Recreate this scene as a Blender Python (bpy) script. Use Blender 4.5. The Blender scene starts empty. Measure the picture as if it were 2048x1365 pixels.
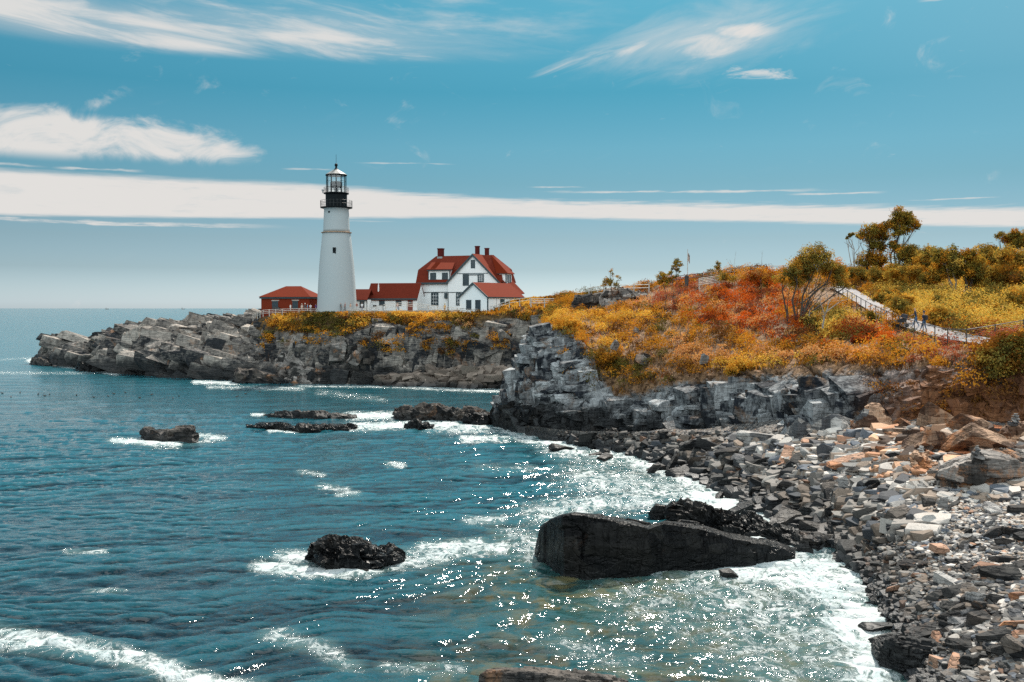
import bpy, math, random
import numpy as np
from mathutils import Vector, Matrix
from mathutils.bvhtree import BVHTree

R = math.radians
F = 1991.0
HZ = 617.0
CAMZ = 14.0
PITCH = math.atan((682.5 - HZ) / F)
sc = bpy.context.scene
COL = sc.collection

# ------------------------------------------------------------------ camera
cam_d = bpy.data.cameras.new("camera")
cam_d.sensor_width = 36.0
cam_d.lens = F / 2048.0 * 36.0
cam_d.clip_start = 0.5
cam_d.clip_end = 200000.0
cam = bpy.data.objects.new("camera", cam_d)
cam.location = (0, 0, CAMZ)
cam.rotation_euler = (R(90) - PITCH, 0, 0)
COL.objects.link(cam)
sc.camera = cam

# ------------------------------------------------------------------ sun, exposure
SUN_EL, SUN_AZ = 52.0, 20.0          # azimuth measured from +Y towards +X
sun_d = bpy.data.lights.new("sun", 'SUN')
sun_d.energy = 5.0
sun_d.angle = R(0.53)
sun_d.color = (1.0, 0.93, 0.83)
sun = bpy.data.objects.new("sun", sun_d)
sdir = Vector((math.sin(R(SUN_AZ)) * math.cos(R(SUN_EL)), math.cos(R(SUN_AZ)) * math.cos(R(SUN_EL)), math.sin(R(SUN_EL))))
sun.rotation_euler = sdir.to_track_quat('Z', 'Y').to_euler()
sun.location = sdir * 300
COL.objects.link(sun)
vs = sc.view_settings
sc.display_settings.display_device = 'sRGB'
vs.view_transform = 'Standard'
vs.look = 'None'
vs.gamma = 1.0
vs.exposure = 0.5
vs.use_curve_mapping = False
sc.cycles.max_bounces = 6
sc.cycles.diffuse_bounces = 2
sc.cycles.glossy_bounces = 3
sc.cycles.transparent_max_bounces = 8
sc.cycles.sample_clamp_indirect = 6.0
sc.cycles.use_denoising = False
sc.cycles.caustics_reflective = False
sc.cycles.caustics_refractive = False


# ------------------------------------------------------------------ node expressions
class N:
    """a shader socket with arithmetic"""
    nt = None

    def __init__(s, sock): s.s = sock

    @staticmethod
    def op(kind, *a, clamp=False):
        n = N.nt.nodes.new('ShaderNodeMath')
        n.operation = kind
        n.use_clamp = clamp
        for i, v in enumerate(a):
            if isinstance(v, N): N.nt.links.new(v.s, n.inputs[i])
            else: n.inputs[i].default_value = float(v)
        return N(n.outputs[0])

    def __add__(a, b): return N.op('ADD', a, b)
    __radd__ = __add__
    def __sub__(a, b): return N.op('SUBTRACT', a, b)
    def __rsub__(a, b): return N.op('SUBTRACT', b, a)
    def __mul__(a, b): return N.op('MULTIPLY', a, b)
    __rmul__ = __mul__
    def __truediv__(a, b): return N.op('DIVIDE', a, b)
    def sat(a): return N.op('ADD', a, 0.0, clamp=True)


def nmax(a, b): return N.op('MAXIMUM', a, b)
def sstep(v, lo, hi, smooth=True):
    n = N.nt.nodes.new('ShaderNodeMapRange')
    n.interpolation_type = 'SMOOTHSTEP' if smooth else 'LINEAR'
    N.nt.links.new(v.s, n.inputs['Value'])
    for k, x in (('From Min', lo), ('From Max', hi)):
        if isinstance(x, N): N.nt.links.new(x.s, n.inputs[k])
        else: n.inputs[k].default_value = x
    return N(n.outputs['Result'])


def link(v, sock):
    if isinstance(v, N): N.nt.links.new(v.s, sock)
    elif hasattr(v, 'is_output'): N.nt.links.new(v, sock)
    elif isinstance(v, (tuple, list)) and len(v) == 3 and len(sock.default_value) == 4: sock.default_value = (*v, 1)
    else: sock.default_value = v


def comb(x, y, z):
    n = N.nt.nodes.new('ShaderNodeCombineXYZ')
    for i, v in enumerate((x, y, z)): link(v, n.inputs[i])
    return n.outputs[0]


def sep(v):
    n = N.nt.nodes.new('ShaderNodeSeparateXYZ')
    N.nt.links.new(v, n.inputs[0])
    return [N(o) for o in n.outputs]


def noise(vec, scale, detail=4, rough=0.55, dist=0.0, col=False):
    n = N.nt.nodes.new('ShaderNodeTexNoise')
    if vec is not None: N.nt.links.new(vec.s if isinstance(vec, N) else vec, n.inputs['Vector'])
    n.inputs['Scale'].default_value = scale
    n.inputs['Detail'].default_value = detail
    n.inputs['Roughness'].default_value = rough
    n.inputs['Distortion'].default_value = dist
    return n.outputs['Color'] if col else N(n.outputs['Fac'])


def voronoi(vec, scale, feature='DISTANCE_TO_EDGE', rnd=1.0, col=False):
    n = N.nt.nodes.new('ShaderNodeTexVoronoi')
    n.feature = feature
    N.nt.links.new(vec, n.inputs['Vector'])
    n.inputs['Scale'].default_value = scale
    n.inputs['Randomness'].default_value = rnd
    return n.outputs['Color'] if col else N(n.outputs['Distance'])


def mixc(f, a, b, mode='MIX'):
    n = N.nt.nodes.new('ShaderNodeMix')
    n.data_type = 'RGBA'
    n.blend_type = mode
    n.clamp_factor = True
    link(f, n.inputs[0])
    link(a, n.inputs[6])
    link(b, n.inputs[7])
    return n.outputs[2]


def ramp(v, stops, interp='LINEAR'):
    n = N.nt.nodes.new('ShaderNodeValToRGB')
    n.color_ramp.interpolation = interp
    e = n.color_ramp.elements
    while len(e) < len(stops): e.new(0.5)
    for k, (p, c) in enumerate(stops):
        e[k].position = p
        e[k].color = (*c, 1) if isinstance(c, (tuple, list)) else (c, c, c, 1)
    N.nt.links.new(v.s, n.inputs[0])
    return n.outputs[0]


def rampf(v, stops):
    """piecewise linear function of v over given (x, value) stops"""
    xs = [s[0] for s in stops]
    ys = [s[1] for s in stops]
    lo, hi, ylo, yhi = min(xs), max(xs), min(ys), max(ys)
    t = sstep(v, lo, hi, smooth=False)
    o = ramp(t, [((x - lo) / (hi - lo), (y - ylo) / (yhi - ylo)) for x, y in stops])
    n = N.nt.nodes.new('ShaderNodeRGBToBW')
    N.nt.links.new(o, n.inputs[0])
    return N(n.outputs[0]) * (yhi - ylo) + ylo


# ------------------------------------------------------------------ world: Nishita sky with cloud layers
world = bpy.data.worlds.new("World")
sc.world = world
world.use_nodes = True
nt = world.node_tree
nt.nodes.clear()
N.nt = nt
tc = nt.nodes.new('ShaderNodeTexCoord')
dx, dy, dz = sep(tc.outputs['Generated'])
hyp = N.op('SQRT', dx * dx + dy * dy + 1e-6)
U = N.op('ARCTAN2', dx, dy)               # compass bearing
W = dz / hyp                              # tangent of the elevation
sky = nt.nodes.new('ShaderNodeTexSky')
sky.sky_type = 'NISHITA'
sky.sun_disc = False
sky.sun_elevation = R(SUN_EL)
sky.sun_rotation = R(SUN_AZ)
sky.altitude = 0
sky.air_density = 1.0
sky.dust_density = 0.6
sky.ozone_density = 3.0
tint = ramp(sstep(W, 0.0, 0.32, smooth=False), SKY_TINT := [(0.019, (0.907, 1.146, 1.578)), (0.121, (0.569, 0.715, 0.902)), (0.215, (0.507, 0.633, 0.716)), (0.388, (0.385, 0.623, 0.629)), (0.498, (0.346, 0.671, 0.658)), (0.67, (0.215, 0.654, 0.636)), (0.937, (0.338, 0.872, 0.779))])
skyc = mixc(1.0, sky.outputs[0], tint, 'MULTIPLY')
skyc = mixc(sstep(U, 0.12, 0.62) * sstep(W, 0.10, 0.26) * (1.0 - sstep(U, 0.8, 1.6)) * 0.45, skyc, (2.9, 5.2, 6.4))


def pu(px): return math.atan((px - 1024) / F)
def pw(py, px=1024): return (HZ - py) / F * math.cos(pu(px))


wv = comb(U * 1.0, W * 5.0, 0.0)
n_edge = noise(comb(U * 6.0, W * 40.0, 0.3), 3.0, 8, 0.62) - 0.5
n_str = noise(comb(U * 9.0, W * 60.0, 5.3), 3.0, 5, 0.6) - 0.5
n_fine = noise(comb(U * 8.0, W * 130.0, 1.3), 3.0, 6, 0.6) - 0.5
top = rampf(U, [(-3.2, 0.03), (pu(-300), pw(320, -300)), (pu(0), pw(335, 0)), (pu(600), pw(364, 600)), (pu(1000), pw(395, 1000)), (pu(1500), pw(405, 1500)), (pu(2048), pw(412, 2048)), (pu(2600), pw(425, 2600)), (3.2, 0.03)])
bot = rampf(U, [(-3.2, 0.02), (pu(0), pw(434, 0)), (pu(1000), pw(437, 1000)), (pu(1500), pw(447, 1500)), (pu(2048), pw(458, 2048)), (3.2, 0.02)])
eamp = rampf(U, [(-3.2, 0.01), (pu(600), 0.005), (pu(1100), 0.014), (pu(1700), 0.012), (3.2, 0.01)])
band = sstep(top + n_fine * eamp + n_edge * .004 - W, -0.001, 0.007) * sstep(W - bot - n_fine * 0.004, -0.0005, 0.004)
band = band * (1.0 - sstep(noise(comb(U * 5.0, W * 30.0, 8.8), 4.0, 7, .6), .56, .72) * .16)
band = band * (1.0 - sstep(n_fine + n_edge * .6, .10, .30) * sstep(U, -.1, .2) * .35) * (1.0 - sstep(n_edge, .05, .35) * .10)


def streak(px0, px1, y, half, s=1.0, slope=0.0):
    """thin horizontal wisp"""
    c = pw(y, (px0 + px1) / 2) - slope * (U - pu((px0 + px1) / 2))
    a = sstep(half / F * (0.75 + n_str * 2.6) - N.op('ABSOLUTE', W - c + n_edge * (half * 2.2 / F)), 0.0, half / F)
    lim = sstep(U, pu(px0), pu(px0 + (px1 - px0) * 0.3)) * (1.0 - sstep(U, pu(px0 + (px1 - px0) * 0.7), pu(px1)))
    return a * lim * s


def blob(px, py, rx, ry, slope=0.0):
    a = (U - pu(px)) / (rx / F)
    b = (W - pw(py, px) + slope * (U - pu(px))) / (ry / F)
    return (1.0 - N.op('SQRT', a * a + b * b)).sat()


c = band
for st in ((-400, 620, 443, 6, 0.8), (0, 560, 451, 4, 0.9), (1040, 1700, 385, 4, 0.75, 0.012), (1050, 1180, 376, 2.5, .7), (1560, 1780, 388, 4, 0.8, 0.01),
           (700, 920, 329, 2.6, .6), (100, 300, 341, 4, .8), (-200, 110, 327, 4, .8), (560, 680, 341, 3, .5), (420, 510, 313, 3, .6), (1800, 2010, 399, 2.2, .7), (660, 800, 444, 3, .3)):
    c = nmax(c, streak(*st))
# wisps rising over the band, on the left
wn = noise(comb(U * 3.4, W * 4.6, 4.0), 5.0, 10, 0.62, 1.1)
m2 = nmax(nmax(blob(40, 272, 300, 72) * 1.35, blob(300, 288, 260, 62)), blob(430, 305, 150, 40) * .8) * 1.5
m2 = nmax(m2, blob(-500, 270, 500, 90) * 1.3)
c = nmax(c, sstep(m2.sat() * 1.0 + (wn - 0.5) * 2.4, 0.24, 1.15) * sstep(W, pw(333, 200), pw(305, 200)) * 0.97)
c = nmax(c, sstep(blob(190, 215, 110, 34, -0.4) * .8 + (wn - .5) * 2.6, 0.35, 1.2) * .8)
# long cirrus sheet with a sharp lower edge
cn = noise(comb(U * 2.0 + W * 3.0, W * 13.0 + U * 1.2, 7.0), 4.0, 9, 0.62, 0.5)
cb = rampf(U, [(-3.2, .4), (pu(-300), pw(75, -300)), (pu(0), pw(85, 0)), (pu(300), pw(108, 300)), (pu(800), pw(131, 800)), (pu(1150), pw(127, 1150)), (pu(1500), pw(60, 1500)), (3.2, .5)])
m3 = nmax(nmax(blob(150, 45, 520, 70, 0.06) * 1.5, blob(640, 75, 620, 85, 0.06) * 1.0), blob(380, 85, 260, 40, 0.06) * 1.3)
sheet = sstep(m3.sat() * 1.0 + (cn - 0.5) * 2.2, 0.25, 1.25) * sstep(W - cb, -0.004, 0.008)
c = nmax(c, sheet * 0.93)
c = nmax(c, sstep(m3.sat() + (cn - .5) * 1.1, .05, 1.2) * sstep(W - cb, -0.004, 0.012) * .50)
cn2 = noise(comb(U * 3.0 - W * 2.0, W * 9.0 - U * 2.0, 2.0), 4.0, 9, 0.62, 0.7)
m4 = nmax(nmax(blob(1470, 68, 130, 34) * 1.25, blob(1410, 85, 260, 95, -0.15) * 0.95), blob(1250, 105, 260, 30, -0.25) * .7)
c = nmax(c, sstep(m4.sat() + (cn2 - .5) * 1.7, 0.28, 1.1))
c = nmax(c, sstep(blob(1400, 80, 330, 105, -0.1) * 1.1 + (cn2 - .5) * 1.4, .15, 1.25) * .6)
c = nmax(c, .75 * sstep(blob(1520, 150, 130, 20, .06) * 1.0 + (noise(comb(U * 7.0, W * 22.0, 9.0), 5.0, 7, .65, .6) - .5) * 2.2, .35, 1.0))

c = nmax(c, streak(1820, 2000, 3, 7, .9, 0.03))
c = nmax(c, sstep(noise(comb(U * 2.0, W * 9.0, 11.), 5.0, 7, .6), .38, .85) * sstep(W, pw(135), pw(60)) * sstep(pu(1350) - U, 0., .2) * .62)
# broken cloud cover over the rest of the sky, out of view, put there as fill light
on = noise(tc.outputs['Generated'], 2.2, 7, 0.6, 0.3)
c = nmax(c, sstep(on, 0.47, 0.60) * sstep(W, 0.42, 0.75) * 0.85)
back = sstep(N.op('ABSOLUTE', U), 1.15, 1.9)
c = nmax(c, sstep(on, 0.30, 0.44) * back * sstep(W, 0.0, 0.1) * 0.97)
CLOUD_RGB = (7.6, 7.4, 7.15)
final = mixc(c.sat(), skyc, mixc(back, CLOUD_RGB, (15.0, 17.0, 17.6)))       # unseen clouds behind the camera, brightened and blued to add fill light
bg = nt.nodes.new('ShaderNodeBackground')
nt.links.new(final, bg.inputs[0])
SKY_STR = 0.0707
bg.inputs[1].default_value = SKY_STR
wo = nt.nodes.new('ShaderNodeOutputWorld')
nt.links.new(bg.outputs[0], wo.inputs[0])
world.cycles.sampling_method = 'MANUAL'
world.cycles.sample_map_resolution = 1024

# ------------------------------------------------------------------ pixel <-> world
cp, sp = math.cos(PITCH), math.sin(PITCH)


def ray(px, py):
    a, b = (px - 1024) / F, (682.5 - py) / F
    return Vector((a, cp + b * sp, -sp + b * cp))


def at(px, py, d):
    v = ray(px, py)
    k = d / v.y
    return Vector((v.x * k, d, CAMZ + v.z * k))


def at_h(px, py, h):
    v = ray(px, py)
    k = (h - CAMZ) / v.z
    return Vector((v.x * k, v.y * k, h))


def proj(P):
    P = np.asarray(P, dtype=np.float64)
    x, y, z = P[..., 0], P[..., 1], P[..., 2] - CAMZ
    dep = y * cp - z * sp
    up = y * sp + z * cp
    return 1024 + F * x / dep, 682.5 - F * up / dep


# ------------------------------------------------------------------ numpy noise
def _h(i, j, k, s):
    with np.errstate(over='ignore'):
        x = (i.astype(np.int64) * 73856093) ^ (j.astype(np.int64) * 19349663) ^ (k.astype(np.int64) * 83492791) ^ (s * 2654435761)
        x = x.astype(np.uint64)
        x ^= x >> np.uint64(16); x *= np.uint64(0x45d9f3b); x &= np.uint64(0xffffffff)
        x ^= x >> np.uint64(16); x *= np.uint64(0x45d9f3b); x &= np.uint64(0xffffffff)
        x ^= x >> np.uint64(16)
        return (x & np.uint64(0xffffff)).astype(np.float64) / 16777216.0


def vnoise(P, s=0):
    I = np.floor(P).astype(np.int64)
    f = P - I
    f = f * f * (3 - 2 * f)
    r = 0
    for a in (0, 1):
        wa = f[:, 0] if a else 1 - f[:, 0]
        for b in (0, 1):
            wb = f[:, 1] if b else 1 - f[:, 1]
            for c_ in (0, 1):
                wc = f[:, 2] if c_ else 1 - f[:, 2]
                r = r + _h(I[:, 0] + a, I[:, 1] + b, I[:, 2] + c_, s) * wa * wb * wc
    return r


def fbm(P, s=0, o=4, g=0.5):
    r, a, t = 0, 1.0, 0
    for k in range(o):
        r = r + (vnoise(P * (2 ** k) + 17.3 * k, s + k) - 0.5) * a
        t += a
        a *= g
    return r / t


def blocks(P, seed=0, tilt=0.9, cw=0.055, cd=0.55):
    """fractured-block offset in -1..1, with a sharp step and a crack at each joint"""
    I = np.floor(P).astype(np.int64)
    n = len(P)
    best = np.full(n, 9e9); sec = np.full(n, 9e9)
    off = np.zeros(n)
    for a in (-1, 0, 1):
        for b in (-1, 0, 1):
            for c_ in (-1, 0, 1):
                i, j, k = I[:, 0] + a, I[:, 1] + b, I[:, 2] + c_
                h1, h2, h3 = _h(i, j, k, seed), _h(i, j, k, seed + 11), _h(i, j, k, seed + 23)
                d = P - np.stack([i + .2 + .6 * h1, j + .2 + .6 * h2, k + .2 + .6 * h3], 1)
                q = np.abs(d).max(1) * 0.93 + np.sqrt((d * d).sum(1)) * 0.07     # boxy cells
                val = (_h(i, j, k, seed + 37) - 0.5) * 2 + tilt * (d[:, 0] * (h2 - .5) + d[:, 1] * (h3 - .5) + d[:, 2] * (h1 - .5)) * 2
                m = q < best
                sec = np.where(m, best, np.minimum(sec, q))
                off = np.where(m, val, off)
                best = np.where(m, q, best)
    crack = np.clip(1 - (sec - best) / cw, 0, 1)
    return off - crack * cd


# ------------------------------------------------------------------ mesh helpers
def mesh_np(name, V, faces, mats, smooth=False, midx=None, attrs=None, colors=None):
    """faces: (n,3) or (n,4) array"""
    me = bpy.data.meshes.new(name)
    V = np.asarray(V, dtype=np.float32)
    faces = np.asarray(faces, dtype=np.int32)
    n, k = faces.shape
    me.vertices.add(len(V))
    me.vertices.foreach_set('co', V.ravel())
    me.loops.add(n * k)
    me.loops.foreach_set('vertex_index', faces.ravel())
    me.polygons.add(n)
    me.polygons.foreach_set('loop_start', np.arange(0, n * k, k, dtype=np.int32))
    me.polygons.foreach_set('loop_total', np.full(n, k, dtype=np.int32))
    if midx is not None: me.polygons.foreach_set('material_index', np.asarray(midx, dtype=np.int32))
    me.polygons.foreach_set('use_smooth', np.full(n, smooth, dtype=bool))
    for m in (mats if isinstance(mats, (list, tuple)) else [mats]): me.materials.append(m)
    for key, arr in (attrs or {}).items():
        a = me.attributes.new(key, 'FLOAT', 'POINT')
        a.data.foreach_set('value', np.asarray(arr, dtype=np.float32).ravel())
    if colors is not None:
        a = me.attributes.new('tint', 'FLOAT_COLOR', 'POINT')
        cc = np.ones((len(V), 4), dtype=np.float32)
        cc[:, :3] = colors
        a.data.foreach_set('color', cc.ravel())
    me.update(calc_edges=True)
    me.validate()
    return me


def put(name, me, parent=None, **props):
    o = bpy.data.objects.new(name, me)
    COL.objects.link(o)
    if parent is not None: o.parent = parent
    for k, v in props.items():
        if v is not None: o[k] = v
    return o


def thing(name, label, cat, loc=(0, 0, 0), rz=0.0, group=None):
    o = bpy.data.objects.new(name, None)
    o.empty_display_size = 0.5
    COL.objects.link(o)
    o.location = loc
    o.rotation_euler = (0, 0, rz)
    o['label'] = label
    o['category'] = cat
    if group: o['group'] = group
    return o


def grid_faces(nr, nc):
    i = np.arange(nr - 1)[:, None] * nc + np.arange(nc - 1)[None, :]
    return np.stack([i, i + 1, i + nc + 1, i + nc], -1).reshape(-1, 4)


class MB:
    """collects shapes, then links them as one mesh object"""
    def __init__(s): s.v = []; s.f = []; s.m = []

    def poly(s, pts, m=0):
        b = len(s.v)
        s.v += [tuple(p) for p in pts]
        s.f.append(tuple(range(b, b + len(pts)))); s.m.append(m)
        return s

    def hexa(s, p, m=0):
        b = len(s.v)
        s.v += [tuple(q) for q in p]
        for f in ((3, 2, 1, 0), (4, 5, 6, 7), (0, 1, 5, 4), (1, 2, 6, 5), (2, 3, 7, 6), (3, 0, 4, 7)):
            s.f.append(tuple(b + i for i in f)); s.m.append(m)
        return s

    def box(s, x0, x1, y0, y1, z0, z1, m=0):
        return s.hexa([(x0, y0, z0), (x1, y0, z0), (x1, y1, z0), (x0, y1, z0), (x0, y0, z1), (x1, y0, z1), (x1, y1, z1), (x0, y1, z1)], m)

    def slab(s, pts, th, m=0):
        """thick sheet under a polygon, thickened along its own normal"""
        P = [Vector(p) for p in pts]
        n = Vector((0, 0, 0))
        for i in range(len(P)):
            a, b2 = P[i], P[(i + 1) % len(P)]
            n += a.cross(b2)
        n.normalize()
        if n.z < 0: P.reverse(); n = -n
        Q = [p - n * th for p in P]
        b = len(s.v)
        k = len(P)
        s.v += [tuple(p) for p in P + Q]
        s.f.append(tuple(range(b, b + k))); s.m.append(m)
        s.f.append(tuple(range(b + 2 * k - 1, b + k - 1, -1))); s.m.append(m)
        for i in range(k):
            j = (i + 1) % k
            s.f.append((b + i, b + k + i, b + k + j, b + j)); s.m.append(m)
        return s

    def tube(s, pts, rad, n=6, m=0, cap=True):
        P = [Vector(p) for p in pts]
        if not isinstance(rad, (list, tuple)): rad = [rad] * len(P)
        b = len(s.v)
        up = Vector((0.13, 0.31, 1)).normalized()
        for i, p in enumerate(P):
            t = (P[min(i + 1, len(P) - 1)] - P[max(i - 1, 0)]).normalized()
            a = t.cross(up)
            if a.length < 0.05: a = t.cross(Vector((1, 0, 0)))
            a.normalize()
            c2 = t.cross(a)
            for k in range(n):
                w = 2 * math.pi * k / n
                s.v.append(tuple(p + (a * math.cos(w) + c2 * math.sin(w)) * rad[i]))
        for i in range(len(P) - 1):
            for k in range(n):
                k2 = (k + 1) % n
                s.f.append((b + i * n + k, b + i * n + k2, b + (i + 1) * n + k2, b + (i + 1) * n + k)); s.m.append(m)
        if cap:
            s.f.append(tuple(b + k for k in range(n - 1, -1, -1))); s.m.append(m)
            s.f.append(tuple(b + (len(P) - 1) * n + k for k in range(n))); s.m.append(m)
        return s

    def lathe(s, prof, n=32, m=0, c=(0, 0)):
        b = len(s.v)
        for r, z in prof:
            for k in range(n):
                w = 2 * math.pi * k / n
                s.v.append((c[0] + r * math.cos(w), c[1] + r * math.sin(w), z))
        for i in range(len(prof) - 1):
            for k in range(n):
                k2 = (k + 1) % n
                s.f.append((b + i * n + k, b + i * n + k2, b + (i + 1) * n + k2, b + (i + 1) * n + k)); s.m.append(m)
        s.f.append(tuple(b + k for k in range(n - 1, -1, -1))); s.m.append(m)
        e = b + (len(prof) - 1) * n
        s.f.append(tuple(e + k for k in range(n))); s.m.append(m)
        return s

    def mesh(s, name, mats, smooth=False):
        me = bpy.data.meshes.new(name)
        me.from_pydata(s.v, [], s.f)
        for m in (mats if isinstance(mats, (list, tuple)) else [mats]): me.materials.append(m)
        for p, k in zip(me.polygons, s.m):
            p.material_index = k
            p.use_smooth = smooth
        me.update()
        return me

    def build(s, name, mats, parent=None, smooth=False, **props):
        return put(name, s.mesh(name, mats, smooth), parent, **props)


# ------------------------------------------------------------------ materials
MATS = {}


def newmat(name):
    m = bpy.data.materials.new(name)
    m.use_nodes = True
    m.node_tree.nodes.clear()
    N.nt = m.node_tree
    o = m.node_tree.nodes.new('ShaderNodeOutputMaterial')
    MATS[name] = m
    return m, o


def principled(**k):
    p = N.nt.nodes.new('ShaderNodeBsdfPrincipled')
    names = {'color': 'Base Color', 'rough': 'Roughness', 'metal': 'Metallic', 'ior': 'IOR', 'spec': 'Specular IOR Level', 'normal': 'Normal'}
    for a, v in k.items(): link(v, p.inputs[names[a]])
    return p


def bump(h, strength=0.5, dist=0.1, normal=None):
    b = N.nt.nodes.new('ShaderNodeBump')
    b.inputs['Strength'].default_value = strength
    b.inputs['Distance'].default_value = dist
    link(h, b.inputs['Height'])
    if normal is not None: N.nt.links.new(normal, b.inputs['Normal'])
    return b.outputs[0]


def pos(): return N.nt.nodes.new('ShaderNodeNewGeometry').outputs['Position']
def objc(): return N.nt.nodes.new('ShaderNodeTexCoord').outputs['Object']
def attr(name, col=False):
    a = N.nt.nodes.new('ShaderNodeAttribute')
    a.attribute_name = name
    return a.outputs['Color'] if col else N(a.outputs['Fac'])


def vscale(v, x, y, z, ox=0):
    n = N.nt.nodes.new('ShaderNodeMapping')
    N.nt.links.new(v, n.inputs['Vector'])
    n.inputs['Scale'].default_value = (x, y, z)
    n.inputs['Location'].default_value = (ox, 0, 0)
    return n.outputs[0]


def rock_nodes(light, dark, stain, stain_lo, wet_h, p=None, lichen=None, rust=None, tone=None, wetcol=(0.012, 0.013, 0.014), wet_var=2.2, strata=(1, 1, 2.2)):
    """returns colour, roughness, bump normal"""
    p = p or pos()
    z = sep(p)[2]
    big = noise(p, 0.22, 4, 0.6)
    mid = noise(vscale(p, *strata), 1.1, 6, 0.65, 0.4)
    fine = noise(p, 7.0, 5, 0.7)
    cell = voronoi(vscale(p, 0.8, 0.8, 1.1), 0.9, 'F1', col=True)
    cell.node.distance = 'CHEBYCHEV'
    cs = sep(cell)[0]
    strat = noise(vscale(p, strata[0] * .35, strata[1] * .35, strata[2] * 2.2, 7.7), 1.6, 6, .65)
    t = sstep(mid * 0.55 + big * 0.35 + cs * (0.65 if tone is None else .12) + strat * .35 + fine * 0.2, 0.78 if tone is None else .58, 1.38 if tone is None else 1.0)
    if tone is not None: t = (t * .8 - .02 + (tone - .5) * .95).sat()
    c_ = mixc(t, dark, light)
    sm = sstep(noise(p, 0.35, 5, 0.65, 0.8) + (fine - 0.5) * 0.25, stain_lo, stain_lo + 0.16)
    c_ = mixc(sm * 0.8, c_, stain)
    if rust is not None:
        r2 = noise(p, 0.9, 5, 0.7)
        c_ = mixc((rust * (0.4 + r2 * 1.1)).sat(), c_, mixc(r2, (0.05, 0.018, 0.008), (0.26, 0.11, 0.045)))
    if lichen is not None:
        c_ = mixc(sstep(noise(p, 1.7, 5, 0.7), 0.58, 0.68) * 0.8, c_, lichen)
    wet = 1.0 - sstep(z + (noise(vscale(p, 1, 1, .5), 0.45, 5, 0.65) - 0.5) * wet_var, wet_h - 0.6, wet_h + 1.3)
    c_ = mixc(wet * 0.93, c_, wetcol)
    rough = 0.88 - wet * 0.38
    sx = vscale(p, strata[0] * .25, strata[1] * .25, strata[2] * 1.5, 3.3)
    sy = vscale(p, strata[0] * 1.5, strata[1] * 1.5, .22, 5.1)
    l1 = sstep(noise(sx, 1.5, 4, .6), .44, .56)
    l2 = sstep(noise(sy, 1.0, 4, .6), .45, .53)
    hgt = l1 * .6 + l2 * .5 + mid * 0.15 + strat * .35 + fine * 0.07
    nrm = bump(hgt, 0.9, 0.15)
    c_ = mixc((l1 * l2) * .0 + (1.0 - sstep(noise(sy, 1.0, 4, .6), .40, .47)) * .35, c_, tuple(x * .35 for x in dark))
    return c_, rough, nrm


def rock_mat(name, **k):
    k2 = k.pop('gloss', 1)
    m, o = newmat(name)
    c_, r_, n_ = rock_nodes(**k)
    p = principled(color=c_, rough=(r_ * k2 if k2 != 1 else r_), spec=0.3 if k2 == 1 else .12, normal=n_)
    N.nt.links.new(p.outputs[0], o.inputs[0])
    return m


def terrain_mat(name, soilA, soilB, **k):
    m, o = newmat(name)
    p = pos()
    k['p'] = p
    if k.pop('use_rust', False): k['rust'] = attr('rust')
    k['tone'] = attr('tone')
    c_, r_, n_ = rock_nodes(**k)
    s = noise(p, 1.3, 6, 0.7)
    soil = mixc(sstep(s, 0.35, 0.65), soilA, soilB)
    f = sstep(attr('rock') + (noise(p, 0.9, 5, 0.65) - 0.5) * 0.7, 0.35, 0.55)
    c2 = mixc(f, soil, c_)
    pr = principled(color=c2, rough=r_, spec=0.3, normal=n_)
    N.nt.links.new(pr.outputs[0], o.inputs[0])
    return m


def plain(name, color, rough=0.6, var=0.12, scale=2.0, bumps=0.0, bscale=10.0, metal=0.0, spec=0.4):
    m, o = newmat(name)
    v = objc()
    n_ = noise(v, scale, 5, 0.65)
    a = tuple(c_ * (1 - var * 2.0) for c_ in color)
    b = tuple(min(1, c_ * (1 + var)) for c_ in color)
    col = mixc(sstep(n_, 0.3, 0.7), a, b)
    k = dict(color=col, rough=rough, metal=metal, spec=spec)
    if bumps: k['normal'] = bump(noise(v, bscale, 4, 0.6), bumps, 0.05)
    p = principled(**k)
    N.nt.links.new(p.outputs[0], o.inputs[0])
    return m


def siding(name, color, axis=2, period=0.18, dark=0.8, bs=0.5, coloured=0.12):
    """boards, shingles or bricks: courses along one axis"""
    m, o = newmat(name)
    v = objc()
    x, y, z = sep(v)
    q = (x, y, z)[axis] / period
    fr = N.op('FRACT', q)
    n_ = noise(vscale(v, .7, .7, 6), 3.0, 4, 0.6)
    base = mixc(sstep(n_, 0.3, 0.7), tuple(c_ * (1 - coloured * 2) for c_ in color), color)
    line = sstep(fr, 0.0, 0.14)
    col = mixc(1.0 - line, base, tuple(c_ * dark for c_ in color))
    p = principled(color=col, rough=0.85, spec=0.08, normal=bump(fr, bs, 0.03))
    N.nt.links.new(p.outputs[0], o.inputs[0])
    return m


def leaf_mat(name, trans=0.45):
    m, o = newmat(name)
    c_ = attr('tint', True)
    d = N.nt.nodes.new('ShaderNodeBsdfDiffuse')
    t = N.nt.nodes.new('ShaderNodeBsdfTranslucent')
    N.nt.links.new(c_, d.inputs[0])
    N.nt.links.new(mixc(1.0, c_, (1.25, 0.95, 0.6), 'MULTIPLY'), t.inputs[0])
    x = N.nt.nodes.new('ShaderNodeMixShader')
    x.inputs[0].default_value = trans
    N.nt.links.new(d.outputs[0], x.inputs[1])
    N.nt.links.new(t.outputs[0], x.inputs[2])
    N.nt.links.new(x.outputs[0], o.inputs[0])
    return m


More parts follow.
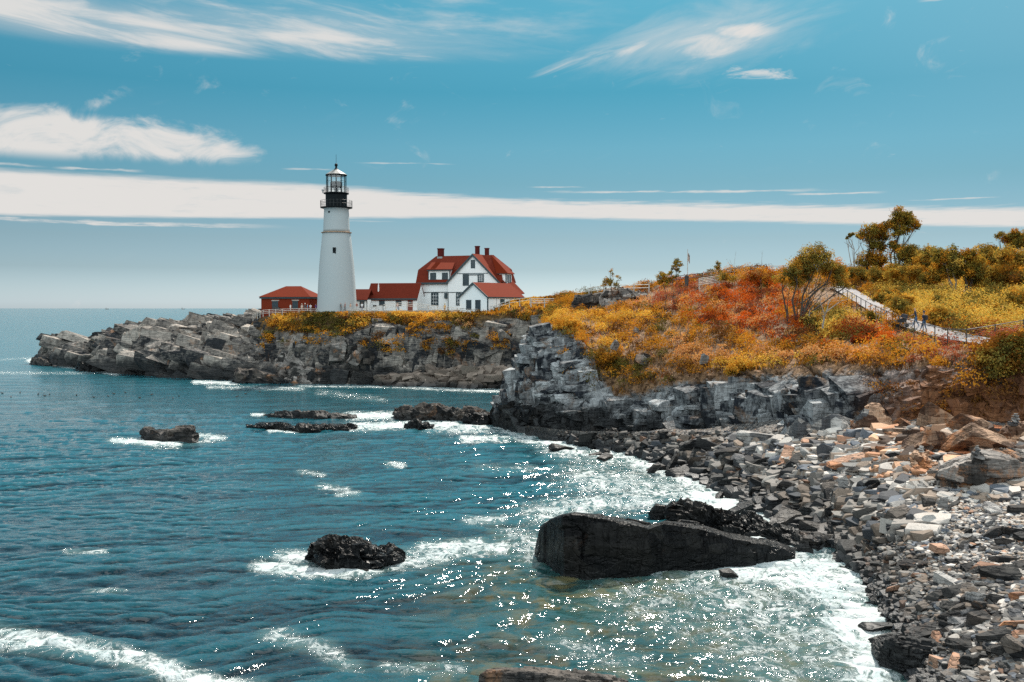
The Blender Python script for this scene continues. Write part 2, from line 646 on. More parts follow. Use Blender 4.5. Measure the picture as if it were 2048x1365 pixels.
STAIN = (0.30, 0.14, 0.06)
M_HEAD = terrain_mat('headland_rock', (0.05, 0.03, 0.012), (0.16, 0.09, 0.03), light=(0.44, 0.385, 0.335), dark=(0.020, 0.022, 0.026), stain=STAIN, stain_lo=0.575, wet_h=2.6, wet_var=4.5)
M_BLUFF = terrain_mat('bluff_rock', (0.07, 0.035, 0.015), (0.26, 0.15, 0.08), light=(0.44, 0.45, 0.455), dark=(0.010, 0.013, 0.019), stain=(0.17, 0.095, 0.05), stain_lo=0.545, wet_h=2.7, wet_var=6.0, use_rust=True, strata=(1.6, 1.6, 1.0))
M_SEA = rock_mat('wet_rock', gloss=.5, light=(0.017, 0.016, 0.015), dark=(0.0025, 0.0025, 0.003), stain=(0.03, 0.015, 0.008), stain_lo=0.60, wet_h=0.2, strata=(2.0, 2.0, 0.7))
M_LEDGE = rock_mat('ledge_rock', light=(0.32, 0.285, 0.26), dark=(0.035, 0.032, 0.030), stain=(0.38, 0.17, 0.07), stain_lo=0.54, wet_h=-1, strata=(0.7, 0.7, 2.0))
M_RUST = rock_mat('rusty_rock', light=(0.46, 0.29, 0.19), dark=(0.07, 0.034, 0.02), stain=(0.40, 0.16, 0.06), stain_lo=0.52, wet_h=-1, strata=(0.7, 0.7, 2.0))
M_PALE = rock_mat('pale_rock', light=(0.42, 0.395, 0.37), dark=(0.085, 0.085, 0.09), stain=(0.46, 0.28, 0.18), stain_lo=0.62, wet_h=-1)
M_MID = rock_mat('grey_rock', light=(0.12, 0.10, 0.085), dark=(0.012, 0.012, 0.013), stain=(0.24, 0.12, 0.06), stain_lo=0.58, wet_h=0.5)
M_DARK = rock_mat('dark_rock', light=(0.040, 0.038, 0.036), dark=(0.004, 0.004, 0.005), stain=(0.10, 0.05, 0.025), stain_lo=0.58, wet_h=0.6)
M_TAN = rock_mat('tan_rock', light=(0.42, 0.25, 0.17), dark=(0.18, 0.09, 0.055), stain=(0.45, 0.18, 0.07), stain_lo=0.5, wet_h=-1)
M_LEAF = leaf_mat('leaves', 0.33)
M_GRASS = leaf_mat('grass_blades', 0.4)
M_WHITE = siding('white_boards', (0.85, 0.87, 0.87), 2, 0.30, 0.82, 0.25, 0.03)
M_TOWER = siding('white_masonry', (0.41, 0.445, 0.455), 2, 0.62, 0.93, 0.12, 0.035)
M_ROOF = siding('red_shingles', (0.17, 0.028, 0.015), 2, 0.26, 0.6, 0.6, 0.16)
M_ROOFB = siding('orange_red_shingles', (0.155, 0.020, 0.006), 2, 0.26, 0.7, 0.4, 0.10)  # sunlit slopes' own tone put into the colour, apart from the front slopes
M_BRICK = siding('red_brick', (0.20, 0.032, 0.014), 2, 0.24, 0.8, 0.3, 0.15)
M_CHIM = siding('chimney_brick', (0.11, 0.02, 0.018), 2, 0.24, 0.8, 0.3, 0.15)
M_TRIM = plain('dark_trim', (0.035, 0.06, 0.07), 0.6, 0.1)
M_PANE = plain('window_glass', (0.02, 0.035, 0.045), 0.08, 0.2, spec=0.6)
M_BLACK = plain('black_iron', (0.004, 0.007, 0.009), 0.6, 0.2, spec=.15)
M_GREYROOF = plain('grey_metal', (0.24, 0.23, 0.22), 0.5, 0.1, metal=0.0)
M_RAILW = plain('weathered_wood', (0.50, 0.47, 0.43), 0.8, 0.15)
M_METAL = plain('dark_metal', (0.045, 0.045, 0.045), 0.5, 0.15)
M_GALV = plain('galvanised_metal', (0.30, 0.31, 0.31), 0.4, 0.12, metal=0.4)
M_STONE = plain('pale_stone_trim', (0.42, 0.34, 0.29), 0.8, 0.12)
M_BARK = plain('bark', (0.07, 0.055, 0.045), 0.9, 0.25, 4.0, 0.5, 14)
M_BARKG = plain('grey_bark', (0.30, 0.27, 0.24), 0.9, 0.25, 4.0, 0.5, 14)
M_PATH = plain('path_gravel', (0.27, 0.25, 0.25), 0.9, 0.10, 1.4, 0.3, 14)
M_BARE = plain('bare_sand', (0.48, 0.37, 0.29), 0.9, 0.15, 3.0, 0.4, 9)
M_RING = plain('rusty_band', (0.40, 0.26, 0.17), 0.8, 0.15)

m, o = newmat('lantern_glass')
gl = N.nt.nodes.new('ShaderNodeBsdfGlossy'); gl.inputs['Roughness'].default_value = 0.03
tr = N.nt.nodes.new('ShaderNodeBsdfTransparent'); tr.inputs[0].default_value = (0.92, 0.95, 0.95, 1)
mx = N.nt.nodes.new('ShaderNodeMixShader'); mx.inputs[0].default_value = 0.13
N.nt.links.new(tr.outputs[0], mx.inputs[1]); N.nt.links.new(gl.outputs[0], mx.inputs[2]); N.nt.links.new(mx.outputs[0], o.inputs[0])
M_GLASS = m

# ================================================================== TERRAIN
def hermite_cols(cols, xs):
    """cols: list of (px, K x 3 points) -> len(xs) x K x 3, smooth through the columns"""
    X = np.array([c_[0] for c_ in cols], float)
    P = np.array([c_[1] for c_ in cols], float)
    T = np.zeros_like(P)
    for i in range(len(X)):
        a, b = max(i - 1, 0), min(i + 1, len(X) - 1)
        T[i] = (P[b] - P[a]) / (X[b] - X[a])
    out = []
    for x in xs:
        i = int(np.clip(np.searchsorted(X, x) - 1, 0, len(X) - 2))
        h = X[i + 1] - X[i]
        t = (x - X[i]) / h
        a, b = P[i], P[i + 1]
        out.append((2 * t ** 3 - 3 * t ** 2 + 1) * a + (t ** 3 - 2 * t ** 2 + t) * h * T[i] * 0.6 + (-2 * t ** 3 + 3 * t ** 2) * b + (t ** 3 - t ** 2) * h * T[i + 1] * 0.6)
    return np.array(out)


def knots(px, ks):
    r = []
    for k in ks:
        if len(k) == 3:                      # (None, depth, height)
            v = ray(px, HZ)
            r.append((v.x / v.y * k[1], k[1], k[2]))
        elif k[0] == 'h':                    # ('h', y, height) -> handled by the caller
            pass
        else:
            p = at(px, k[0], k[1])
            r.append(tuple(p))
    return (px, r)


def ribbon(cols, xs, seg, rock):
    """-> grid (rows, cols, 3), rock weight (rows, cols)"""
    C = hermite_cols(cols, xs)
    Rk = np.array([[np.interp(x, [c_[0] for c_ in rock], [c_[1][k] for c_ in rock]) for k in range(C.shape[1])] for x in xs])
    rows, rw = [], []
    for k in range(C.shape[1] - 1):
        for j in range(seg[k]):
            t = j / seg[k]
            rows.append(C[:, k] * (1 - t) + C[:, k + 1] * t)
            rw.append(Rk[:, k] * (1 - t) + Rk[:, k + 1] * t)
    rows.append(C[:, -1]); rw.append(Rk[:, -1])
    return np.array(rows), np.array(rw)


def normals(G):
    du = np.gradient(G, axis=1)
    dv = np.gradient(G, axis=0)
    n = np.cross(du, dv)
    return n / (np.linalg.norm(n, axis=2, keepdims=True) + 1e-9)


def smooth_grid(A, it):
    for _ in range(it):
        A = A.copy()
        A[1:-1] = (A[:-2] + 2 * A[1:-1] + A[2:]) / 4
        A[:, 1:-1] = (A[:, :-2] + 2 * A[:, 1:-1] + A[:, 2:]) / 4
    return A


# ================================================================== BLOCKS
def ico(sub):
    import bmesh
    bm = bmesh.new()
    bmesh.ops.create_icosphere(bm, subdivisions=sub, radius=1.0)
    V = np.array([v.co[:] for v in bm.verts]); Fc = np.array([[v.index for v in f.verts] for f in bm.faces])
    bm.free()
    return V, Fc


def chip(V, rs, n=11, tmin=.45, tmax=.85, flat=None):
    """cut a sphere down with random planes: an angular stone"""
    V = V.copy()
    for _ in range(n):
        d = rs.randn(3); d /= np.linalg.norm(d)
        t = rs.uniform(tmin, tmax)
        k = V @ d
        V = V - np.maximum(k - t, 0)[:, None] * d
    return V


def cube(n):
    """a box with n x n squares on each side"""
    import bmesh
    bm = bmesh.new()
    bmesh.ops.create_grid(bm, x_segments=n, y_segments=n, size=1)
    g = np.array([v.co[:] for v in bm.verts]); f = np.array([[v.index for v in q.verts] for q in bm.faces])
    bm.free()
    Vs, Fs = [], []
    for ax in range(3):
        for sg in (-1, 1):
            q = np.zeros((len(g), 3))
            q[:, (ax + 1) % 3] = g[:, 0]; q[:, (ax + 2) % 3] = g[:, 1]; q[:, ax] = sg
            ff = f if sg > 0 else f[:, ::-1]
            Fs.append(ff + len(g) * len(Vs)); Vs.append(q)
    V = np.concatenate(Vs); Fc = np.concatenate(Fs)
    key = np.round(V * 1000).astype(int)
    u, first, inv = np.unique(key, axis=0, return_index=True, return_inverse=True)
    return V[first], inv.ravel()[Fc]


def blocky(V, rs, lo=.5, hi=.8, extra=4):
    """a broken block: a skewed, tapered box with chipped corners"""
    sk = np.eye(3) + rs.randn(3, 3) * .13
    V = V @ sk.T
    V = V * (1 + rs.uniform(-.22, .22) * V[:, [0]] * np.array([0, 1, 1])) * (1 + rs.uniform(-.2, .2) * V[:, [2]] * np.array([1, 1, 0]))
    for _ in range(extra + 2):
        d = rs.randn(3); d /= np.linalg.norm(d)
        sup = (V @ d).max()
        t = sup * rs.uniform(.60, .86)
        V = V - np.maximum(V @ d - t, 0)[:, None] * d
    return V * .72


def embed_blocks(G, V, nrm, n, mask, size, rot, seed, sink=.66, extra=4, seg=6):
    """broken blocks bedded in a rock face -> vertices, quads, tone of each vertex"""
    rs = np.random.RandomState(seed)
    BV, BF = cube(seg)
    nc = G.shape[1]
    P = V.reshape(-1, 3)
    px, py = proj(P)
    g3 = V.reshape(G.shape)
    ar = np.linalg.norm(np.cross(np.gradient(g3, axis=0), np.gradient(g3, axis=1)), axis=2).ravel()
    w = ar * mask(px, py, P)
    idx = np.searchsorted(np.cumsum(w) / w.sum(), rs.rand(n))
    Vs, Fs, Ts = [], [], []
    for c_, i in enumerate(idx):
        i = min(i, len(P) - 1)
        s = np.array([rs.uniform(*size[0]), rs.uniform(*size[1]), rs.uniform(*size[2])]) * rs.uniform(.7, 1.25)
        B = BV @ (np.eye(3) + rs.randn(3, 3) * .11).T
        for _ in range(extra + 1):
            d = rs.randn(3); d /= np.linalg.norm(d)
            B = B - np.maximum(B @ d - (B @ d).max() * rs.uniform(.66, .94), 0)[:, None] * d
        a, b, c2 = rot[0] + rs.normal(0, rot[3]), rot[1] + rs.normal(0, rot[3]), rot[2] + rs.normal(0, rot[3] * 2)
        M = np.array(Matrix.Rotation(c2, 3, 'Z') @ Matrix.Rotation(b, 3, 'Y') @ Matrix.Rotation(a, 3, 'X'))
        nn = nrm[i] * np.sign(-nrm[i][1] + nrm[i][2] + 1e-6)
        ext = np.abs((M.T @ nn) * s).sum() / 2
        B = (B * s / 2) @ M.T + P[i] + nn * (ext * (1 - 2 * sink) * .0 - ext * sink)
        Vs.append(B); Fs.append(BF + c_ * len(BV)); Ts.append(np.full(len(BV), rs.rand()))
    return np.concatenate(Vs), np.concatenate(Fs), np.concatenate(Ts)


# ---- the headland with the lighthouse
A_COLS = [knots(px, ks) for px, ks in [
    (60, [(None, 244, -3), (None, 249, -1.5), (None, 250, -1), (None, 252, -1), (None, 255, -1), (None, 262, -1), (None, 276, -2), (None, 282, -3)]),
    (82, [(None, 243, -3), (731, 247), (716, 249), (706, 251), (699, 254), (None, 262, 2.5), (None, 276, -1), (None, 282, -3)]),
    (92, [(None, 240, -3), (731, 244.5), (705, 247), (682, 249), (672, 253), (None, 262, 6.0), (None, 278, 1), (None, 284, -3)]),
    (125, [(None, 236, -3), (733, 240), (706, 243), (684, 248), (670, 253), (None, 262, 7.0), (None, 280, 2), (None, 286, -3)]),
    (163, [(None, 230, -3), (736, 234), (712, 237), (688, 243), (674, 250), (None, 262, 6.8), (None, 280, 2), (None, 286, -3)]),
    (196, [(None, 220, -3), (742, 223), (718, 227), (695, 235), (680, 244), (None, 258, 6.5), (None, 280, 3), (None, 286, -3)]),
    (214, [(None, 215, -3), (744, 220), (712, 223), (680, 229), (666, 238), (None, 256, 8.4), (None, 280, 3), (None, 286, -3)]),
    (236, [(None, 213, -3), (746, 217), (702, 220), (668, 226), (655, 236), (None, 255, 9.4), (None, 280, 4), (None, 286, -3)]),
    (300, [(None, 202, -3), (752, 206), (708, 208), (672, 216), (646, 232), (None, 250, 10.7), (None, 275, 5), (None, 285, -3)]),
    (400, [(None, 195, -3), (757, 199), (703, 202), (668, 210), (638, 228), (None, 245, 11.6), (None, 270, 7), (None, 282, -3)]),
    (480, [(None, 188, -3), (762, 192), (715, 196), (682, 204), (641, 220), (None, 240, 11.6), (None, 266, 8), (None, 280, -3)]),
    (520, [(None, 186, -3), (764, 190), (728, 193), (692, 198), (640, 205), (None, 214, 13.1), (None, 246, 13.2), (None, 275, -3)]),
    (600, [(None, 181, -3), (766, 186), (737, 188), (697, 190), (637, 194), (None, 198, 13.2), (None, 246, 13.3), (None, 275, -3)]),
    (700, [(None, 180, -3), (768, 184.4), (742, 185.6), (696, 187), (634, 190), (None, 193, 13.4), (None, 246, 13.3), (None, 275, -3)]),
    (800, [(None, 178, -3), (770, 182), (748, 184), (690, 185.5), (636, 189), (None, 194, 13.5), (None, 246, 13.5), (None, 275, -3)]),
    (900, [(None, 176, -3), (773, 179), (752, 180.5), (690, 182), (636, 185), (None, 190, 13.6), (None, 246, 13.6), (None, 275, -3)]),
    (960, [(None, 172, -3), (775, 176), (752, 177.5), (690, 178.5), (634, 181), (None, 187, 13.8), (None, 246, 13.8), (None, 275, -3)]),
    (1030, [(None, 172, -3), (775, 176), (752, 177), (680, 178), (626, 180), (606, 187), (None, 240, 15.0), (None, 275, -3)]),
    (1100, [(None, 169, -3), (777, 173), (752, 174), (680, 175), (618, 177), (598, 183), (None, 236, 15.5), (None, 275, -3)]),
    (1200, [(None, 166, -3), (780, 170), (752, 171), (680, 172), (612, 174), (590, 178), (None, 232, 15.5), (None, 275, -3)]),
    (1420, [(None, 166, -3), (780, 170), (752, 171), (680, 172), (612, 174), (590, 178), (None, 232, 16.5), (None, 275, -3)])]]
rock_A = [(60, (1, 1, 1, 1, 1, 1, 1, 1)), (480, (1, 1, 1, 1, 1, .9, 1, 1)), (512, (1, 1, 1, 1, .1, 0, .2, 1)), (620, (1, 1, 1, .75, .0, 0, .1, 1)), (720, (1, 1, 1, .9, .25, 0, 0, 1)), (1420, (1, 1, 1, 1, .3, 0, 0, 1))]
xsA = np.arange(60, 1421, 2.2)
GA, RA = ribbon(A_COLS, xsA, [4, 22, 30, 32, 14, 16, 10], rock_A)
NA = normals(smooth_grid(GA, 3))
Pf = GA.reshape(-1, 3)
# slabs dip down to the right, as the bedding does on the point
ca, sa = math.cos(R(14)), math.sin(R(14))
Q = np.stack([Pf[:, 0] * ca - Pf[:, 2] * sa, Pf[:, 1], Pf[:, 0] * sa + Pf[:, 2] * ca], 1)
b1 = blocks(Q / np.array([11.0, 9.0, 3.2]), 3, .6, .06, 1.0)
b2 = blocks(Q / np.array([4.4, 5.0, 1.3]) + 9, 5, .4)
b3 = blocks(Q / np.array([1.9, 2.0, 0.6]) + 3, 8, 0.3)
big = fbm(Pf / 14.0, 2, 3)
left = np.interp(Pf[:, 0] / Pf[:, 1] * F + 1024, [60, 480, 560, 1420], [1, 1, .7, .6])
rk = np.clip(RA.reshape(-1), 0, 1)
disp = rk * left * (b1 * .75 + b2 * 0.30 + b3 * 0.06 + big * .9) + (1 - rk) * fbm(Pf / 3.0, 4, 3) * 0.5
# displacement must point outwards (towards the sea and the sky)
sgn = np.sign(-NA.reshape(-1, 3)[:, 1] + NA.reshape(-1, 3)[:, 2] + 1e-6)
VA = Pf + NA.reshape(-1, 3) * (sgn * disp)[:, None]
pxA = proj(Pf)[0]
VA[:, 2] -= np.interp(pxA, [60, 180, 420, 500, 530], [.9, 1.0, .8, .4, 0]) * np.clip(Pf[:, 2] / 3, 0, 1)
FA = grid_faces(*GA.shape[:2])
if np.median(sgn) < 0: FA = FA[:, ::-1]
VAg = VA
nA = NA.reshape(-1, 3)
e1 = embed_blocks(GA, VAg, nA, 240, lambda px, py, P: (px > 122) * (px < 515) * (P[:, 2] > -.5) * (P[:, 1] < 262), ((5.5, 13), (4, 8), (1.6, 3.2)), (-.12, .25, -.15, .05), 61, .45)
e2 = embed_blocks(GA, VAg, nA, 260, lambda px, py, P: (px > 100) * (px < 540) * (P[:, 2] > -.5) * (P[:, 1] < 240), ((2.4, 6), (1.5, 3.5), (.8, 1.8)), (-.12, .25, -.15, .07), 62, .5)
e3 = embed_blocks(GA, VAg, nA, 420, lambda px, py, P: (px > 540) * (px < 1090) * (P[:, 2] > -.5) * (P[:, 1] < 200) * (py > np.interp(px, [540, 700, 740, 940, 1090], [680, 680, 655, 665, 645])) * (rk > .5), ((2.0, 4.5), (2.0, 4), (2.4, 5.5)), (.02, .12, .1, .1), 63, .5)
e4 = embed_blocks(GA, VAg, nA, 300, lambda px, py, P: (px > 560) * (px < 1090) * (P[:, 2] > -.5) * (P[:, 1] < 200) * (py > np.interp(px, [540, 700, 740, 940, 1090], [690, 690, 660, 670, 650])) * (rk > .5), ((1.0, 2.6), (1.0, 2.2), (1.0, 3.0)), (.02, .12, .1, .14), 64, .5)
TA = [np.full(len(VAg), .5)]; RKA = [rk]
VL, FL = [VAg], [FA]
for ev, ef, et in (e1, e2, e3, e4):
    FL.append(ef + sum(len(q) for q in VL)); VL.append(ev); TA.append(et); RKA.append(np.ones(len(ev)))
VA, FA = np.concatenate(VL), np.concatenate(FL)
put('headland', mesh_np('headland', VA, FA, M_HEAD, attrs={'rock': np.concatenate(RKA), 'tone': np.concatenate(TA)}), kind='structure')

# ---- the bluff on the near side of the cove
B_COLS = [knots(px, ks) for px, ks in [
    (1000, [(None, 116, -3), (None, 119, -1), (None, 119.5, -.8), (None, 120, -.8), (None, 123, -.8), (None, 126, -.8), (None, 129, -1), (None, 133, -2), (None, 141, -4)]),
    (1014, [(None, 114, -3), (856, 117), (836, 117.6), (812, 118.6), (None, 122, 1.8), (None, 125, 1), (None, 128, -.5), (None, 133, -2), (None, 141, -4)]),
    (1026, [(None, 112, -3), (859, 115.4), (815, 116.4), (778, 117.5), (None, 121, 3.9), (None, 124, 3), (None, 128, 1), (None, 133, -2), (None, 141, -4)]),
    (1050, [(None, 109, -3), (865, 112.4), (790, 114.2), (712, 117.0), (None, 122, 8.0), (None, 127, 6), (None, 132, 3), (None, 138, 0), (None, 146, -4)]),
    (1078, [(None, 107, -3), (870, 110.2), (775, 112.4), (668, 116.5), (None, 124, 10.8), (None, 132, 9.5), (None, 141, 8), (None, 150, 5), (None, 158, 1)]),
    (1110, [(None, 105, -3), (873, 109), (775, 111.4), (668, 116.5), (650, 124), (632, 135), (617, 148), (604, 163), (None, 190, 14.5)]),
    (1165, [(None, 103, -3), (878, 106.8), (790, 109), (690, 113), (662, 121), (637, 132), (614, 145), (594, 158), (None, 188, 15)]),
    (1230, [(None, 101, -3), (882, 105), (835, 106), (765, 108), (710, 112), (660, 121), (616, 137), (586, 150), (None, 185, 15)]),
    (1300, [(None, 97, -3), (880, 100.8), (822, 102), (760, 104.5), (705, 109), (650, 119), (603, 135), (574, 147), (None, 182, 16)]),
    (1400, [(None, 93, -1), (868, 96.3), (805, 97.6), (750, 99.6), (700, 105), (645, 114), (592, 128), (558, 140), (None, 180, 17)]),
    (1500, [(None, 87, 0), (862, 90.5), (800, 92), (743, 94.5), (700, 100), (650, 108), (600, 119), (546, 132), (None, 175, 18)]),
    (1600, [(None, 78, 1), (856, 81), (795, 83), (738, 87), (700, 92), (655, 99), (602, 113), (548, 128), (None, 175, 18)]),
    (1700, [(None, 74, 2), (853, 77), (790, 79), (733, 82.5), (690, 88), (640, 100), (600, 112), (552, 130), (None, 175, 18)]),
    (1850, [(None, 70, 3), (853, 72.6), (785, 74), (722, 77), (687, 81.5), (650, 90), (603, 107), (548, 130), (None, 175, 18.5)]),
    (2048, [(None, 66, 4), (855, 68.4), (775, 69.5), (704, 72), (672, 77), (646, 84), (600, 101), (552, 126), (None, 172, 18.5)]),
    (2500, [(None, 60, 5), (865, 64), (770, 65), (700, 67.5), (668, 73), (640, 80), (600, 95), (555, 120), (None, 170, 18)]),
    (6000, [(None, 54, 7), (835, 58), (760, 60), (690, 62), (660, 67), (640, 74), (600, 90), (560, 115), (None, 165, 18)])]]
o9 = (1, 1, 1, 1, 1, 1, 1, 1, 1)
rock_B = [(1000, o9), (1060, (1, 1, 1, 1, .9, .9, .9, 1, 1)), (1085, (1, 1, 1, .9, .3, .3, .7, .9, 1)), (1120, (1, 1, 1, .75, .0, .0, .1, .3, .5)),
          (1230, (1, 1, .85, .15, .1, 0, .1, .4, .3)), (1350, (1, 1, .9, .3, .0, 0, 0, 0, 0)), (6000, (1, 1, 1, .35, 0, 0, 0, 0, 0))]
xsB = np.concatenate([np.arange(1000, 2100, 1.9), np.arange(2100, 2500, 8), np.arange(2500, 6001, 60)])
GB, RB = ribbon(B_COLS, xsB, [4, 52, 60, 26, 34, 34, 34, 12], rock_B)
NB = normals(smooth_grid(GB, 3))
Pf = GB.reshape(-1, 3)
NBf = NB.reshape(-1, 3)
pxB, pyB = proj(Pf)
Qb = np.stack([Pf[:, 0] * .94 - Pf[:, 2] * .34, Pf[:, 1], Pf[:, 0] * .34 + Pf[:, 2] * .94], 1)
Qc = np.stack([Pf[:, 0] * .985 + Pf[:, 2] * .17, Pf[:, 1], -Pf[:, 0] * .17 + Pf[:, 2] * .985], 1)
b1 = blocks(Qc / np.array([3.4, 4.0, 4.2]) + 1, 13, .6, .09, 1.1)
b2 = blocks(Qc / np.array([1.5, 2.0, 2.6]) + 9, 15, .5)
b3 = blocks(Qc / np.array([1.2, 1.2, 0.42]) + 3, 18, 0.3)
big = fbm(Pf / 9.0, 22, 3)
rk = np.clip(RB.reshape(-1), 0, 1)
edge = np.clip((pyB - 0) / 1, 0, 1)
dB = rk * (b1 * .75 + b2 * 0.32 + b3 * 0.10 + big * 0.8) + (1 - rk) * (fbm(Pf / 2.5, 24, 3) * 0.35)
sgn = np.sign(-NBf[:, 1] + NBf[:, 2] + 1e-6)
VB = Pf + NBf * (sgn * dB)[:, None]
rust = np.clip((pxB - 1700) / 160, 0, 1) * np.clip((pyB - 690) / 60, 0, 1) * rk * 1.2
FB = grid_faces(*GB.shape[:2])
if np.median(sgn) < 0: FB = FB[:, ::-1]
VBg = VB
cliffm = lambda px, py, P: (px > 1004) * (px < 1745) * (P[:, 2] > -.5) * (rk > .7) * (P[:, 2] < np.interp(px, [1004, 1120, 1250, 1400, 1745], [20, 20, 5.5, 6.6, 7.6])) * (P[:, 1] < 124) * (P[:, 2] < 11.5)
e1 = embed_blocks(GB, VBg, NBf, 420, cliffm, ((1.6, 4.2), (1.6, 3), (1.4, 4.0)), (.04, -.14, .12, .08), 71, .48)
e2 = embed_blocks(GB, VBg, NBf, 900, cliffm, ((.8, 2.4), (.8, 1.8), (.6, 2.2)), (.04, -.14, .12, .11), 72, .5)
e3 = embed_blocks(GB, VBg, NBf, 260, lambda px, py, P: cliffm(px, py, P) * (px > 1070) * (px < 1420), ((2.0, 5.0), (1.2, 2.2), (.35, .8)), (.05, -.06, .1, .07), 73, .3)
e4 = embed_blocks(GB, VBg, NBf, 420, lambda px, py, P: (px > 1760) * (px < 2150) * (rk > .5) * (P[:, 1] < 90), ((.5, 1.8), (.5, 1.4), (.4, 1.6)), (.04, -.2, .12, .15), 74)
TB = [np.full(len(VBg), .5)]; RKB = [rk]; RU = [rust]
VL, FL = [VBg], [FB]
for ev, ef, et in (e1, e2, e3, e4):
    qx, qy = proj(ev)
    FL.append(ef + sum(len(q) for q in VL)); VL.append(ev); TB.append(et); RKB.append(np.ones(len(ev)))
    RU.append(np.clip((qx - 1700) / 160, 0, 1) * np.clip((qy - 690) / 60, 0, 1) * 1.2)
VB, FB = np.concatenate(VL), np.concatenate(FL)
put('bluff', mesh_np('bluff', VB, FB, M_BLUFF, attrs={'rock': np.concatenate(RKB), 'rust': np.concatenate(RU), 'tone': np.concatenate(TB)}), kind='structure')


# ---- shingle beach, from below the water up to the foot of the bluff
def hk(px, lst): return (px, [tuple(at_h(px, y, h)) for y, h in lst])


C_COLS = [hk(px, l) for px, l in [
    (1050, [(905, -2), (880, -.5), (871, 0), (864, .3), (856, .8)]),
    (1150, [(930, -2), (900, -.5), (890, 0), (880, .5), (866, 1.2)]),
    (1250, [(965, -2), (925, -.5), (905, 0), (890, .7), (868, 1.7)]),
    (1350, [(1020, -2), (970, -.5), (938, 0), (905, 1.0), (866, 2.3)]),
    (1450, [(1090, -2), (1030, -.5), (985, 0), (930, 1.3), (862, 3.0)]),
    (1550, [(1140, -2), (1085, -.5), (1040, 0), (950, 1.7), (855, 4)]),
    (1650, [(1200, -2), (1130, -.5), (1085, 0), (980, 2.0), (850, 4.8)]),
    (1720, [(1310, -2), (1210, -.5), (1150, 0), (1020, 2.0), (850, 5.2)]),
    (1780, [(1500, -2), (1360, -.5), (1245, 0), (1050, 2.2), (850, 5.4)]),
    (1830, [(1700, -2), (1500, -.5), (1330, 0.1), (1070, 2.4), (850, 5.6)]),
    (1900, [(1800, -1), (1560, .0), (1365, .6), (1060, 2.9), (850, 5.8)]),
    (2048, [(1800, 0.2), (1560, .7), (1365, 1.2), (1030, 3.6), (850, 6)]),
    (2500, [(1800, 1.5), (1560, 2), (1365, 2.4), (1030, 4.5), (850, 6.6)]),
    (3400, [(2600, 3.0), (1800, 3.8), (1365, 4.5), (1030, 6), (850, 7.4)]),
    (6000, [(2600, 6.0), (1800, 7), (1365, 7.5), (1030, 8.4), (850, 9)])]]
xsC = np.concatenate([np.arange(1050, 2100, 3.0), np.arange(2100, 2500, 10), np.arange(2500, 6001, 50)])
GC, RC = ribbon(C_COLS, xsC, [20, 30, 70, 70], [(1050, (1,) * 5), (6000, (1,) * 5)])
# carry it a little past the foot of the bluff
last = GC[-1] + (GC[-1] - GC[-2]) * 12
GC = np.concatenate([GC, last[None]], 0)
Pf = GC.reshape(-1, 3)
bz = fbm(Pf / 2.2, 31, 4) * 0.45 + fbm(Pf / 9., 33, 2) * .5
VC = Pf.copy()
VC[:, 2] += bz
m, o = newmat('shingle')
p = pos()
vc = voronoi(p, 5.0, 'F1', col=True)
c0 = sep(vc)[0]
v1 = voronoi(p, 5.0)
v2 = voronoi(p, 13.0)
c1 = ramp(c0, [(0, (.04, .04, .045)), (.3, (.12, .11, .105)), (.62, (.26, .235, .215)), (.85, (.38, .345, .315)), (1, (.30, .18, .11))])
wet = 1.0 - sstep(sep(p)[2] + (noise(p, .4, 4) - .5) * 1.6, 0.5, 1.9)
c2 = mixc(wet * .88, c1, (.03, .031, .033))
q = principled(color=c2, rough=0.85 - wet * .4, spec=.35, normal=bump(sstep(v1, 0, .22) + sstep(v2, 0, .25) * .3, 1.0, .16))
N.nt.links.new(q.outputs[0], o.inputs[0])
M_SHINGLE = m
FC = grid_faces(*GC.shape[:2])
put('beach', mesh_np('beach', VC, FC, M_SHINGLE, smooth=True), kind='structure')


def bvh(V, Fq): return BVHTree.FromPolygons([tuple(v) for v in V.tolist()], Fq.tolist())


BV_A, BV_B, BV_C = bvh(VA, FA), bvh(VB, FB), bvh(VC, FC)
CAM = Vector((0, 0, CAMZ))


def hit(px, py, trees=None):
    """nearest terrain point seen from the camera at a pixel"""
    d = ray(px, py).normalized()
    best = None
    for t in (trees or (BV_A, BV_B, BV_C)):
        r = t.ray_cast(CAM, d)
        if r[0] is not None and (best is None or r[3] < best[1]): best = (r[0], r[3])
    return best[0] if best else None


def ground(x, y, trees=None):
    z = None
    for t in (trees or (BV_A, BV_B, BV_C)):
        r = t.ray_cast(Vector((x, y, 60)), Vector((0, 0, -1)))
        if r[0] is not None and (z is None or r[0].z > z): z = r[0].z
    return z


# ================================================================== WATER
cx = np.concatenate([np.arange(-2600, -60, 60), np.arange(-60, 2110, 2.3), np.arange(2110, 4700, 60)])
ry = np.concatenate([np.array([6000, 3500, 2400, 1900, 1640, 1500]), np.arange(1440, 780, -1.25), np.arange(780, 640, -1.0), np.arange(640, 622, -1.5), [621, 620, 619, 618.4, 617.9, 617.6, 617.4]])
dist = F * CAMZ / (ry - HZ)
DD, XX = np.meshgrid(dist, cx, indexing='ij')
WX = (XX - 1024) / F * DD
Pw = np.stack([WX, DD, np.zeros_like(DD)], -1).reshape(-1, 3)
near = np.where(dist < 420)[0]
rng = np.random.RandomState(5)
x_, y_ = Pw[:, 0], Pw[:, 1]
sel = y_ < 450
xs_, ys_ = x_[sel], y_[sel]
w1 = fbm(np.stack([xs_ / 9, ys_ / 9, xs_ * 0], 1), 41, 3) * 5
w2 = fbm(np.stack([xs_ / 7, ys_ / 7, xs_ * 0 + 5], 1), 43, 3) * 5
zz = np.zeros_like(xs_)
gx = np.zeros_like(xs_); gy = np.zeros_like(xs_)
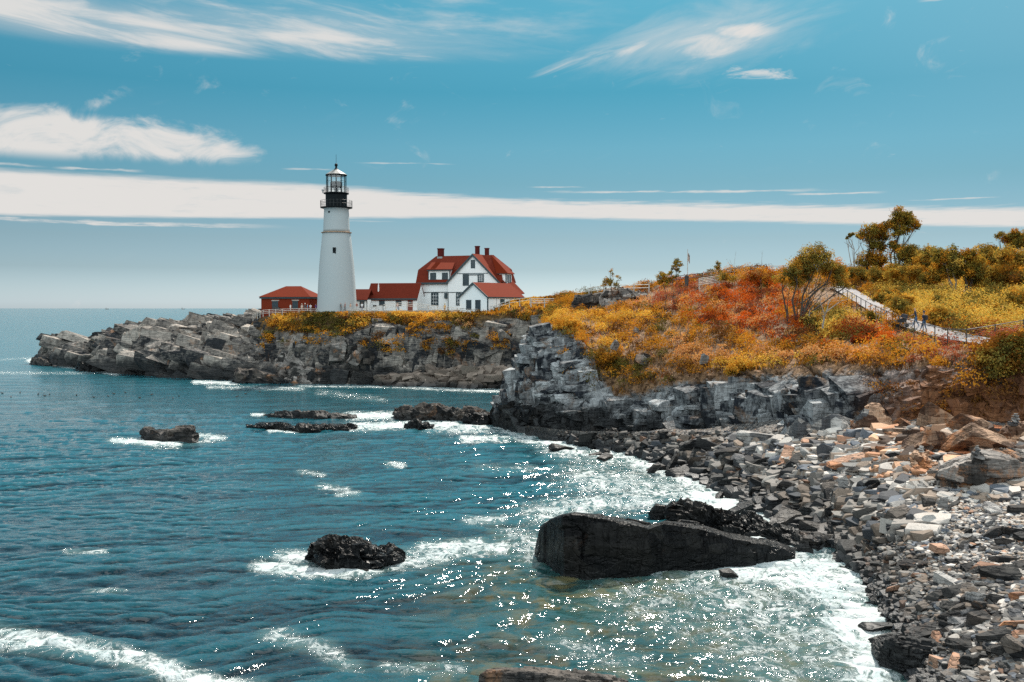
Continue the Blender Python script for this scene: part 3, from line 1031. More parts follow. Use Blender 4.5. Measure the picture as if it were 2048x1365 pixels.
samp = ys_ ** 2 / (F * CAMZ) * 1.25
for i in range(46):
    lam = .70 * (1.036 ** i) if i < 36 else (.45 + rng.rand() * .4 if i < 40 else 5.0 + rng.rand() * 5)
    th = R(90 + 10 + rng.randn() * (23 if lam < 5 else 12))
    kx, ky = math.cos(th) * 2 * math.pi / lam, math.sin(th) * 2 * math.pi / lam
    ph = rng.rand() * 6.28 + (xs_ + w1) * kx + (ys_ + w2) * ky
    a = .005 * lam if lam < .68 else .0175 * lam ** .62 if lam < 4.9 else .0035 * lam
    att = np.clip((lam / samp - 1.8) / 1.4, 0, 1)
    zz += a * att * np.sin(ph)
    gx -= a * att * np.cos(ph) * math.cos(th) * .8
    gy -= a * att * np.cos(ph) * math.sin(th) * .8
mod = 0.75 + fbm(np.stack([xs_ / 18, ys_ / 30, xs_ * 0], 1), 47, 3) * 1.2
Pw[sel, 2] = zz * np.clip(mod, .3, 1.5)
Pw[sel, 0] += gx
Pw[sel, 1] += gy
PX, PY = XX.reshape(-1), (HZ + F * CAMZ / DD).reshape(-1)


def seg_d(ax, ay, bx, by, sy=2.0):
    """distance (in photo pixels at that range, foreshortening undone by sy) to a segment"""
    qx, qy = PX[nz] - ax, (PY[nz] - ay) * sy
    vx, vy = bx - ax, (by - ay) * sy
    t = np.clip((qx * vx + qy * vy) / (vx * vx + vy * vy + 1e-6), 0, 1)
    return np.hypot(qx - vx * t, qy - vy * t)


foam = np.zeros(len(Pw))
shal = np.zeros(len(Pw))
nz = np.where((DD.reshape(-1) < 420) & (PX > -400) & (PX < 2300))[0]
fo = np.zeros(len(nz)); sh = np.zeros(len(nz))
FOAM = [  # polyline in the photograph's pixels, radius, strength
    ([(1130, 895), (1260, 915), (1370, 950), (1430, 985), (1520, 1035)], 60, .84),
    ([(1060, 880), (1120, 892)], 30, .9), ([(1000, 860), (1060, 880)], 22, .8),
    ([(1180, 960), (1260, 975), (1330, 985), (1400, 1000)], 90, .66),
    ([(1400, 1000), (1500, 1025), (1580, 1060), (1650, 1085)], 55, 1.1),
    ([(1080, 1030), (1180, 1010), (1290, 1000)], 60, .68),
    ([(1020, 1075), (1080, 1090), (1060, 1120)], 45, .60),
    ([(1440, 1085), (1540, 1082), (1620, 1095)], 45, 1.2),
    ([(1480, 1140), (1560, 1140), (1650, 1140), (1720, 1165)], 90, 1.0),
    ([(1600, 1160), (1700, 1200), (1760, 1240), (1800, 1300)], 80, 1.0),
    ([(1690, 1250), (1750, 1310), (1740, 1365)], 75, 1.0),
    ([(1280, 1130), (1420, 1130)], 30, .75), ([(1400, 1170), (1560, 1230), (1680, 1330)], 150, .55),
    ([(1250, 1200), (1400, 1260)], 120, .40), ([(1480, 1270), (1560, 1360)], 130, .45),
    ([(525, 1135), (570, 1143), (650, 1150), (740, 1142)], 34, 1.05), ([(560, 1115), (620, 1118)], 26, .85),
    ([(770, 1130), (860, 1118), (950, 1100), (1000, 1100)], 40, .80), ([(850, 1097), (960, 1088)], 26, .85), ([(790, 1112), (860, 1105)], 20, .7),
    ([(-100, 1270), (0, 1290), (120, 1300), (240, 1320), (330, 1350), (460, 1385)], 44, .90), ([(-60, 1262), (90, 1285)], 36, .85), ([(350, 1400), (500, 1400)], 60, 1.),
    ([(540, 1280), (640, 1300), (700, 1345)], 36, .62), ([(130, 1108), (200, 1108)], 14, .6),
    ([(225, 883), (290, 885), (350, 890)], 16, 1.1), ([(390, 872), (440, 877)], 14, .9), ([(300, 893), (420, 880)], 18, .5),
    ([(700, 833), (790, 832)], 20, 1.1), ([(705, 855), (800, 852), (880, 850), (960, 855)], 22, .95), ([(540, 862), (600, 866)], 10, .85), ([(505, 830), (525, 830)], 8, .8),
    ([(860, 858), (1000, 860)], 22, .7), ([(930, 880), (1010, 878)], 16, .8),
    ([(60, 722), (100, 727), (180, 738), (230, 747)], 12, 1.1), ([(-100, 745), (100, 747), (220, 745)], 9, .45), ([(0, 720), (60, 716)], 7, .4),
    ([(390, 765), (470, 767)], 11, .9), ([(420, 775), (600, 778)], 12, .55), ([(600, 772), (760, 774), (850, 777)], 9, .6), ([(850, 777), (1015, 783)], 11, .8),
    ([(640, 785), (760, 800)], 20, .4), ([(780, 930), (800, 932)], 14, .8), ([(680, 990), (710, 988)], 16, .78), ([(640, 975), (690, 980)], 14, .6),
    ([(940, 1045), (1000, 1042)], 22, .75), ([(960, 935), (1060, 940)], 22, .45), ([(600, 945), (640, 950)], 14, .6),
    ([(1000, 860), (960, 835)], 14, .7), ([(170, 1190), (240, 1185)], 12, .5), ([(1130, 1290), (1250, 1330)], 60, .45), ([(780, 1340), (900, 1350)], 40, .5)]
for pl, rad, st in FOAM:
    d = np.full(len(nz), 9e9)
    for a, b in zip(pl[:-1], pl[1:]): d = np.minimum(d, seg_d(*a, *b))
    fo = np.maximum(fo, st * np.clip(1.25 - d / rad, 0, 1))
for pl, rad, st in [([(1150, 1190), (1400, 1220), (1600, 1330)], 330, 1.0), ([(1500, 1400), (1000, 1400)], 260, .9), ([(1200, 930), (1330, 960)], 90, .5)]:
    d = np.full(len(nz), 9e9)
    for a, b in zip(pl[:-1], pl[1:]): d = np.minimum(d, seg_d(*a, *b))
    sh = np.maximum(sh, st * np.clip(1.2 - d / rad, 0, 1))
foam[nz] = fo
shal[nz] = sh
Pw[:, 2] += np.where(foam > .9, (foam - .9) * .12, 0)
m, o = newmat('sea')
p = pos()
px_, py_, pz_ = sep(p)
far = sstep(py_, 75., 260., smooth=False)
fa = attr('foam')
sl = attr('shallow')
lay = vscale(p, 1.0, 0.75, 1.0)
warp = noise(lay, 0.5, 3, .5, col=True)
nn = N.nt.nodes.new('ShaderNodeVectorMath'); nn.operation = 'MULTIPLY_ADD'
N.nt.links.new(warp, nn.inputs[0]); nn.inputs[1].default_value = (3.0, 3.0, 3.0); N.nt.links.new(lay, nn.inputs[2])
wp = nn.outputs[0]
f1 = noise(wp, 0.55, 9, .68, .3)
rid = 1.0 - N.op('ABSOLUTE', noise(wp, .9, 6, .62, .5) - .5) * 7.0
rid2 = 1.0 - N.op('ABSOLUTE', noise(wp, 2.6, 5, .62, .5) - .5) * 6.0
lace = (f1 * .75 + rid.sat() * .46 + rid2.sat() * .30)
fm = sstep(lace + fa * .72, 1.12, 1.58)
fm = (fm * sstep(fa, 0.05, 0.3) + sstep(fa + (f1 - .5) * 1.6, 1.12, 1.5) * .45).sat()
spark = sstep(noise(vscale(p, 1, .5, 1, 9), 1.6, 6, .75) + pz_ * .35, .765, .80) * (1.0 - far) * .55
deep = mixc(sstep(pz_ + (noise(vscale(p, .5, 1, 1), .9, 5, .65) - .5) * .22 * (1.0 + far * 2.0), -.08, .10), (0.0005, 0.013, 0.021), (0.010, 0.080, 0.104))  # ripple light and shade put into the colour: troughs darker, crests lighter
bed = mixc(sstep(noise(p, .55, 6, .65, .6), .46, .62), (0.018, 0.052, 0.046), (0.11, 0.085, 0.028))
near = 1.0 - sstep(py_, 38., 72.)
deep = mixc(near * .55, deep, mixc(sstep(pz_, -.05, .12), (0.0004, 0.006, 0.010), (0.004, 0.036, 0.048)))  # nearby water: the same trough and crest shading, painted darker
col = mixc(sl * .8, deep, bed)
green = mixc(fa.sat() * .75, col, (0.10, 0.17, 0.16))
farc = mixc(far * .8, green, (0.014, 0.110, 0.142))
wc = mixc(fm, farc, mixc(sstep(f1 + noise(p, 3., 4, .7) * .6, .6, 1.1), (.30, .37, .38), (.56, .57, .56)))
h1 = noise(vscale(p, .38, 1.0, 1), 2.4, 3, .55)
h2 = noise(vscale(p, .6, 1.0, 1), 6.0, 2, .5)
h3 = noise(vscale(p, .38, 1.0, 1, 4), .62, 4, .62)
nb = bump(h1 * .95 * (1.0 - far * .6) + h2 * .17 * (1.0 - far) + h3 * far * 3.0, 1.0, .12)
nb = bump(fm * 1.0 + noise(p, 6., 5, .7) * fm * .8, .6, .12, nb)
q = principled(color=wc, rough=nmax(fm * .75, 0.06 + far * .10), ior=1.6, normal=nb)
q.inputs['Specular IOR Level'].default_value = 0.5
N.nt.links.new(q.outputs[0], o.inputs[0])
FW = grid_faces(len(dist), len(cx))
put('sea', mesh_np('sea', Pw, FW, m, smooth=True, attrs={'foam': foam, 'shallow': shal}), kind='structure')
# the sea bed far below keeps the water opaque from any side


# ================================================================== ROCK BUILDERS
def rock_loft(name, label, sections, mat, seed=0, dens=0.16, amp=1.0, h0=0.0, cat='rock', group=None, scale=(1.6, 1.6, .7), dip=0.0):
    """sections: (px, y_bottom, y_top, thickness[, lean, back]) standing at height h0; a solid slab of rock with broken faces"""
    S = []
    for s in sections:
        px, yb, yt, th = s[:4]
        lean = s[4] if len(s) > 4 else 0.15
        back = s[5] if len(s) > 5 else 0.75
        f0 = at_h(px, yb, h0)
        ft = at(px, yt, f0.y + lean * th)
        H = ft.z - h0
        dirn = Vector((f0.x, f0.y, 0)).normalized()
        ring = [f0 - Vector((0, 0, .8)) - dirn * .15, f0 + Vector((0, 0, .0)), f0.lerp(ft, .55) - dirn * 0.05 * th, ft,
                f0 + dirn * th * (.55 + lean * .4) + Vector((0, 0, H * (1 + back) / 2 + .02)), f0 + dirn * th + Vector((0, 0, H * back)),
                f0 + dirn * th * 1.12 + Vector((0, 0, -.8))]
        S.append(ring)
    # resample round the ring and along the length
    L = sum((S[i + 1][1] - S[i][1]).length for i in range(len(S) - 1))
    per = max(sum((r[i + 1] - r[i]).length for i in range(len(r) - 1)) for r in S)
    nl = max(8, min(260, int(L / dens)))
    npr = max(10, min(150, int(per / dens)))
    cum = [0]
    for i in range(len(S) - 1): cum.append(cum[-1] + (S[i + 1][1] - S[i][1]).length + 1e-3)
    A = np.array([[tuple(q) for q in r] for r in S])
    ts = np.linspace(0, cum[-1], nl)
    B = np.stack([[np.interp(ts, cum, A[:, k, c_]) for c_ in range(3)] for k in range(A.shape[1])], 0)  # k,3,nl
    B = B.transpose(2, 0, 1)
    seglen = np.linalg.norm(np.diff(B.mean(0), axis=0), axis=1)
    cl = np.concatenate([[0], np.cumsum(seglen)])
    tr_ = np.linspace(0, cl[-1], npr)
    G = np.zeros((nl, npr, 3))
    for i in range(nl):
        for c_ in range(3): G[i, :, c_] = np.interp(tr_, cl, B[i, :, c_])
    ctr = G.mean(1, keepdims=True)
    # close the ends
    e = [ctr[0] * .0 + ctr[0], ]
    G2 = np.concatenate([G[:1] * .02 + ctr[:1] * .98, G[:1] * .55 + ctr[:1] * .45, G, G[-1:] * .55 + ctr[-1:] * .45, G[-1:] * .02 + ctr[-1:] * .98], 0)
    G = G2
    Nn = normals(smooth_grid(G, 2)).reshape(-1, 3)
    P = G.reshape(-1, 3)
    out = P - np.repeat(np.concatenate([ctr[:1], ctr[:1], ctr, ctr[-1:], ctr[-1:]], 0), npr, axis=1).reshape(-1, 3)
    sg = np.sign((Nn * out).sum(1) + 1e-9)
    cd, sd = math.cos(dip), math.sin(dip)
    Q = np.stack([P[:, 0] * cd - P[:, 2] * sd, P[:, 1], P[:, 0] * sd + P[:, 2] * cd], 1)
    sc_ = np.array(scale)
    d = blocks(Q / sc_ + seed * 3.1, seed + 50, .7) * .30 * amp + blocks(Q / (sc_ * .42) + seed * 1.7, seed + 70, .5) * .13 * amp + blocks(Q / (sc_ * .2), seed + 90, .4) * .04 * amp + fbm(P / 2.5, seed, 3) * .12 * amp
    V = P + Nn * (sg * d)[:, None]
    base = Vector(tuple(V.mean(0))); base.z = h0
    V = V - np.array(tuple(base))
    Fc = grid_faces(G.shape[0], G.shape[1])
    if np.median(sg) < 0: Fc = Fc[:, ::-1]
    o_ = put(name, mesh_np(name, V, Fc, mat), label=label, category=cat, group=group)
    o_.location = base
    return o_

# ================================================================== ROCKS IN THE SEA
rock_loft('sea_rock', 'huge black slab of rock lying in the surf, its broken end facing left', [
    (1070, 1118, 1104, 1.2, .5, .8), (1082, 1126, 1058, 2.2, .15, .85), (1100, 1138, 1042, 3.0, .05), (1126, 1156, 1034, 4.0, .02), (1150, 1158, 1030, 4.0, .02), (1200, 1156, 1037, 4.2, .02), (1250, 1155, 1046, 4.2, .02),
    (1295, 1152, 1058, 4.0, .02), (1330, 1147, 1046, 4.2, .1), (1400, 1140, 1056, 4.0, .1), (1460, 1133, 1078, 3.4, .1), (1535, 1128, 1088, 3.0, .1), (1590, 1124, 1106, 1.8, .1)],
    M_SEA, 1, .09, .30, scale=(3.4, 3.4, 3.4), dip=.12)
rock_loft('sea_rock', 'low dark broken ledge just behind the huge black slab in the surf', [
    (1332, 1052, 1030, 1.4, .3), (1345, 1056, 1006, 2.4, .1), (1400, 1062, 1012, 3, .2), (1450, 1068, 1022, 3.2, .3), (1510, 1080, 1036, 3, .3), (1570, 1092, 1058, 2.6, .3), (1625, 1100, 1082, 1.6, .3)],
    M_SEA, 2, .13, 1.0, dip=.15)
rock_loft('sea_rock', 'small dark block standing left of the broken ledge in the surf', [
    (1302, 1036, 1024, .9), (1312, 1038, 1011, 1.3), (1334, 1038, 1014, 1.3), (1344, 1036, 1024, .8)], M_SEA, 3, .12, .5)
rock_loft('sea_rock', 'layered black rock ringed with foam, alone in the open water', [
    (626, 1124, 1117, 1, .3), (640, 1138, 1106, 2.2), (650, 1140, 1098, 2.8), (682, 1142, 1089, 3.2), (722, 1142, 1093, 3.2), (742, 1140, 1104, 3), (770, 1134, 1112, 2.4), (802, 1126, 1119, 1.4)],
    M_SEA, 4, .13, 1.1, scale=(1.8, 1.8, .45), dip=.08)
rock_loft('sea_rock', 'brown block of rock washed by foam, leftmost in the open water', [
    (283, 878, 866, 2.0), (290, 882, 859, 3.4), (330, 885, 863, 4), (352, 886, 859, 4.2), (385, 887, 856, 4.2), (393, 885, 860, 3)],
    M_MID, 5, .2, .8, scale=(2.5, 2.5, .8))
rock_loft('sea_rock', 'long flat reef with rusty weed, farther of the two in the middle of the bay', [
    (524, 832, 829, 1.5), (545, 835, 826, 3), (575, 837, 825, 3.5), (640, 839, 827, 4), (690, 838, 831, 3), (712, 838, 835, 2)], M_MID, 6, .22, .8, scale=(2, 2, .5))
rock_loft('sea_rock', 'low black reef of flat pieces, nearer of the two in the middle of the bay', [
    (495, 856, 853, 2), (530, 859, 850, 2.6), (560, 860, 851, 2.6), (592, 863, 853, 2.8), (600, 867, 850, 3.2), (640, 865, 855, 3), (650, 862, 848, 3), (690, 863, 852, 3), (712, 860, 856, 2)], M_SEA, 7, .22, .9, scale=(2.2, 2.2, .6))
rock_loft('sea_rock', 'pale grey reef of tumbled blocks running out left from the dark cliff', [
    (791, 836, 824, 2), (797, 840, 818, 3.5), (825, 842, 816, 4), (848, 842, 811, 4.6), (900, 843, 814, 5), (950, 846, 822, 5), (1000, 850, 832, 4)], M_MID, 8, .22, 1.3, dip=.15)
rock_loft('sea_rock', 'dark wedge of rock in the foam in front of the pale reef', [
    (810, 856, 852, 1.2), (825, 859, 842, 2), (840, 860, 836, 2.2), (842, 861, 849, 2.2), (868, 860, 850, 2)], M_SEA, 9, .2, .6)
rock_loft('sea_rock', 'small dark rock at the right tip of the pale reef', [(928, 846, 838, 2), (945, 849, 828, 3), (975, 850, 832, 3), (985, 848, 841, 2)], M_SEA, 10, .2, .9)
rock_loft('sea_rock', 'square black block at the foot of the cliff corner', [
    (984, 852, 826, 3, .2, .9), (992, 855, 812, 5, .05, .95), (1030, 864, 809, 6, .05, .95), (1062, 870, 812, 6, .05, .95), (1085, 874, 830, 5)], M_SEA, 11, .22, .8, scale=(3, 3, 1.2))
rock_loft('sea_rock', 'reddish brown rock with a pale top at the lower edge of the view', [
    (958, 1440, 1352, .8, .3), (975, 1450, 1345, 1.6, .2), (1060, 1460, 1349, 2.2, .25), (1120, 1460, 1354, 2.4, .3), (1200, 1460, 1361, 2.2, .3), (1255, 1440, 1368, 1.5, .3)], M_MID, 12, .05, .28, scale=(1.2, 1.2, .45))
rock_loft('sea_rock', 'low pale rock at the far left tip of the headland', [(61, 727, 723, 2), (66, 730, 717, 4), (85, 732, 718, 5), (102, 733, 727, 3)], M_MID, 14, .4, .9)
rock_loft('sea_rock', 'long flat black rock at the waterline left of the headland', [(153, 740, 734, 3), (160, 743, 725, 5), (190, 744, 723, 6), (220, 743, 725, 6), (236, 741, 733, 3)], M_SEA, 15, .4, .9)
rock_loft('sea_rock', 'pair of dark slabs dipping into the water below the middle of the headland', [
    (467, 765, 750, 3), (476, 767, 737, 6), (510, 767, 742, 6), (545, 768, 752, 5), (575, 768, 760, 3)], M_MID, 16, .4, 1.2, dip=.3)
rock_loft('sea_rock', 'long grey slab sloping down to the right below the brick building', [
    (553, 764, 720, 4, .3), (562, 766, 711, 7, .5), (600, 768, 716, 8, .5), (650, 768, 730, 7, .5), (700, 769, 745, 6, .5), (742, 769, 760, 3)], M_LEDGE, 17, .4, 1.5, dip=.3, scale=(3, 3, 1.2))
rock_loft('ledge', 'large grey overhanging ledge above the pebbles at the right edge', [
    (1858, 992, 968, 1.6, .3, .9), (1880, 998, 945, 3.0, .1, .95), (1920, 1003, 932, 3.8, -.05, .97), (1945, 1005, 925, 4.2, -.05, .97), (1950, 1006, 912, 4.4, -.05, .97), (2000, 1006, 915, 4.6, -.05, .97), (2048, 1000, 925, 4.8, -.05, .97), (2120, 1000, 930, 5, 0, .97), (2200, 1000, 950, 4)],
    M_LEDGE, 21, .10, .55, h0=3.2, cat='ledge', scale=(2.6, 2.6, 1.2), dip=.06)
rock_loft('ledge', 'rust brown tilted ledge behind the large grey ledge', [
    (1818, 950, 925, 2, 0.80), (1830, 958, 902, 3, 0.80), (1870, 955, 908, 3.5, 1.00), (1920, 950, 918, 3, 1.10), (1960, 950, 930, 2, 1.00)], M_RUST, 22, .11, .7, h0=3.9, cat='ledge', dip=.3)
rock_loft('ledge', 'orange stained ledge sloping right under the brown earth bank', [
    (1870, 905, 885, 3, 0.70), (1900, 925, 878, 4, 0.90), (1950, 930, 872, 4.5, 1.10), (2010, 935, 885, 4.5, 1.10), (2070, 940, 905, 4, 1.10), (2140, 940, 920, 3)], M_RUST, 23, .12, .9, h0=4.5, cat='ledge', dip=.25)
rock_loft('ledge', 'brown pointed outcrop under the cairn at the right edge', [
    (2003, 880, 872, 1.6, .3), (2022, 884, 848, 2.8, .3), (2040, 884, 843, 3, .2), (2090, 884, 848, 3, .2), (2150, 884, 870, 2)], M_RUST, 26, .12, .7, h0=5.4, cat='ledge')
rock_loft('ledge', 'pointed tan slab leaning against the cliff foot above the pale ledge', [
    (1700, 858, 845, 1.5, .5), (1735, 862, 815, 2.4, .6), (1755, 862, 803, 2.6, .6), (1768, 862, 815, 2.4, .5), (1790, 860, 845, 1.5)], M_RUST, 27, .12, .6, h0=5.0, cat='ledge', dip=.5)
rock_loft('ledge', 'low flat dark ledge in the surf under the overhang of the dark cliff', [
    (1160, 893, 884, 2), (1180, 897, 870, 3.5, .3), (1240, 899, 868, 4.5, .4), (1300, 900, 868, 4.5, .4), (1360, 895, 872, 3.5)], M_SEA, 28, .2, 1.1, dip=.12)
rock_loft('boulder', 'long dark layered boulder at the water edge at the bottom of the beach', [
    (1749, 1305, 1290, .5, .2), (1760, 1325, 1283, 1.2, .2), (1800, 1342, 1281, 1.8, .2), (1860, 1345, 1290, 1.9, .2), (1920, 1345, 1305, 1.6, .3), (1962, 1338, 1322, .9)], M_DARK, 29, .05, .42, h0=.1, cat='boulder', scale=(1.6, 1.6, .4), dip=.2)
rock_loft('boulder', 'smooth dark grey boulder half buried in pebbles, lower right', [
    (1868, 1258, 1245, .5, .2), (1882, 1270, 1230, 1.2, .3), (1915, 1276, 1222, 1.5, .4), (1945, 1272, 1232, 1.4, .4), (1968, 1262, 1245, .8)], M_DARK, 30, .05, .25, h0=.9, cat='boulder', scale=(3, 3, 1.5))
rock_loft('boulder', 'layered dark boulder beside the smooth grey boulder at the right edge', [
    (1940, 1272, 1250, .8, .2), (1965, 1276, 1232, 1.4, .3), (2010, 1272, 1218, 1.8, .3), (2060, 1270, 1222, 1.8, .3), (2110, 1268, 1240, 1.2)], M_DARK, 31, .05, .4, h0=1.1, cat='boulder', scale=(1.4, 1.4, .3), dip=-.15)
rock_loft('boulder', 'dark boulder at the bottom edge right of the long layered one', [(1895, 1362, 1350, .6), (1915, 1370, 1334, 1), (1945, 1372, 1338, 1), (1962, 1365, 1352, .6)], M_DARK, 32, .05, .3, h0=.6, cat='boulder')
rock_loft('boulder', 'big brown wet boulder where the surf meets the rubble', [(1575, 1088, 1070, .8, .3), (1600, 1100, 1062, 1.6, .4), (1640, 1102, 1066, 1.6, .4), (1680, 1095, 1076, 1)], M_MID, 33, .1, .6, h0=.1, cat='boulder')


def outcrop(name, label, sections, d, mat, seed, cat, scale, amp=1.0):
    """a rock standing on high ground: (px, y_bottom, y_top, thickness) at distance d"""
    z0 = min(at(s[0], s[1], d).z for s in sections)
    A = []
    for s in sections:
        a, t = at(s[0], s[1], d), at(s[0], s[2], d + .25 * s[3])
        th = s[3]
        A.append([a - Vector((0, .2, 1.2)), a, a.lerp(t, .6) - Vector((0, .05 * th, 0)), t, Vector((t.x * (d + th * .6) / t.y, d + th * .6, t.z + .1)), Vector((t.x * (d + th) / t.y, d + th, t.z * .5 + a.z * .5)), Vector((a.x * (d + th * 1.1) / a.y, d + th * 1.1, a.z - 1.2))])
    A = np.array([[tuple(q) for q in r] for r in A])
    nl, npr = 120, 80
    t0 = np.linspace(0, 1, len(A)); ts = np.linspace(0, 1, nl)
    k0 = np.linspace(0, 1, A.shape[1]); ks = np.linspace(0, 1, npr)
    G = np.array([[np.interp(ts, t0, A[:, k, c_]) for c_ in range(3)] for k in range(A.shape[1])]).transpose(2, 0, 1)
    G = np.array([[np.interp(ks, k0, G[i, :, c_]) for c_ in range(3)] for i in range(nl)]).transpose(0, 2, 1)
    ctr = G.mean(1, keepdims=True)
    G = np.concatenate([G[:1] * .02 + ctr[:1] * .98, G, G[-1:] * .02 + ctr[-1:] * .98], 0)
    ctr = np.concatenate([ctr[:1], ctr, ctr[-1:]], 0)
    Nn = normals(smooth_grid(G, 2)).reshape(-1, 3)
    P = G.reshape(-1, 3)
    sg = np.sign((Nn * (P - np.repeat(ctr, npr, 1).reshape(-1, 3))).sum(1) + 1e-9)
    dd = (blocks(P / np.array(scale) + seed, seed + 50, 1.6) * .3 + blocks(P / (np.array(scale) * .4), seed + 70, 1.3) * .12) * amp
    V = P + Nn * (sg * dd)[:, None]
    base = V.mean(0); base[2] = z0
    Fc = grid_faces(*G.shape[:2])
    if np.median(sg) < 0: Fc = Fc[:, ::-1]
    o_ = put(name, mesh_np(name, V - base, Fc, mat), label=label, category=cat)
    o_.location = tuple(base)
    return o_


outcrop('outcrop', 'grey rock outcrop below the wooden fence on the ridge', [(1205, 625, 600, 3), (1215, 622, 583, 5), (1245, 618, 578, 6), (1275, 606, 585, 5), (1292, 596, 590, 3)], 139, M_LEDGE, 40, 'outcrop', (2.5, 2.5, 1.4))
outcrop('outcrop', 'dark rock outcrop at the left end of the ridge fence', [(1142, 632, 615, 3), (1155, 632, 598, 4), (1175, 630, 593, 5), (1205, 628, 590, 5), (1212, 625, 605, 3)], 142, M_MID, 41, 'outcrop', (2.0, 2.0, 2.4))
# ---- loose stones of the beach


V3, F3 = cube(12)
V2, F2 = cube(4)
V1, F1 = ico(1)
rs = np.random.RandomState(11)


def stone_at(name, label, cat, px, pyb, w, h, d, mat, seed, rot=(0, 0, .4), deep=.8):
    """one broken stone: w x h photo pixels, standing at pixel (px, pyb) at distance d"""
    rs = np.random.RandomState(seed)
    V = blocky(V3, rs, .55, .8, 3)
    V = V + (fbm(V * 2.2 + seed, seed, 3) * .07)[:, None] * V + (blocks(V * 1.7 + seed, seed, .5) * .022)[:, None] * V
    k = d / F
    V = V / np.abs(V).max(0) * np.array([w * k / 2, deep * w * k / 2, h * k / 2])
    b = at(px, pyb, d)
    o_ = put(name, mesh_np(name, V, F3, mat), label=label, category=cat)
    o_.location = (b.x, b.y + deep * w * k / 2, b.z + h * k / 2 - .05)
    o_.rotation_euler = rot
    return o_


stone_at('boulder', 'pale upright boulder on the edge of the grassy bluff', 'boulder', 1409, 734, 17, 28, 100.4, M_PALE, 1, (0, .45, .2))
stone_at('boulder', 'pale grey boulder in the shrubs high on the slope', 'boulder', 1272, 666, 15, 12, 117, M_PALE, 2, (.2, .5, .3))
stone_at('boulder', 'grey slanting rock showing through the hillside shrubs', 'boulder', 1285, 732, 26, 30, 107, M_LEDGE, 3, (.3, .4, .6))
stone_at('boulder', 'smaller grey rock left of the slanting one in the hillside shrubs', 'boulder', 1231, 702, 18, 22, 111, M_LEDGE, 4, (.2, .5, .5))
stone_at('boulder', 'flat pale stone beside the dead grey tree on the slope', 'boulder', 1612, 690, 34, 12, 93.5, M_PALE, 5, (0, .1, .2))
stone_at('boulder', 'tall pale block leaning at the foot of the shrub covered bluff', 'boulder', 673, 737, 34, 56, 184.5, M_LEDGE, 6, (0, .15, .3))
stone_at('boulder', 'pale pointed block right of the tall leaning block', 'boulder', 710, 736, 26, 36, 183.5, M_LEDGE, 7, (.2, .5, .3))
stone_at('boulder', 'round grey boulder with a ledge below the keepers house fence', 'boulder', 754, 668, 38, 38, 187.5, M_LEDGE, 8, (0, .1, .3))
stone_at('boulder', 'brownish block between the pale pointed block and the cove', 'boulder', 735, 736, 28, 38, 183.5, M_MID, 9, (0, .1, .6))
stone_at('boulder', 'small brown stone awash in foam below the huge black slab', 'boulder', 1460, 1161, 40, 20, 51.0, M_MID, 10, (0, .1, .3))
stone_at('boulder', 'long block of pale rock lying tilted on the rubble under the dark cliff', 'boulder', 1480, 893, 56, 27, 85.5, M_PALE, 11, (.2, -.5, .2))
stone_at('boulder', 'white square block standing at the foot of the grey ledge', 'boulder', 1888, 1019, 18, 28, 50.2, M_PALE, 12, (0, .1, .1), .6)
stone_at('boulder', 'bluish striped block beside the white square block', 'boulder', 1862, 1014, 32, 20, 51.0, M_MID, 13, (0, .05, .1))
stone_at('boulder', 'dark grey tilted slab among the pale stones left of the grey ledge', 'boulder', 1810, 1040, 58, 20, 52.5, M_MID, 14, (.3, -.45, .2))
stone_at('boulder', 'large whitish boulder resting below the pale slabs', 'boulder', 1632, 917, 42, 24, 73.5, M_PALE, 15, (0, .1, .4))
stone_at('boulder', 'long flat brown slab in the surf at the edge of the rubble', 'boulder', 1462, 975, 66, 18, 82, M_MID, 16, (.1, -.25, .2))
stone_at('boulder', 'dark tilted block in the middle of the wet rubble', 'boulder', 1558, 995, 48, 32, 75, M_DARK, 17, (.3, -.6, .4))
stone_at('boulder', 'dark diamond shaped block next to the tilted block in the wet rubble', 'boulder', 1633, 1008, 38, 34, 71, M_DARK, 18, (.3, .75, .4))
stone_at('boulder', 'square dark block right of the diamond shaped block', 'boulder', 1668, 1002, 32, 24, 71.5, M_DARK, 19, (.1, -.1, .3))
stone_at('boulder', 'wide dark flat-topped boulder in the upper wet rubble', 'boulder', 1512, 945, 50, 26, 83, M_DARK, 20, (.1, .05, .2))
stone_at('boulder', 'low black boulder by the surf right of the broken ledge', 'boulder', 1672, 1070, 72, 22, 62.5, M_DARK, 21, (.1, -.08, .2))
stone_at('boulder', 'wet dark boulder in front of the low black one by the surf', 'boulder', 1661, 1098, 40, 26, 59, M_DARK, 22, (.2, .2, .4))
stone_at('boulder', 'rust stained dark boulder on the middle of the beach', 'boulder', 1766, 1066, 38, 30, 54.5, M_RUST, 23, (.2, .2, .4))
stone_at('boulder', 'rust orange boulder on the dark lower beach', 'boulder', 1884, 1107, 34, 18, 46.5, M_TAN, 24, (.1, .1, .3))
stone_at('boulder', 'round dark wet boulder near the surf above the long layered one', 'boulder', 1826, 1280, 36, 26, 40.2, M_DARK, 25, (.1, .1, .3))
stone_at('boulder', 'round grey boulder with pale streaks on the lower right beach', 'boulder', 1966, 1212, 32, 32, 42.2, M_MID, 26, (.1, .1, .3))

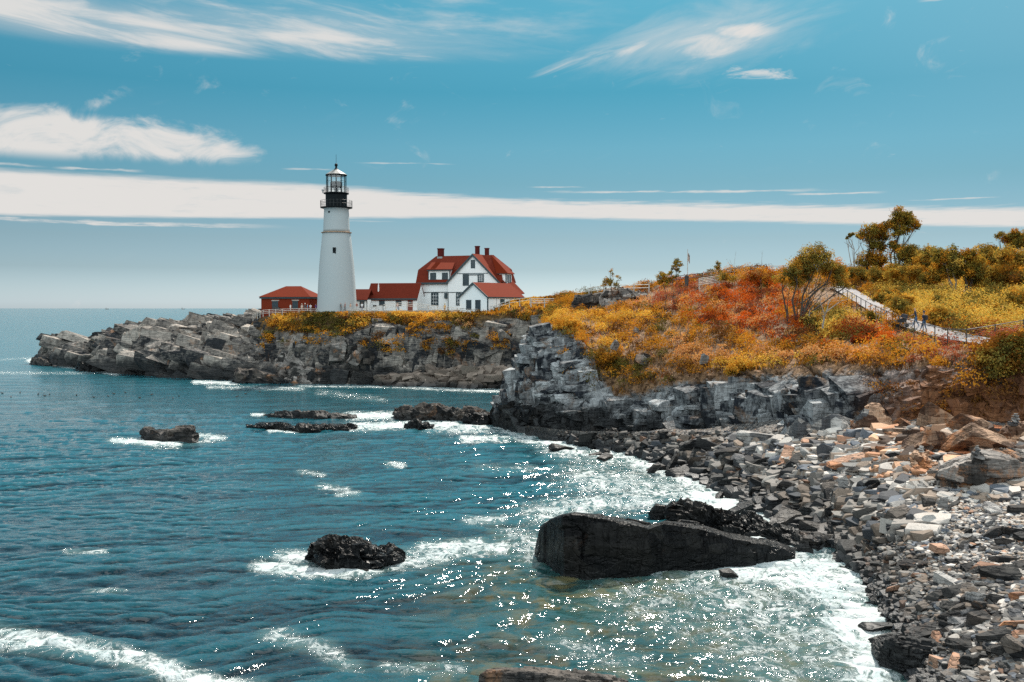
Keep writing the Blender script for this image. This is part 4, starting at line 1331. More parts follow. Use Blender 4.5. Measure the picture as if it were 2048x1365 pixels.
for i, (lab, px, pyb, w, h, d, mt, rot, dp) in enumerate([
        ('pale grey slab with a sloping top, leftmost of the row under the dark cliff', 1612, 893, 62, 40, 77, M_PALE, (-.5, .35, .3), .9),
        ('dark blue grey block filling the corner behind the leftmost pale slab', 1628, 872, 60, 34, 80, M_MID, (-.2, .1, .2), .8),
        ('broad pale slab split by a slanting crack in the middle of the slab row', 1690, 895, 96, 44, 75, M_PALE, (-.65, .3, .25), .9),
        ('upright wedge of grey rock between the two broad pale slabs', 1712, 898, 34, 50, 73.5, M_LEDGE, (-.2, .45, .2), .8),
        ('largest pale slab of the row, its flat face turned to the sun', 1765, 892, 104, 46, 73, M_PALE, (-.7, .35, .3), .9),
        ('small square pale block below the largest slab', 1732, 914, 26, 30, 70.5, M_PALE, (-.1, .05, .2), .8),
        ('long low brown slab below the slab row', 1690, 925, 78, 22, 70, M_LEDGE, (-.3, .25, .2), .9),
        ('grey slab with orange stain above the small cairn', 1835, 893, 100, 44, 71, M_RUST, (-.5, .3, .3), .9),
        ('orange slab behind the grey stained slab at the foot of the earth bank', 1800, 868, 76, 24, 75, M_RUST, (-.4, .2, .2), .9),
        ('rust coloured slab lying under the earth bank, mid way to the right edge', 1900, 882, 130, 42, 69, M_RUST, (-.5, .25, .2), .9),
        ('pale angular rock on the rust coloured slab under the earth bank', 1903, 862, 40, 14, 70, M_PALE, (-.3, .2, .2), .8),
        ('orange tilted slab below the right end of the earth bank', 1975, 892, 120, 44, 65, M_RUST, (-.5, .3, .3), .9),
        ('flat rust stained slab just above the large grey ledge', 2000, 918, 150, 44, 60, M_RUST, (-.55, .3, .2), .9),
        ('brown slab tilting left above the rust brown ledge', 1880, 920, 110, 46, 63, M_RUST, (-.45, .25, .25), .9),
        ('brown slab at the left foot of the rust brown ledge', 1800, 938, 50, 24, 64, M_MID, (-.3, .3, .25), .9),
        ('pale flat slab among the upper stones left of the pale slab row', 1560, 905, 54, 20, 78, M_PALE, (-.4, .3, .25), .9),
        ('grey tilted slab at the left end of the upper rubble', 1350, 905, 56, 24, 92, M_MID, (-.3, -.3, .2), .9),
        ('dark flat slab lying in the middle of the upper rubble', 1425, 918, 66, 22, 86, M_MID, (-.3, -.2, .3), .9)]):
    stone_at('flat_rock', lab, 'rock', px, pyb, w, h, d, mt, 200 + i, rot, dp)

protos = []
for i in range(14):
    V = blocky(V3, rs, .42, .78, 5)
    V = V + (fbm(V * 2.0 + i, i, 3) * .07)[:, None] * V + (blocks(V * 1.6 + i * 7, i, .5) * .022)[:, None] * V
    V *= np.array([1.65, 1.0, .72]) * np.array([rs.uniform(.7, 1.3), 1, rs.uniform(.55, 1.15)])
    protos.append(mesh_np('boulder', V, F3, M_MID, smooth=False))
COLN = {'pale': (M_PALE, ['pale grey', 'whitish', 'light grey']), 'mid': (M_MID, ['brownish grey', 'mid grey']), 'dark': (M_DARK, ['black wet', 'dark wet', 'dark']), 'tan': (M_TAN, ['rust orange', 'reddish tan'])}


def in_poly(x, y, P):
    r = False
    j = len(P) - 1
    for i in range(len(P)):
        if (P[i][1] > y) != (P[j][1] > y) and x < (P[j][0] - P[i][0]) * (y - P[i][1]) / (P[j][1] - P[i][1]) + P[i][0]: r = not r
        j = i
    return r


def wl_y(px):  # waterline row of the photograph
    return float(np.interp(px, [1050, 1150, 1250, 1350, 1450, 1550, 1650, 1720, 1780, 1830, 1900], [871, 890, 905, 938, 985, 1040, 1085, 1150, 1245, 1330, 1420]))


LANDM = [((1050, 1270), (850, 960), 'at the cliff foot'), ((1270, 1420), (850, 920), 'below the dark cliff'), ((1420, 1600), (850, 920), 'left of the pale ledge'),
         ((1250, 1500), (920, 1010), 'in the foam behind the slab'), ((1500, 1700), (900, 1000), 'amid the rubble slope'), ((1700, 1860), (900, 1040), 'left of the grey ledge'),
         ((1500, 1700), (1000, 1140), 'right of the black slab'), ((1700, 1860), (1040, 1180), 'on the dark lower beach'), ((1860, 2100), (1000, 1180), 'before the grey ledge'),
         ((1650, 1860), (1180, 1400), 'beside the white surf'), ((1860, 2100), (1180, 1400), 'on the lower right beach')]
SIZEN = [(0.35, 'small'), (0.55, 'medium'), (0.9, 'large'), (9, 'very large')]
SHAPES = ['angular', 'flat', 'tilted', 'blocky', 'pointed', 'rounded', 'low', 'wedge-shaped', 'slab-like']
placed = []
nb_ = 0
used_labels = {}
tries = 0
cand = []
while nb_ < 285 and tries < 9000:
    tries += 1
    px = rs.uniform(1110, 2060)
    py = rs.uniform(858, 1380)
    if py < 878 and px < 1600: continue
    w = wl_y(px)
    zone_big = px < 1740 and py < 1120
    if py > w + (26 if px < 1720 else 40): continue
    if px > 1580 and py < 915: continue
    if px > 1835 and py < 1010: continue
    if px < 1280 and rs.rand() < .6: continue
    h = hit(px, min(py, w - 2), (BV_C,)) if py <= w else at_h(px, py, 0)
    if h is None: continue
    if zone_big: sz = rs.choice([.40, .58, .80, 1.1], p=[.25, .35, .28, .12]) * rs.uniform(.85, 1.15)
    elif px > 1840 and py < 1180: sz = rs.choice([.2, .3, .45], p=[.5, .38, .12]) * rs.uniform(.85, 1.15)
    else: sz = rs.choice([.24, .34, .5], p=[.42, .42, .16]) * rs.uniform(.85, 1.2)
    if any((h.x - q[0]) ** 2 + (h.y - q[1]) ** 2 < ((sz + q[2]) * .55) ** 2 for q in placed): continue
    placed.append((h.x, h.y, sz))
    up_ = (w - py) / max(30, (w - 862)) * (.6 if px < 1450 else .85 if px < 1600 else 1)
    if up_ < .50 + rs.randn() * .08: cl = rs.choice(['dark', 'mid'], p=[.75, .25])
    elif up_ < .65: cl = rs.choice(['dark', 'mid', 'pale', 'tan'], p=[.22, .45, .28, .05])
    else: cl = rs.choice(['dark', 'mid', 'pale', 'tan'], p=[.05, .35, .52, .08])
    if px > 1650 and py > 1150: cl = rs.choice(['dark', 'mid', 'pale', 'tan'], p=[.42, .32, .18, .08])
    if px > 1740 and py < 960 and rs.rand() < .55: cl = 'tan'
    k = rs.randint(len(protos))
    ob = bpy.data.objects.new('boulder', protos[k])
    COL.objects.link(ob)
    ob.location = (h.x, h.y, h.z + sz * .12)
    tilt = rs.uniform(-.4, .4)
    ob.rotation_euler = (tilt, rs.normal(-.22, .28), rs.normal(.35, .7))
    fl = rs.uniform(.75, 1.1)
    ob.scale = (sz * rs.uniform(.9, 1.35), sz * rs.uniform(.8, 1.1), sz * fl)
    ob.material_slots[0].link = 'OBJECT'
    ob.material_slots[0].material = COLN[cl][0]
    lm = next((t for (a, b), (c2, d2), t in LANDM if a <= px < b and c2 <= py < d2), 'on the shingle beach')
    sn = next(n_ for s_, n_ in SIZEN if sz < s_)
    lab = '%s %s boulder %s' % (sn, COLN[cl][1][0], lm)
    shp = 'flat' if fl < .86 else ('tilted' if abs(tilt) > .24 else 'angular')
    lab = '%s %s %s boulder %s' % (sn, shp, COLN[cl][1][0], lm)
    used_labels.setdefault(lab, []).append((px, ob))
    ob['category'] = 'boulder'
    ob['group'] = 'boulders ' + lm
    nb_ += 1
ORD = ['leftmost', 'second from left', 'third from left', 'fourth from left', 'fifth from left', 'sixth from left', 'seventh from left', 'eighth from left', 'ninth from left', 'tenth from left', 'eleventh from left', 'twelfth from left', 'thirteenth from left', 'fourteenth from left']
for lab, L in used_labels.items():
    L.sort(key=lambda q: q[0])
    for i, (_, ob) in enumerate(L):
        if len(L) == 1: ob['label'] = lab
        elif i == len(L) - 1: ob['label'] = lab + ', rightmost such'
        else: ob['label'] = lab + ', ' + (ORD[i] if i < 14 else 'number %d from left' % (i + 1))

# ---- the rest of the rubble and the pebbles: uncounted stones
def stones(name, n, sampler, base, seed, label):
    rs = np.random.RandomState(seed)
    BV, BF = base
    pool = []
    for i in range(10):
        V = (blocky(BV, rs, .5, .8, 3) if len(BV) > 60 else chip(BV, rs, 7, .5, .85)) * np.array([1.5, .95, .62])
        pool.append(V)
    Vs, Fs, Cs = [], [], []
    cnt = 0
    t = 0
    while cnt < n and t < n * 8:
        t += 1
        r = sampler(rs)
        if r is None: continue
        p_, s_, c_ = r
        V = pool[rs.randint(10)] * s_ * rs.uniform(.8, 1.25, 3)
        a, b = rs.normal(.3, .9), rs.normal(.1, .3)
        ca_, sa_, cb, sb = math.cos(a), math.sin(a), math.cos(b), math.sin(b)
        M1 = np.array([[ca_, -sa_, 0], [sa_, ca_, 0], [0, 0, 1]]) @ np.array([[1, 0, 0], [0, cb, -sb], [0, sb, cb]])
        V = V @ M1.T + np.array([p_[0], p_[1], p_[2] + s_ * .15])
        Fs.append(BF + cnt * len(BV))
        Vs.append(V)
        Cs.append(np.tile(np.array(c_), (len(V), 1)))
        cnt += 1
    return put(name, mesh_np(name, np.concatenate(Vs), np.concatenate(Fs), M_PEB, colors=np.concatenate(Cs)), kind='stuff', label=label)


m, o = newmat('pebble')
p = pos()
c_ = attr('tint', True)
wet = 1.0 - sstep(sep(p)[2] + (noise(p, .4, 4) - .5) * 1.4, 0.3, 1.5)
f_ = noise(p, 6.0, 6, .7)
cc_ = mixc(1.0, c_, mixc(f_, (.55, .55, .56), (1.3, 1.28, 1.25)), 'MULTIPLY')
q = principled(color=mixc(wet * .85, cc_, (.022, .023, .026)), rough=.85 - wet * .4, spec=.35, normal=bump(noise(p, 9., 5, .7), .8, .06))
N.nt.links.new(q.outputs[0], o.inputs[0])
M_PEB = m
PAL = [((.42, .385, .355), 3), ((.56, .52, .48), 2.0), ((.24, .23, .22), 2.2), ((.06, .06, .065), 2.6), ((.31, .24, .19), 2.6), ((.36, .20, .13), .5), ((.12, .135, .16), 1.4)]
PW = np.array([w for _, w in PAL]); PW = PW / PW.sum()


def col_pick(rs, up_):
    c = np.array(PAL[rs.choice(len(PAL), p=PW)][0]) * rs.uniform(.8, 1.2)
    if up_ < .62: c = c * (.10 + up_ * .75)
    return tuple(np.clip(c, 0, .85))


def samp_rubble(rs):
    px, py = rs.uniform(1110, 2060), rs.uniform(856, 1150)
    if py < np.interp(px, [1110, 1400, 1600, 1800, 2060], [868, 866, 864, 862, 860]): return None
    if px > 1860 and py > 1005: return None
    w = wl_y(px)
    if py > w + 14 or (px > 1740 and py > 1080): return None
    if rs.rand() < (py - 860) / 500 or (px > 1840 and rs.rand() < .3): return None
    h = hit(px, min(py, w - 1), (BV_C,))
    if h is None: return None
    s = rs.choice([.13, .24, .40, .62], p=[.42, .32, .18, .08]) * rs.uniform(.8, 1.2)
    up_ = (w - py) / max(30, (w - 862)) * (.6 if px < 1450 else .85 if px < 1600 else 1)
    if h.z < -.15: return None
    cc = col_pick(rs, up_ + .05)
    if px > 1740 and py < 960 and rs.rand() < .6: cc = tuple(np.array(cc) * np.array((1.15, .72, .48)))
    if py < 880 and px < 1620: s = min(s, .3); cc = tuple(np.array(cc) * .4)  # stones along the cliff foot darkened to stand in for its shadow
    return h, s, cc


def samp_pebble(rs):
    # even in world space over the near beach
    y = rs.uniform(33, 62)
    x = rs.uniform(9, 46)
    px = 1024 + x / y * F
    if px < 1600 or px > 2450: return None
    z = ground(x, y, (BV_C,))
    if z is None or z < -.1: return None
    py = HZ + (14 - z) * F / y
    if py < 985 and px > 1840: return None
    s = rs.choice([.07, .13, .22], p=[.40, .36, .24]) * rs.uniform(.8, 1.2)
    if px > 1850 and py < 1150: s *= .72
    elif py > 1150 and px < 1850: s *= 1.25
    w = wl_y(px)
    up_ = (w - py) / max(30, (w - 862))
    if py > 1180 and px > 1850: up_ = .3 + rs.uniform(-.2, .3)
    return (x, y, z), s, col_pick(rs, up_ + .12)


stones('rubble', 6000, samp_rubble, (V2, F2), 21, 'tumbled grey stones filling the slope between the boulders')
stones('pebbles', 19500, samp_pebble, (V1, F1), 22, 'pale and dark pebbles covering the near beach')


def samp_cove(rs):
    px = rs.uniform(760, 1030)
    py = rs.uniform(738, 779)
    if px < 860 and py < 752: return None
    h = hit(px, py, (BV_A,)) or at_h(px, 776, 0)
    return h + Vector((0, -rs.uniform(0, 1.5), -.1)), rs.choice([.5, .8, 1.2]) * rs.uniform(.8, 1.2), tuple(np.array((.22, .175, .145)) * rs.uniform(.5, 1.5))


stones('cove_rubble', 420, samp_cove, (V2, F2), 23, 'brownish boulders heaped along the back of the cove')


# ---- cairns
def cairn(px, py, s, n, label):
    h = hit2(px, py)
    if h is None: return
    root = thing('cairn', label, 'cairn', tuple(h), group=None)
    z = 0
    rs = np.random.RandomState(int(px))
    for i in range(n):
        r = s * (1 - .13 * i) * rs.uniform(.85, 1.1)
        V = chip(V2, rs, 8, .5, .85) * np.array([r, r * .9, r * .42])
        V[:, 2] += z + r * .36
        V[:, 0] += rs.uniform(-.1, .1) * r
        z += r * .70
        put('stone', mesh_np('stone', V, F2, M_PALE), root)


def hit2(px, py):
    """what the camera sees at a pixel, loose rocks included"""
    dg = bpy.context.evaluated_depsgraph_get()
    ok, loc, n_, i_, ob, mt = sc.ray_cast(dg, CAM, ray(px, py).normalized())
    return loc if ok else None


bpy.context.view_layer.update()
for a in [(1954, 918, .26, 7, 'tall cairn of seven pale stones on top of the large grey ledge'), (2030, 852, .34, 5, 'cairn of bluish stones on the pointed outcrop at the right edge'),
          (1843, 906, .2, 4, 'small cairn on the rust brown ledge'), (1820, 862, .28, 2, 'two flat stones piled on the orange and grey ledge')]:
    cairn(*a)

# ================================================================== BUILDINGS
class Frame:
    """a building's own axes: x along its front, y back into its depth, z up"""
    def __init__(s, px, py, d, theta):
        s.o = at(px, py, d)
        s.th = theta
        s.X = Vector((math.cos(theta), -math.sin(theta), 0))
        s.Y = Vector((math.sin(theta), math.cos(theta), 0))

    def p(s, px, py, yb):
        """local point at building depth yb seen at the pixel"""
        k = (px - 1024) / F
        z = 0.0
        for _ in range(3):
            Yw_f = lambda x: s.o.y + x * s.X.y + yb * s.Y.y
            # x from  X_world = k * dep,  dep = Yw*cp - (z-CAMZ)*sp
            a = s.X.x - k * cp * s.X.y
            b = k * (cp * (s.o.y + yb * s.Y.y) - (z - CAMZ) * sp) - s.o.x - yb * s.Y.x
            x = b / a
            Yw = Yw_f(x)
            r = ray(px, py)
            z = CAMZ + r.z / r.y * Yw
        return Vector((x, yb, z - s.o.z))

    def thing(s, name, label, cat, group=None): return thing(name, label, cat, tuple(s.o), -s.th, group)


def window(fr, parent, x0, y0, x1, y1, yb, fw=.13, name='window', grid=(1, 2), pane=None, z=None):
    """from pixel corners on the wall plane y=yb"""
    a, b = fr.p(x0, y1, yb), fr.p(x1, y0, yb)
    win_local(parent, a.x, b.x, a.z, b.z, yb, fw, name, grid, pane)


def win_local(parent, xa, xb, za, zb, yb, fw=.13, name='window', grid=(1, 2), pane=None):
    mb = MB()
    f, k = yb - .07, yb + .05
    mb.box(xa, xa + fw, f, k, za, zb).box(xb - fw, xb, f, k, za, zb).box(xa + fw, xb - fw, f, k, zb - fw, zb).box(xa + fw, xb - fw, f, k, za, za + fw)
    w = mb.build(name, M_TRIM, parent)
    mb = MB().box(xa + fw, xb - fw, yb - .025, yb + .04, za + fw, zb - fw)
    put('pane', mb.mesh('pane', pane or M_PANE), w)
    if grid:
        mb = MB()
        for i in range(1, grid[0]):
            x = xa + (xb - xa) * i / grid[0]
            mb.box(x - .025, x + .025, yb - .05, yb - .026, za + fw, zb - fw)
        for i in range(1, grid[1]):
            z = za + (zb - za) * i / grid[1]
            mb.box(xa + fw, xb - fw, yb - .053, yb - .026, z - .03, z + .03)
        if mb.v: mb.build('glazing_bar', M_WHITE if grid[0] > 1 else M_TRIM, w)
    return w


# ---- lighthouse
D_L = 200.0
lb = at(674, 625, D_L)
s_ = D_L / F


def zt(py): return (625 - py) * s_


tower = thing('lighthouse', 'tall tapering white lighthouse tower with a black lantern gallery', 'lighthouse', tuple(lb))
mb = MB().lathe([(8.3 / 2, -1.5), (40.2 * s_, 0), (39.4 * s_, zt(618)), (36.8 * s_, zt(570)), (34.2 * s_, zt(529)), (30.8 * s_, zt(496)), (27.9 * s_, zt(469)), (27.6 * s_, zt(467.4))], 64)
mb.build('tower', M_TOWER, tower, smooth=True)
MB().lathe([(27.5 * s_, zt(467.3)), (30.2 * s_, zt(467)), (30.2 * s_, zt(465.9)), (26.6 * s_, zt(465.2))], 64).build('belt_course', M_RING, tower)
mb = MB().lathe([(26.4 * s_, zt(465.1)), (26.0 * s_, zt(460)), (24.8 * s_, zt(430)), (24.2 * s_, zt(421)), (25.4 * s_, zt(419.5)), (25.4 * s_, zt(418.6))], 64)
mb.build('upper_tower', M_TOWER, tower, smooth=True)
MB().lathe([(26 * s_, zt(418.5)), (31.5 * s_, zt(417.6)), (31.8 * s_, zt(416.2)), (22 * s_, zt(416.0))], 48).build('lower_gallery', M_BLACK, tower)
MB().lathe([(21.2 * s_, zt(415.9)), (21.2 * s_, zt(391)), (20.6 * s_, zt(390.4))], 48).build('watch_room', M_BLACK, tower, smooth=False)
MB().lathe([(20.6 * s_, zt(390.3)), (24.8 * s_, zt(389.6)), (24.8 * s_, zt(387.8)), (19.6 * s_, zt(387.2))], 48).build('upper_gallery', M_BLACK, tower)


def railing(r, z0, z1, n, parent, mat):
    mb = MB()
    for k in range(n):
        w = 2 * math.pi * k / n
        mb.tube([(r * math.cos(w), r * math.sin(w), z0), (r * math.cos(w), r * math.sin(w), z1)], .028, 5)
    for f in (1.0, .52):
        z = z0 + (z1 - z0) * f
        mb.tube([(r * math.cos(2 * math.pi * k / 32), r * math.sin(2 * math.pi * k / 32), z) for k in range(33)], .028, 5, cap=False)
    mb.build('railing', mat, parent)


railing(31.2 * s_, zt(416.2), zt(403.2), 28, tower, M_METAL)
railing(24.4 * s_, zt(387.8), zt(377.5), 20, tower, M_METAL)
# lantern
lr = 19.2 * s_
n12 = 12
mbg, mbm = MB(), MB()
for k in range(n12):
    a0, a1 = 2 * math.pi * (k + .3) / n12, 2 * math.pi * (k + 1.3) / n12
    p0, p1 = (lr * math.cos(a0), lr * math.sin(a0)), (lr * math.cos(a1), lr * math.sin(a1))
    mbg.poly([(p0[0], p0[1], zt(387)), (p1[0], p1[1], zt(387)), (p1[0], p1[1], zt(353)), (p0[0], p0[1], zt(353))])
    mbm.tube([(p0[0], p0[1], zt(387.5)), (p0[0], p0[1], zt(352.5))], .085, 6)
    for f in (.33, .66):
        z = zt(387) + (zt(353) - zt(387)) * f
        mbm.tube([(*p0, z), (*p1, z)], .025, 5)
lan = mbm.build('lantern_frame', M_BLACK, tower)
put('lantern_glass', mbg.mesh('lantern_glass', M_GLASS), lan)
MB().lathe([(.35, zt(387)), (.35, zt(378)), (1.05, zt(377)), (1.2, zt(376)), (1.2, zt(366.5)), (.9, zt(365)), (.2, zt(365))], 16).build('beacon_lamp', M_BLACK, tower)
MB().lathe([(20.4 * s_, zt(353)), (21.4 * s_, zt(352)), (21.2 * s_, zt(351.2)), (12 * s_, zt(345.5)), (4 * s_, zt(341)), (3.2 * s_, zt(339.5))], 12).build('lantern_roof', M_GREYROOF, tower)
MB().lathe([(21.0 * s_, zt(353.6)), (21.8 * s_, zt(352.8)), (21.8 * s_, zt(351.9)), (20 * s_, zt(351.8))], 12).build('roof_rim', M_BLACK, tower)
fin = MB().lathe([(4.2 * s_, zt(342.2)), (4.6 * s_, zt(340.5)), (2.4 * s_, zt(339)), (1.8 * s_, zt(335.4)), (2.6 * s_, zt(334.6)), (3.3 * s_, zt(332.5)), (2.6 * s_, zt(330)), (1 * s_, zt(328.8))], 16)
fin.tube([(0, 0, zt(329)), (0, 0, zt(311.5))], .035, 5)
fin.build('finial', M_BLACK, tower, smooth=False)
MB().tube([(-24.6 * s_, -.5, zt(388)), (-26 * s_, -.5, zt(388)), (-26 * s_, -.5, zt(383))], .1, 6).box(-27.6 * s_, -25 * s_, -.9, -.1, zt(384.5), zt(381.5)).build('fog_signal', M_GALV, tower)


def tower_opening(px, py0, py1, w, r, name):
    x = (px - 674) * s_
    y = -math.sqrt(r * r - x * x)
    MB().box(x - w / 2, x + w / 2, y - .06, y + .5, zt(py1), zt(py0)).build(name, M_BLACK, tower)


tower_opening(675, 497.5, 511.8, .62, 31.5 * s_, 'window')
tower_opening(663.5, 425.5, 428.8, .33, 25.0 * s_, 'porthole')
tower_opening(691, 395.5, 398.2, .3, 21.2 * s_, 'porthole')


def gable_roof(mb, x0, x1, y0, y1, z0, z1, th=.16, over=.3, axis='x', m=0):
    """pitched roof with its ridge along the axis"""
    if axis == 'x':
        ym = (y0 + y1) / 2
        k = (z1 - z0) / (ym - y0)
        mb.slab([(x0 - over, y0 - over, z0 - k * over), (x1 + over, y0 - over, z0 - k * over), (x1 + over, ym, z1), (x0 - over, ym, z1)], th, m)
        mb.slab([(x0 - over, ym, z1), (x1 + over, ym, z1), (x1 + over, y1 + over, z0 - k * over), (x0 - over, y1 + over, z0 - k * over)], th, m)
    else:
        xm = (x0 + x1) / 2
        k = (z1 - z0) / (xm - x0)
        mb.slab([(x0 - over, y0 - over, z0 - k * over), (xm, y0 - over, z1), (xm, y1 + over, z1), (x0 - over, y1 + over, z0 - k * over)], th, m)
        mb.slab([(xm, y0 - over, z1), (x1 + over, y0 - over, z0 - k * over), (x1 + over, y1 + over, z0 - k * over), (xm, y1 + over, z1)], th, m)
    return mb


# ---- red brick building
fb = Frame(522.6, 626, 206, R(12))
brick = fb.thing('brick_building', 'small red brick building with a hipped orange red roof left of the lighthouse', 'building')
c0 = fb.p(522.6, 595, 0)
c1 = fb.p(618.6, 595, 0)
W_, Dp, H_ = c1.x, 6.6, c0.z
MB().box(0, W_, 0, Dp, -1.5, H_).build('wall', M_BRICK, brick)
MB().box(-.28, W_ + .28, -.28, Dp + .28, H_ - .28, H_ + .05).build('cornice', M_TRIM, brick)
e0, e1 = -.45, W_ + .45
r0, r1 = fb.p(572, 572.8, Dp / 2), fb.p(602, 572.8, Dp / 2)
hz_ = (r0.z + r1.z) / 2
z0 = H_ + .06
mb = MB()
A0, A1, A2, A3 = (e0, -.45, z0), (e1, -.45, z0), (e1, Dp + .45, z0), (e0, Dp + .45, z0)
B0, B1 = (r0.x, Dp / 2, hz_), (r1.x, Dp / 2, hz_)
for pl in ([A0, A1, B1, B0], [A1, A2, B1], [A2, A3, B0, B1], [A3, A0, B0]): mb.poly(pl)
mb.poly([A3, A2, A1, A0])
mb.build('roof', M_ROOFB, brick)
for (xa, ya, xb, yb_) in ((544.4, 602.5, 556.2, 614.5), (585, 602, 596, 618.5)):
    w = window(fb, brick, xa, ya, xb, yb_, 0, .12)
    a, b = fb.p(xa - 1.2, ya, 0), fb.p(xb + 2.2, ya - 2.0, 0)
    MB().box(a.x, b.x, -.09, .1, a.z, b.z).build('lintel', M_STONE, brick)
a, b = fb.p(546, 620, 0), fb.p(560, 614, 0)
MB().box(a.x, b.x, -.5, -.02, a.z + .2, b.z - .1).build('fog_horn_shelf', M_METAL, brick)

# ---- covered way between the tower and the house
fc = Frame(733, 624, 206, R(14))
way = fc.thing('covered_way', 'long low white building with a dark red roof joining the lighthouse to the house', 'building')
a, b = fc.p(733, 597.5, 0), fc.p(834.5, 597.5, 0)
L_, He, rz_ = b.x, a.z, fc.p(742, 567, 2.4).z
mb = MB().box(0, L_, 0, 4.8, -1.5, He)
mb.poly([(0, 0, He), (0, 4.8, He), (0, 2.4, rz_ - .1)]).poly([(L_, 4.8, He), (L_, 0, He), (L_, 2.4, rz_ - .1)])
mb.build('wall', M_WHITE, way)
gable_roof(MB(), .3, L_ - .25, 0, 4.8, He + .05, rz_, .16, .3).build('roof', M_ROOF, way)
MB().box(-.02, L_, -.4, -.28, He - .28, He + .02).build('eaves_board', M_TRIM, way)
for q in ((758.3, 598.5, 769.5, 612), (791.5, 598.5, 803, 612)): window(fc, way, *q, 0, .12, grid=(1, 2))
a, b = fc.p(815.5, 613, 0), fc.p(825.5, 600, 0)
dr = MB().box(a.x, b.x, -.06, .05, -.3, b.z).build('door', plain('red_brown_door', (.22, .05, .03), .5), way)
MB().box(a.x + .25, b.x - .25, -.09, -.062, a.z + .5, b.z - .3).build('pane', M_PANE, dr)
a, b = fc.p(746, 614.5, 0), fc.p(753, 610.5, 0)
MB().box(a.x, b.x, -.07, .02, a.z, b.z).build('notice_board', M_METAL, way)
v = fc.p(757, 579, 1.2)
MB().lathe([(.18, v.z - .7), (.16, v.z + .5), (.05, v.z + 1.3)], 8, c=(v.x, 1.2)).build('vent_pipe', M_WHITE, way)
for x in (0.06, L_ * .33, L_ * .64):
    MB().box(x - .06, x + .06, -.035, 0.01, -1, He - .28).build('corner_board', M_TRIM, way)

fs = Frame(690, 624, 204.5, R(14))
porch = fs.thing('porch', 'small white porch with a dark red lean-to roof against the lighthouse tower', 'building')
a, b = fs.p(700, 600, 0), fs.p(735.5, 600, 0)
x0, x1 = fs.p(694, 600, 0).x, fs.p(734.6, 600, 0).x
r_ = fs.p(709, 578.9, 2.0)
MB().box(x0 + .3, x1, 0, 4, -1.5, a.z).build('wall', M_WHITE, porch)
e = fs.p(692.5, 600, -.35)
e2 = fs.p(736.3, 578.9, 2.0)
mb = MB()
mb.slab([(e.x, -.35, a.z), (x1 + .1, -.35, a.z), (x1 + .1, 2.0, r_.z), (r_.x, 2.0, r_.z)], .15)
mb.slab([(x1 + .1, 4.35, a.z), (e.x, 4.35, a.z), (r_.x, 2.0, r_.z), (x1 + .1, 2.0, r_.z)], .15)
mb.slab([(e.x, -.35, a.z), (r_.x, 2.0, r_.z), (e.x, 4.35, a.z)], .15)
mb.build('roof', M_ROOF, porch)
MB().box(e.x + .3, x1 + .1, -.42, -.30, a.z - .3, a.z - .1).build('eaves_board', M_TRIM, porch)
window(fs, porch, 719.5, 601.8, 728.8, 616, 0, .12, 'door_opening', None)
a2, b2 = fs.p(705, 613, 0), fs.p(710.5, 609, 0)
MB().box(a2.x, b2.x, -.07, .02, a2.z, b2.z).build('notice_board', M_METAL, porch)
for xx in (x1 - .07,): MB().box(xx - .07, xx + .07, -.035, 0.01, -1, a.z - .3).build('corner_board', M_TRIM, porch)


# ---- keeper's house
TH = R(22)
fh = Frame(837, 622, 208, TH)
house = fh.thing('house', 'large white keepers house with red gambrel roofs and three brick chimneys', 'house')


def Z(zx, zy, yb): return fh.p(780 + zx / 6.4, 470 + zy / 6.4, yb)


def zxy(zx, zy): return 780 + zx / 6.4, 470 + zy / 6.4


E0 = Z(325, 614, -.35); E0w = Z(365, 740, 0); top_w = Z(365, 635, 0).z
belt = Z(365, 740, 0).z
xR = Z(1425, 740, .2).x                     # right end of the body
DEP = 7.0
MB().box(0.06, xR, 0.06, DEP, -1.8, belt).build('lower_wall', M_WHITE, house)
MB().box(-.02, xR + .05, -.04, DEP + .05, belt + .12, top_w).build('upper_wall', M_WHITE, house)
MB().box(-.05, xR + .08, -.08, DEP + .08, belt, belt + .118).build('belt_board', M_TRIM, house)
MB().box(-.36, Z(745, 614, -.45).x, -.5, -.34, top_w - .02, top_w + .36).build('eaves_board', M_TRIM, house)
# main roof: steep lower slope, gentler upper slope, hipped ends
K0 = Z(360, 450, 1.0)
R0, R1 = Z(590, 270, 3.6), Z(1325, 262, 3.6)
rz0 = (R0.z + R1.z) / 2
ez = top_w + .3
kz = K0.z
xr = xR + .35
K1x = Z(1500, 490, 1.2).x
Bk = DEP + .4
mid = 3.6
rf = MB()
e0, e1, e2, e3 = (-.4, -.45, ez), (xr, -.45, ez), (xr, Bk, ez), (-.4, Bk, ez)
k0, k1, k2, k3 = (K0.x, 1.0, kz), (xr - .5, 1.0, kz), (xr - .5, Bk - 1.2, kz), (K0.x, Bk - 1.2, kz)
q0, q1 = (R0.x, mid, rz0), (R1.x, mid, rz0)
for pl in ([e0, e1, k1, k0], [k0, k1, q1, q0], [e1, e2, k2, k1], [k1, k2, q1], [e2, e3, k3, k2], [k2, k3, q0, q1], [e3, e0, k0, k3], [k3, k0, q0], [e3, e2, e1, e0]): rf.poly(pl)
roof = rf.build('roof', M_ROOF, house)
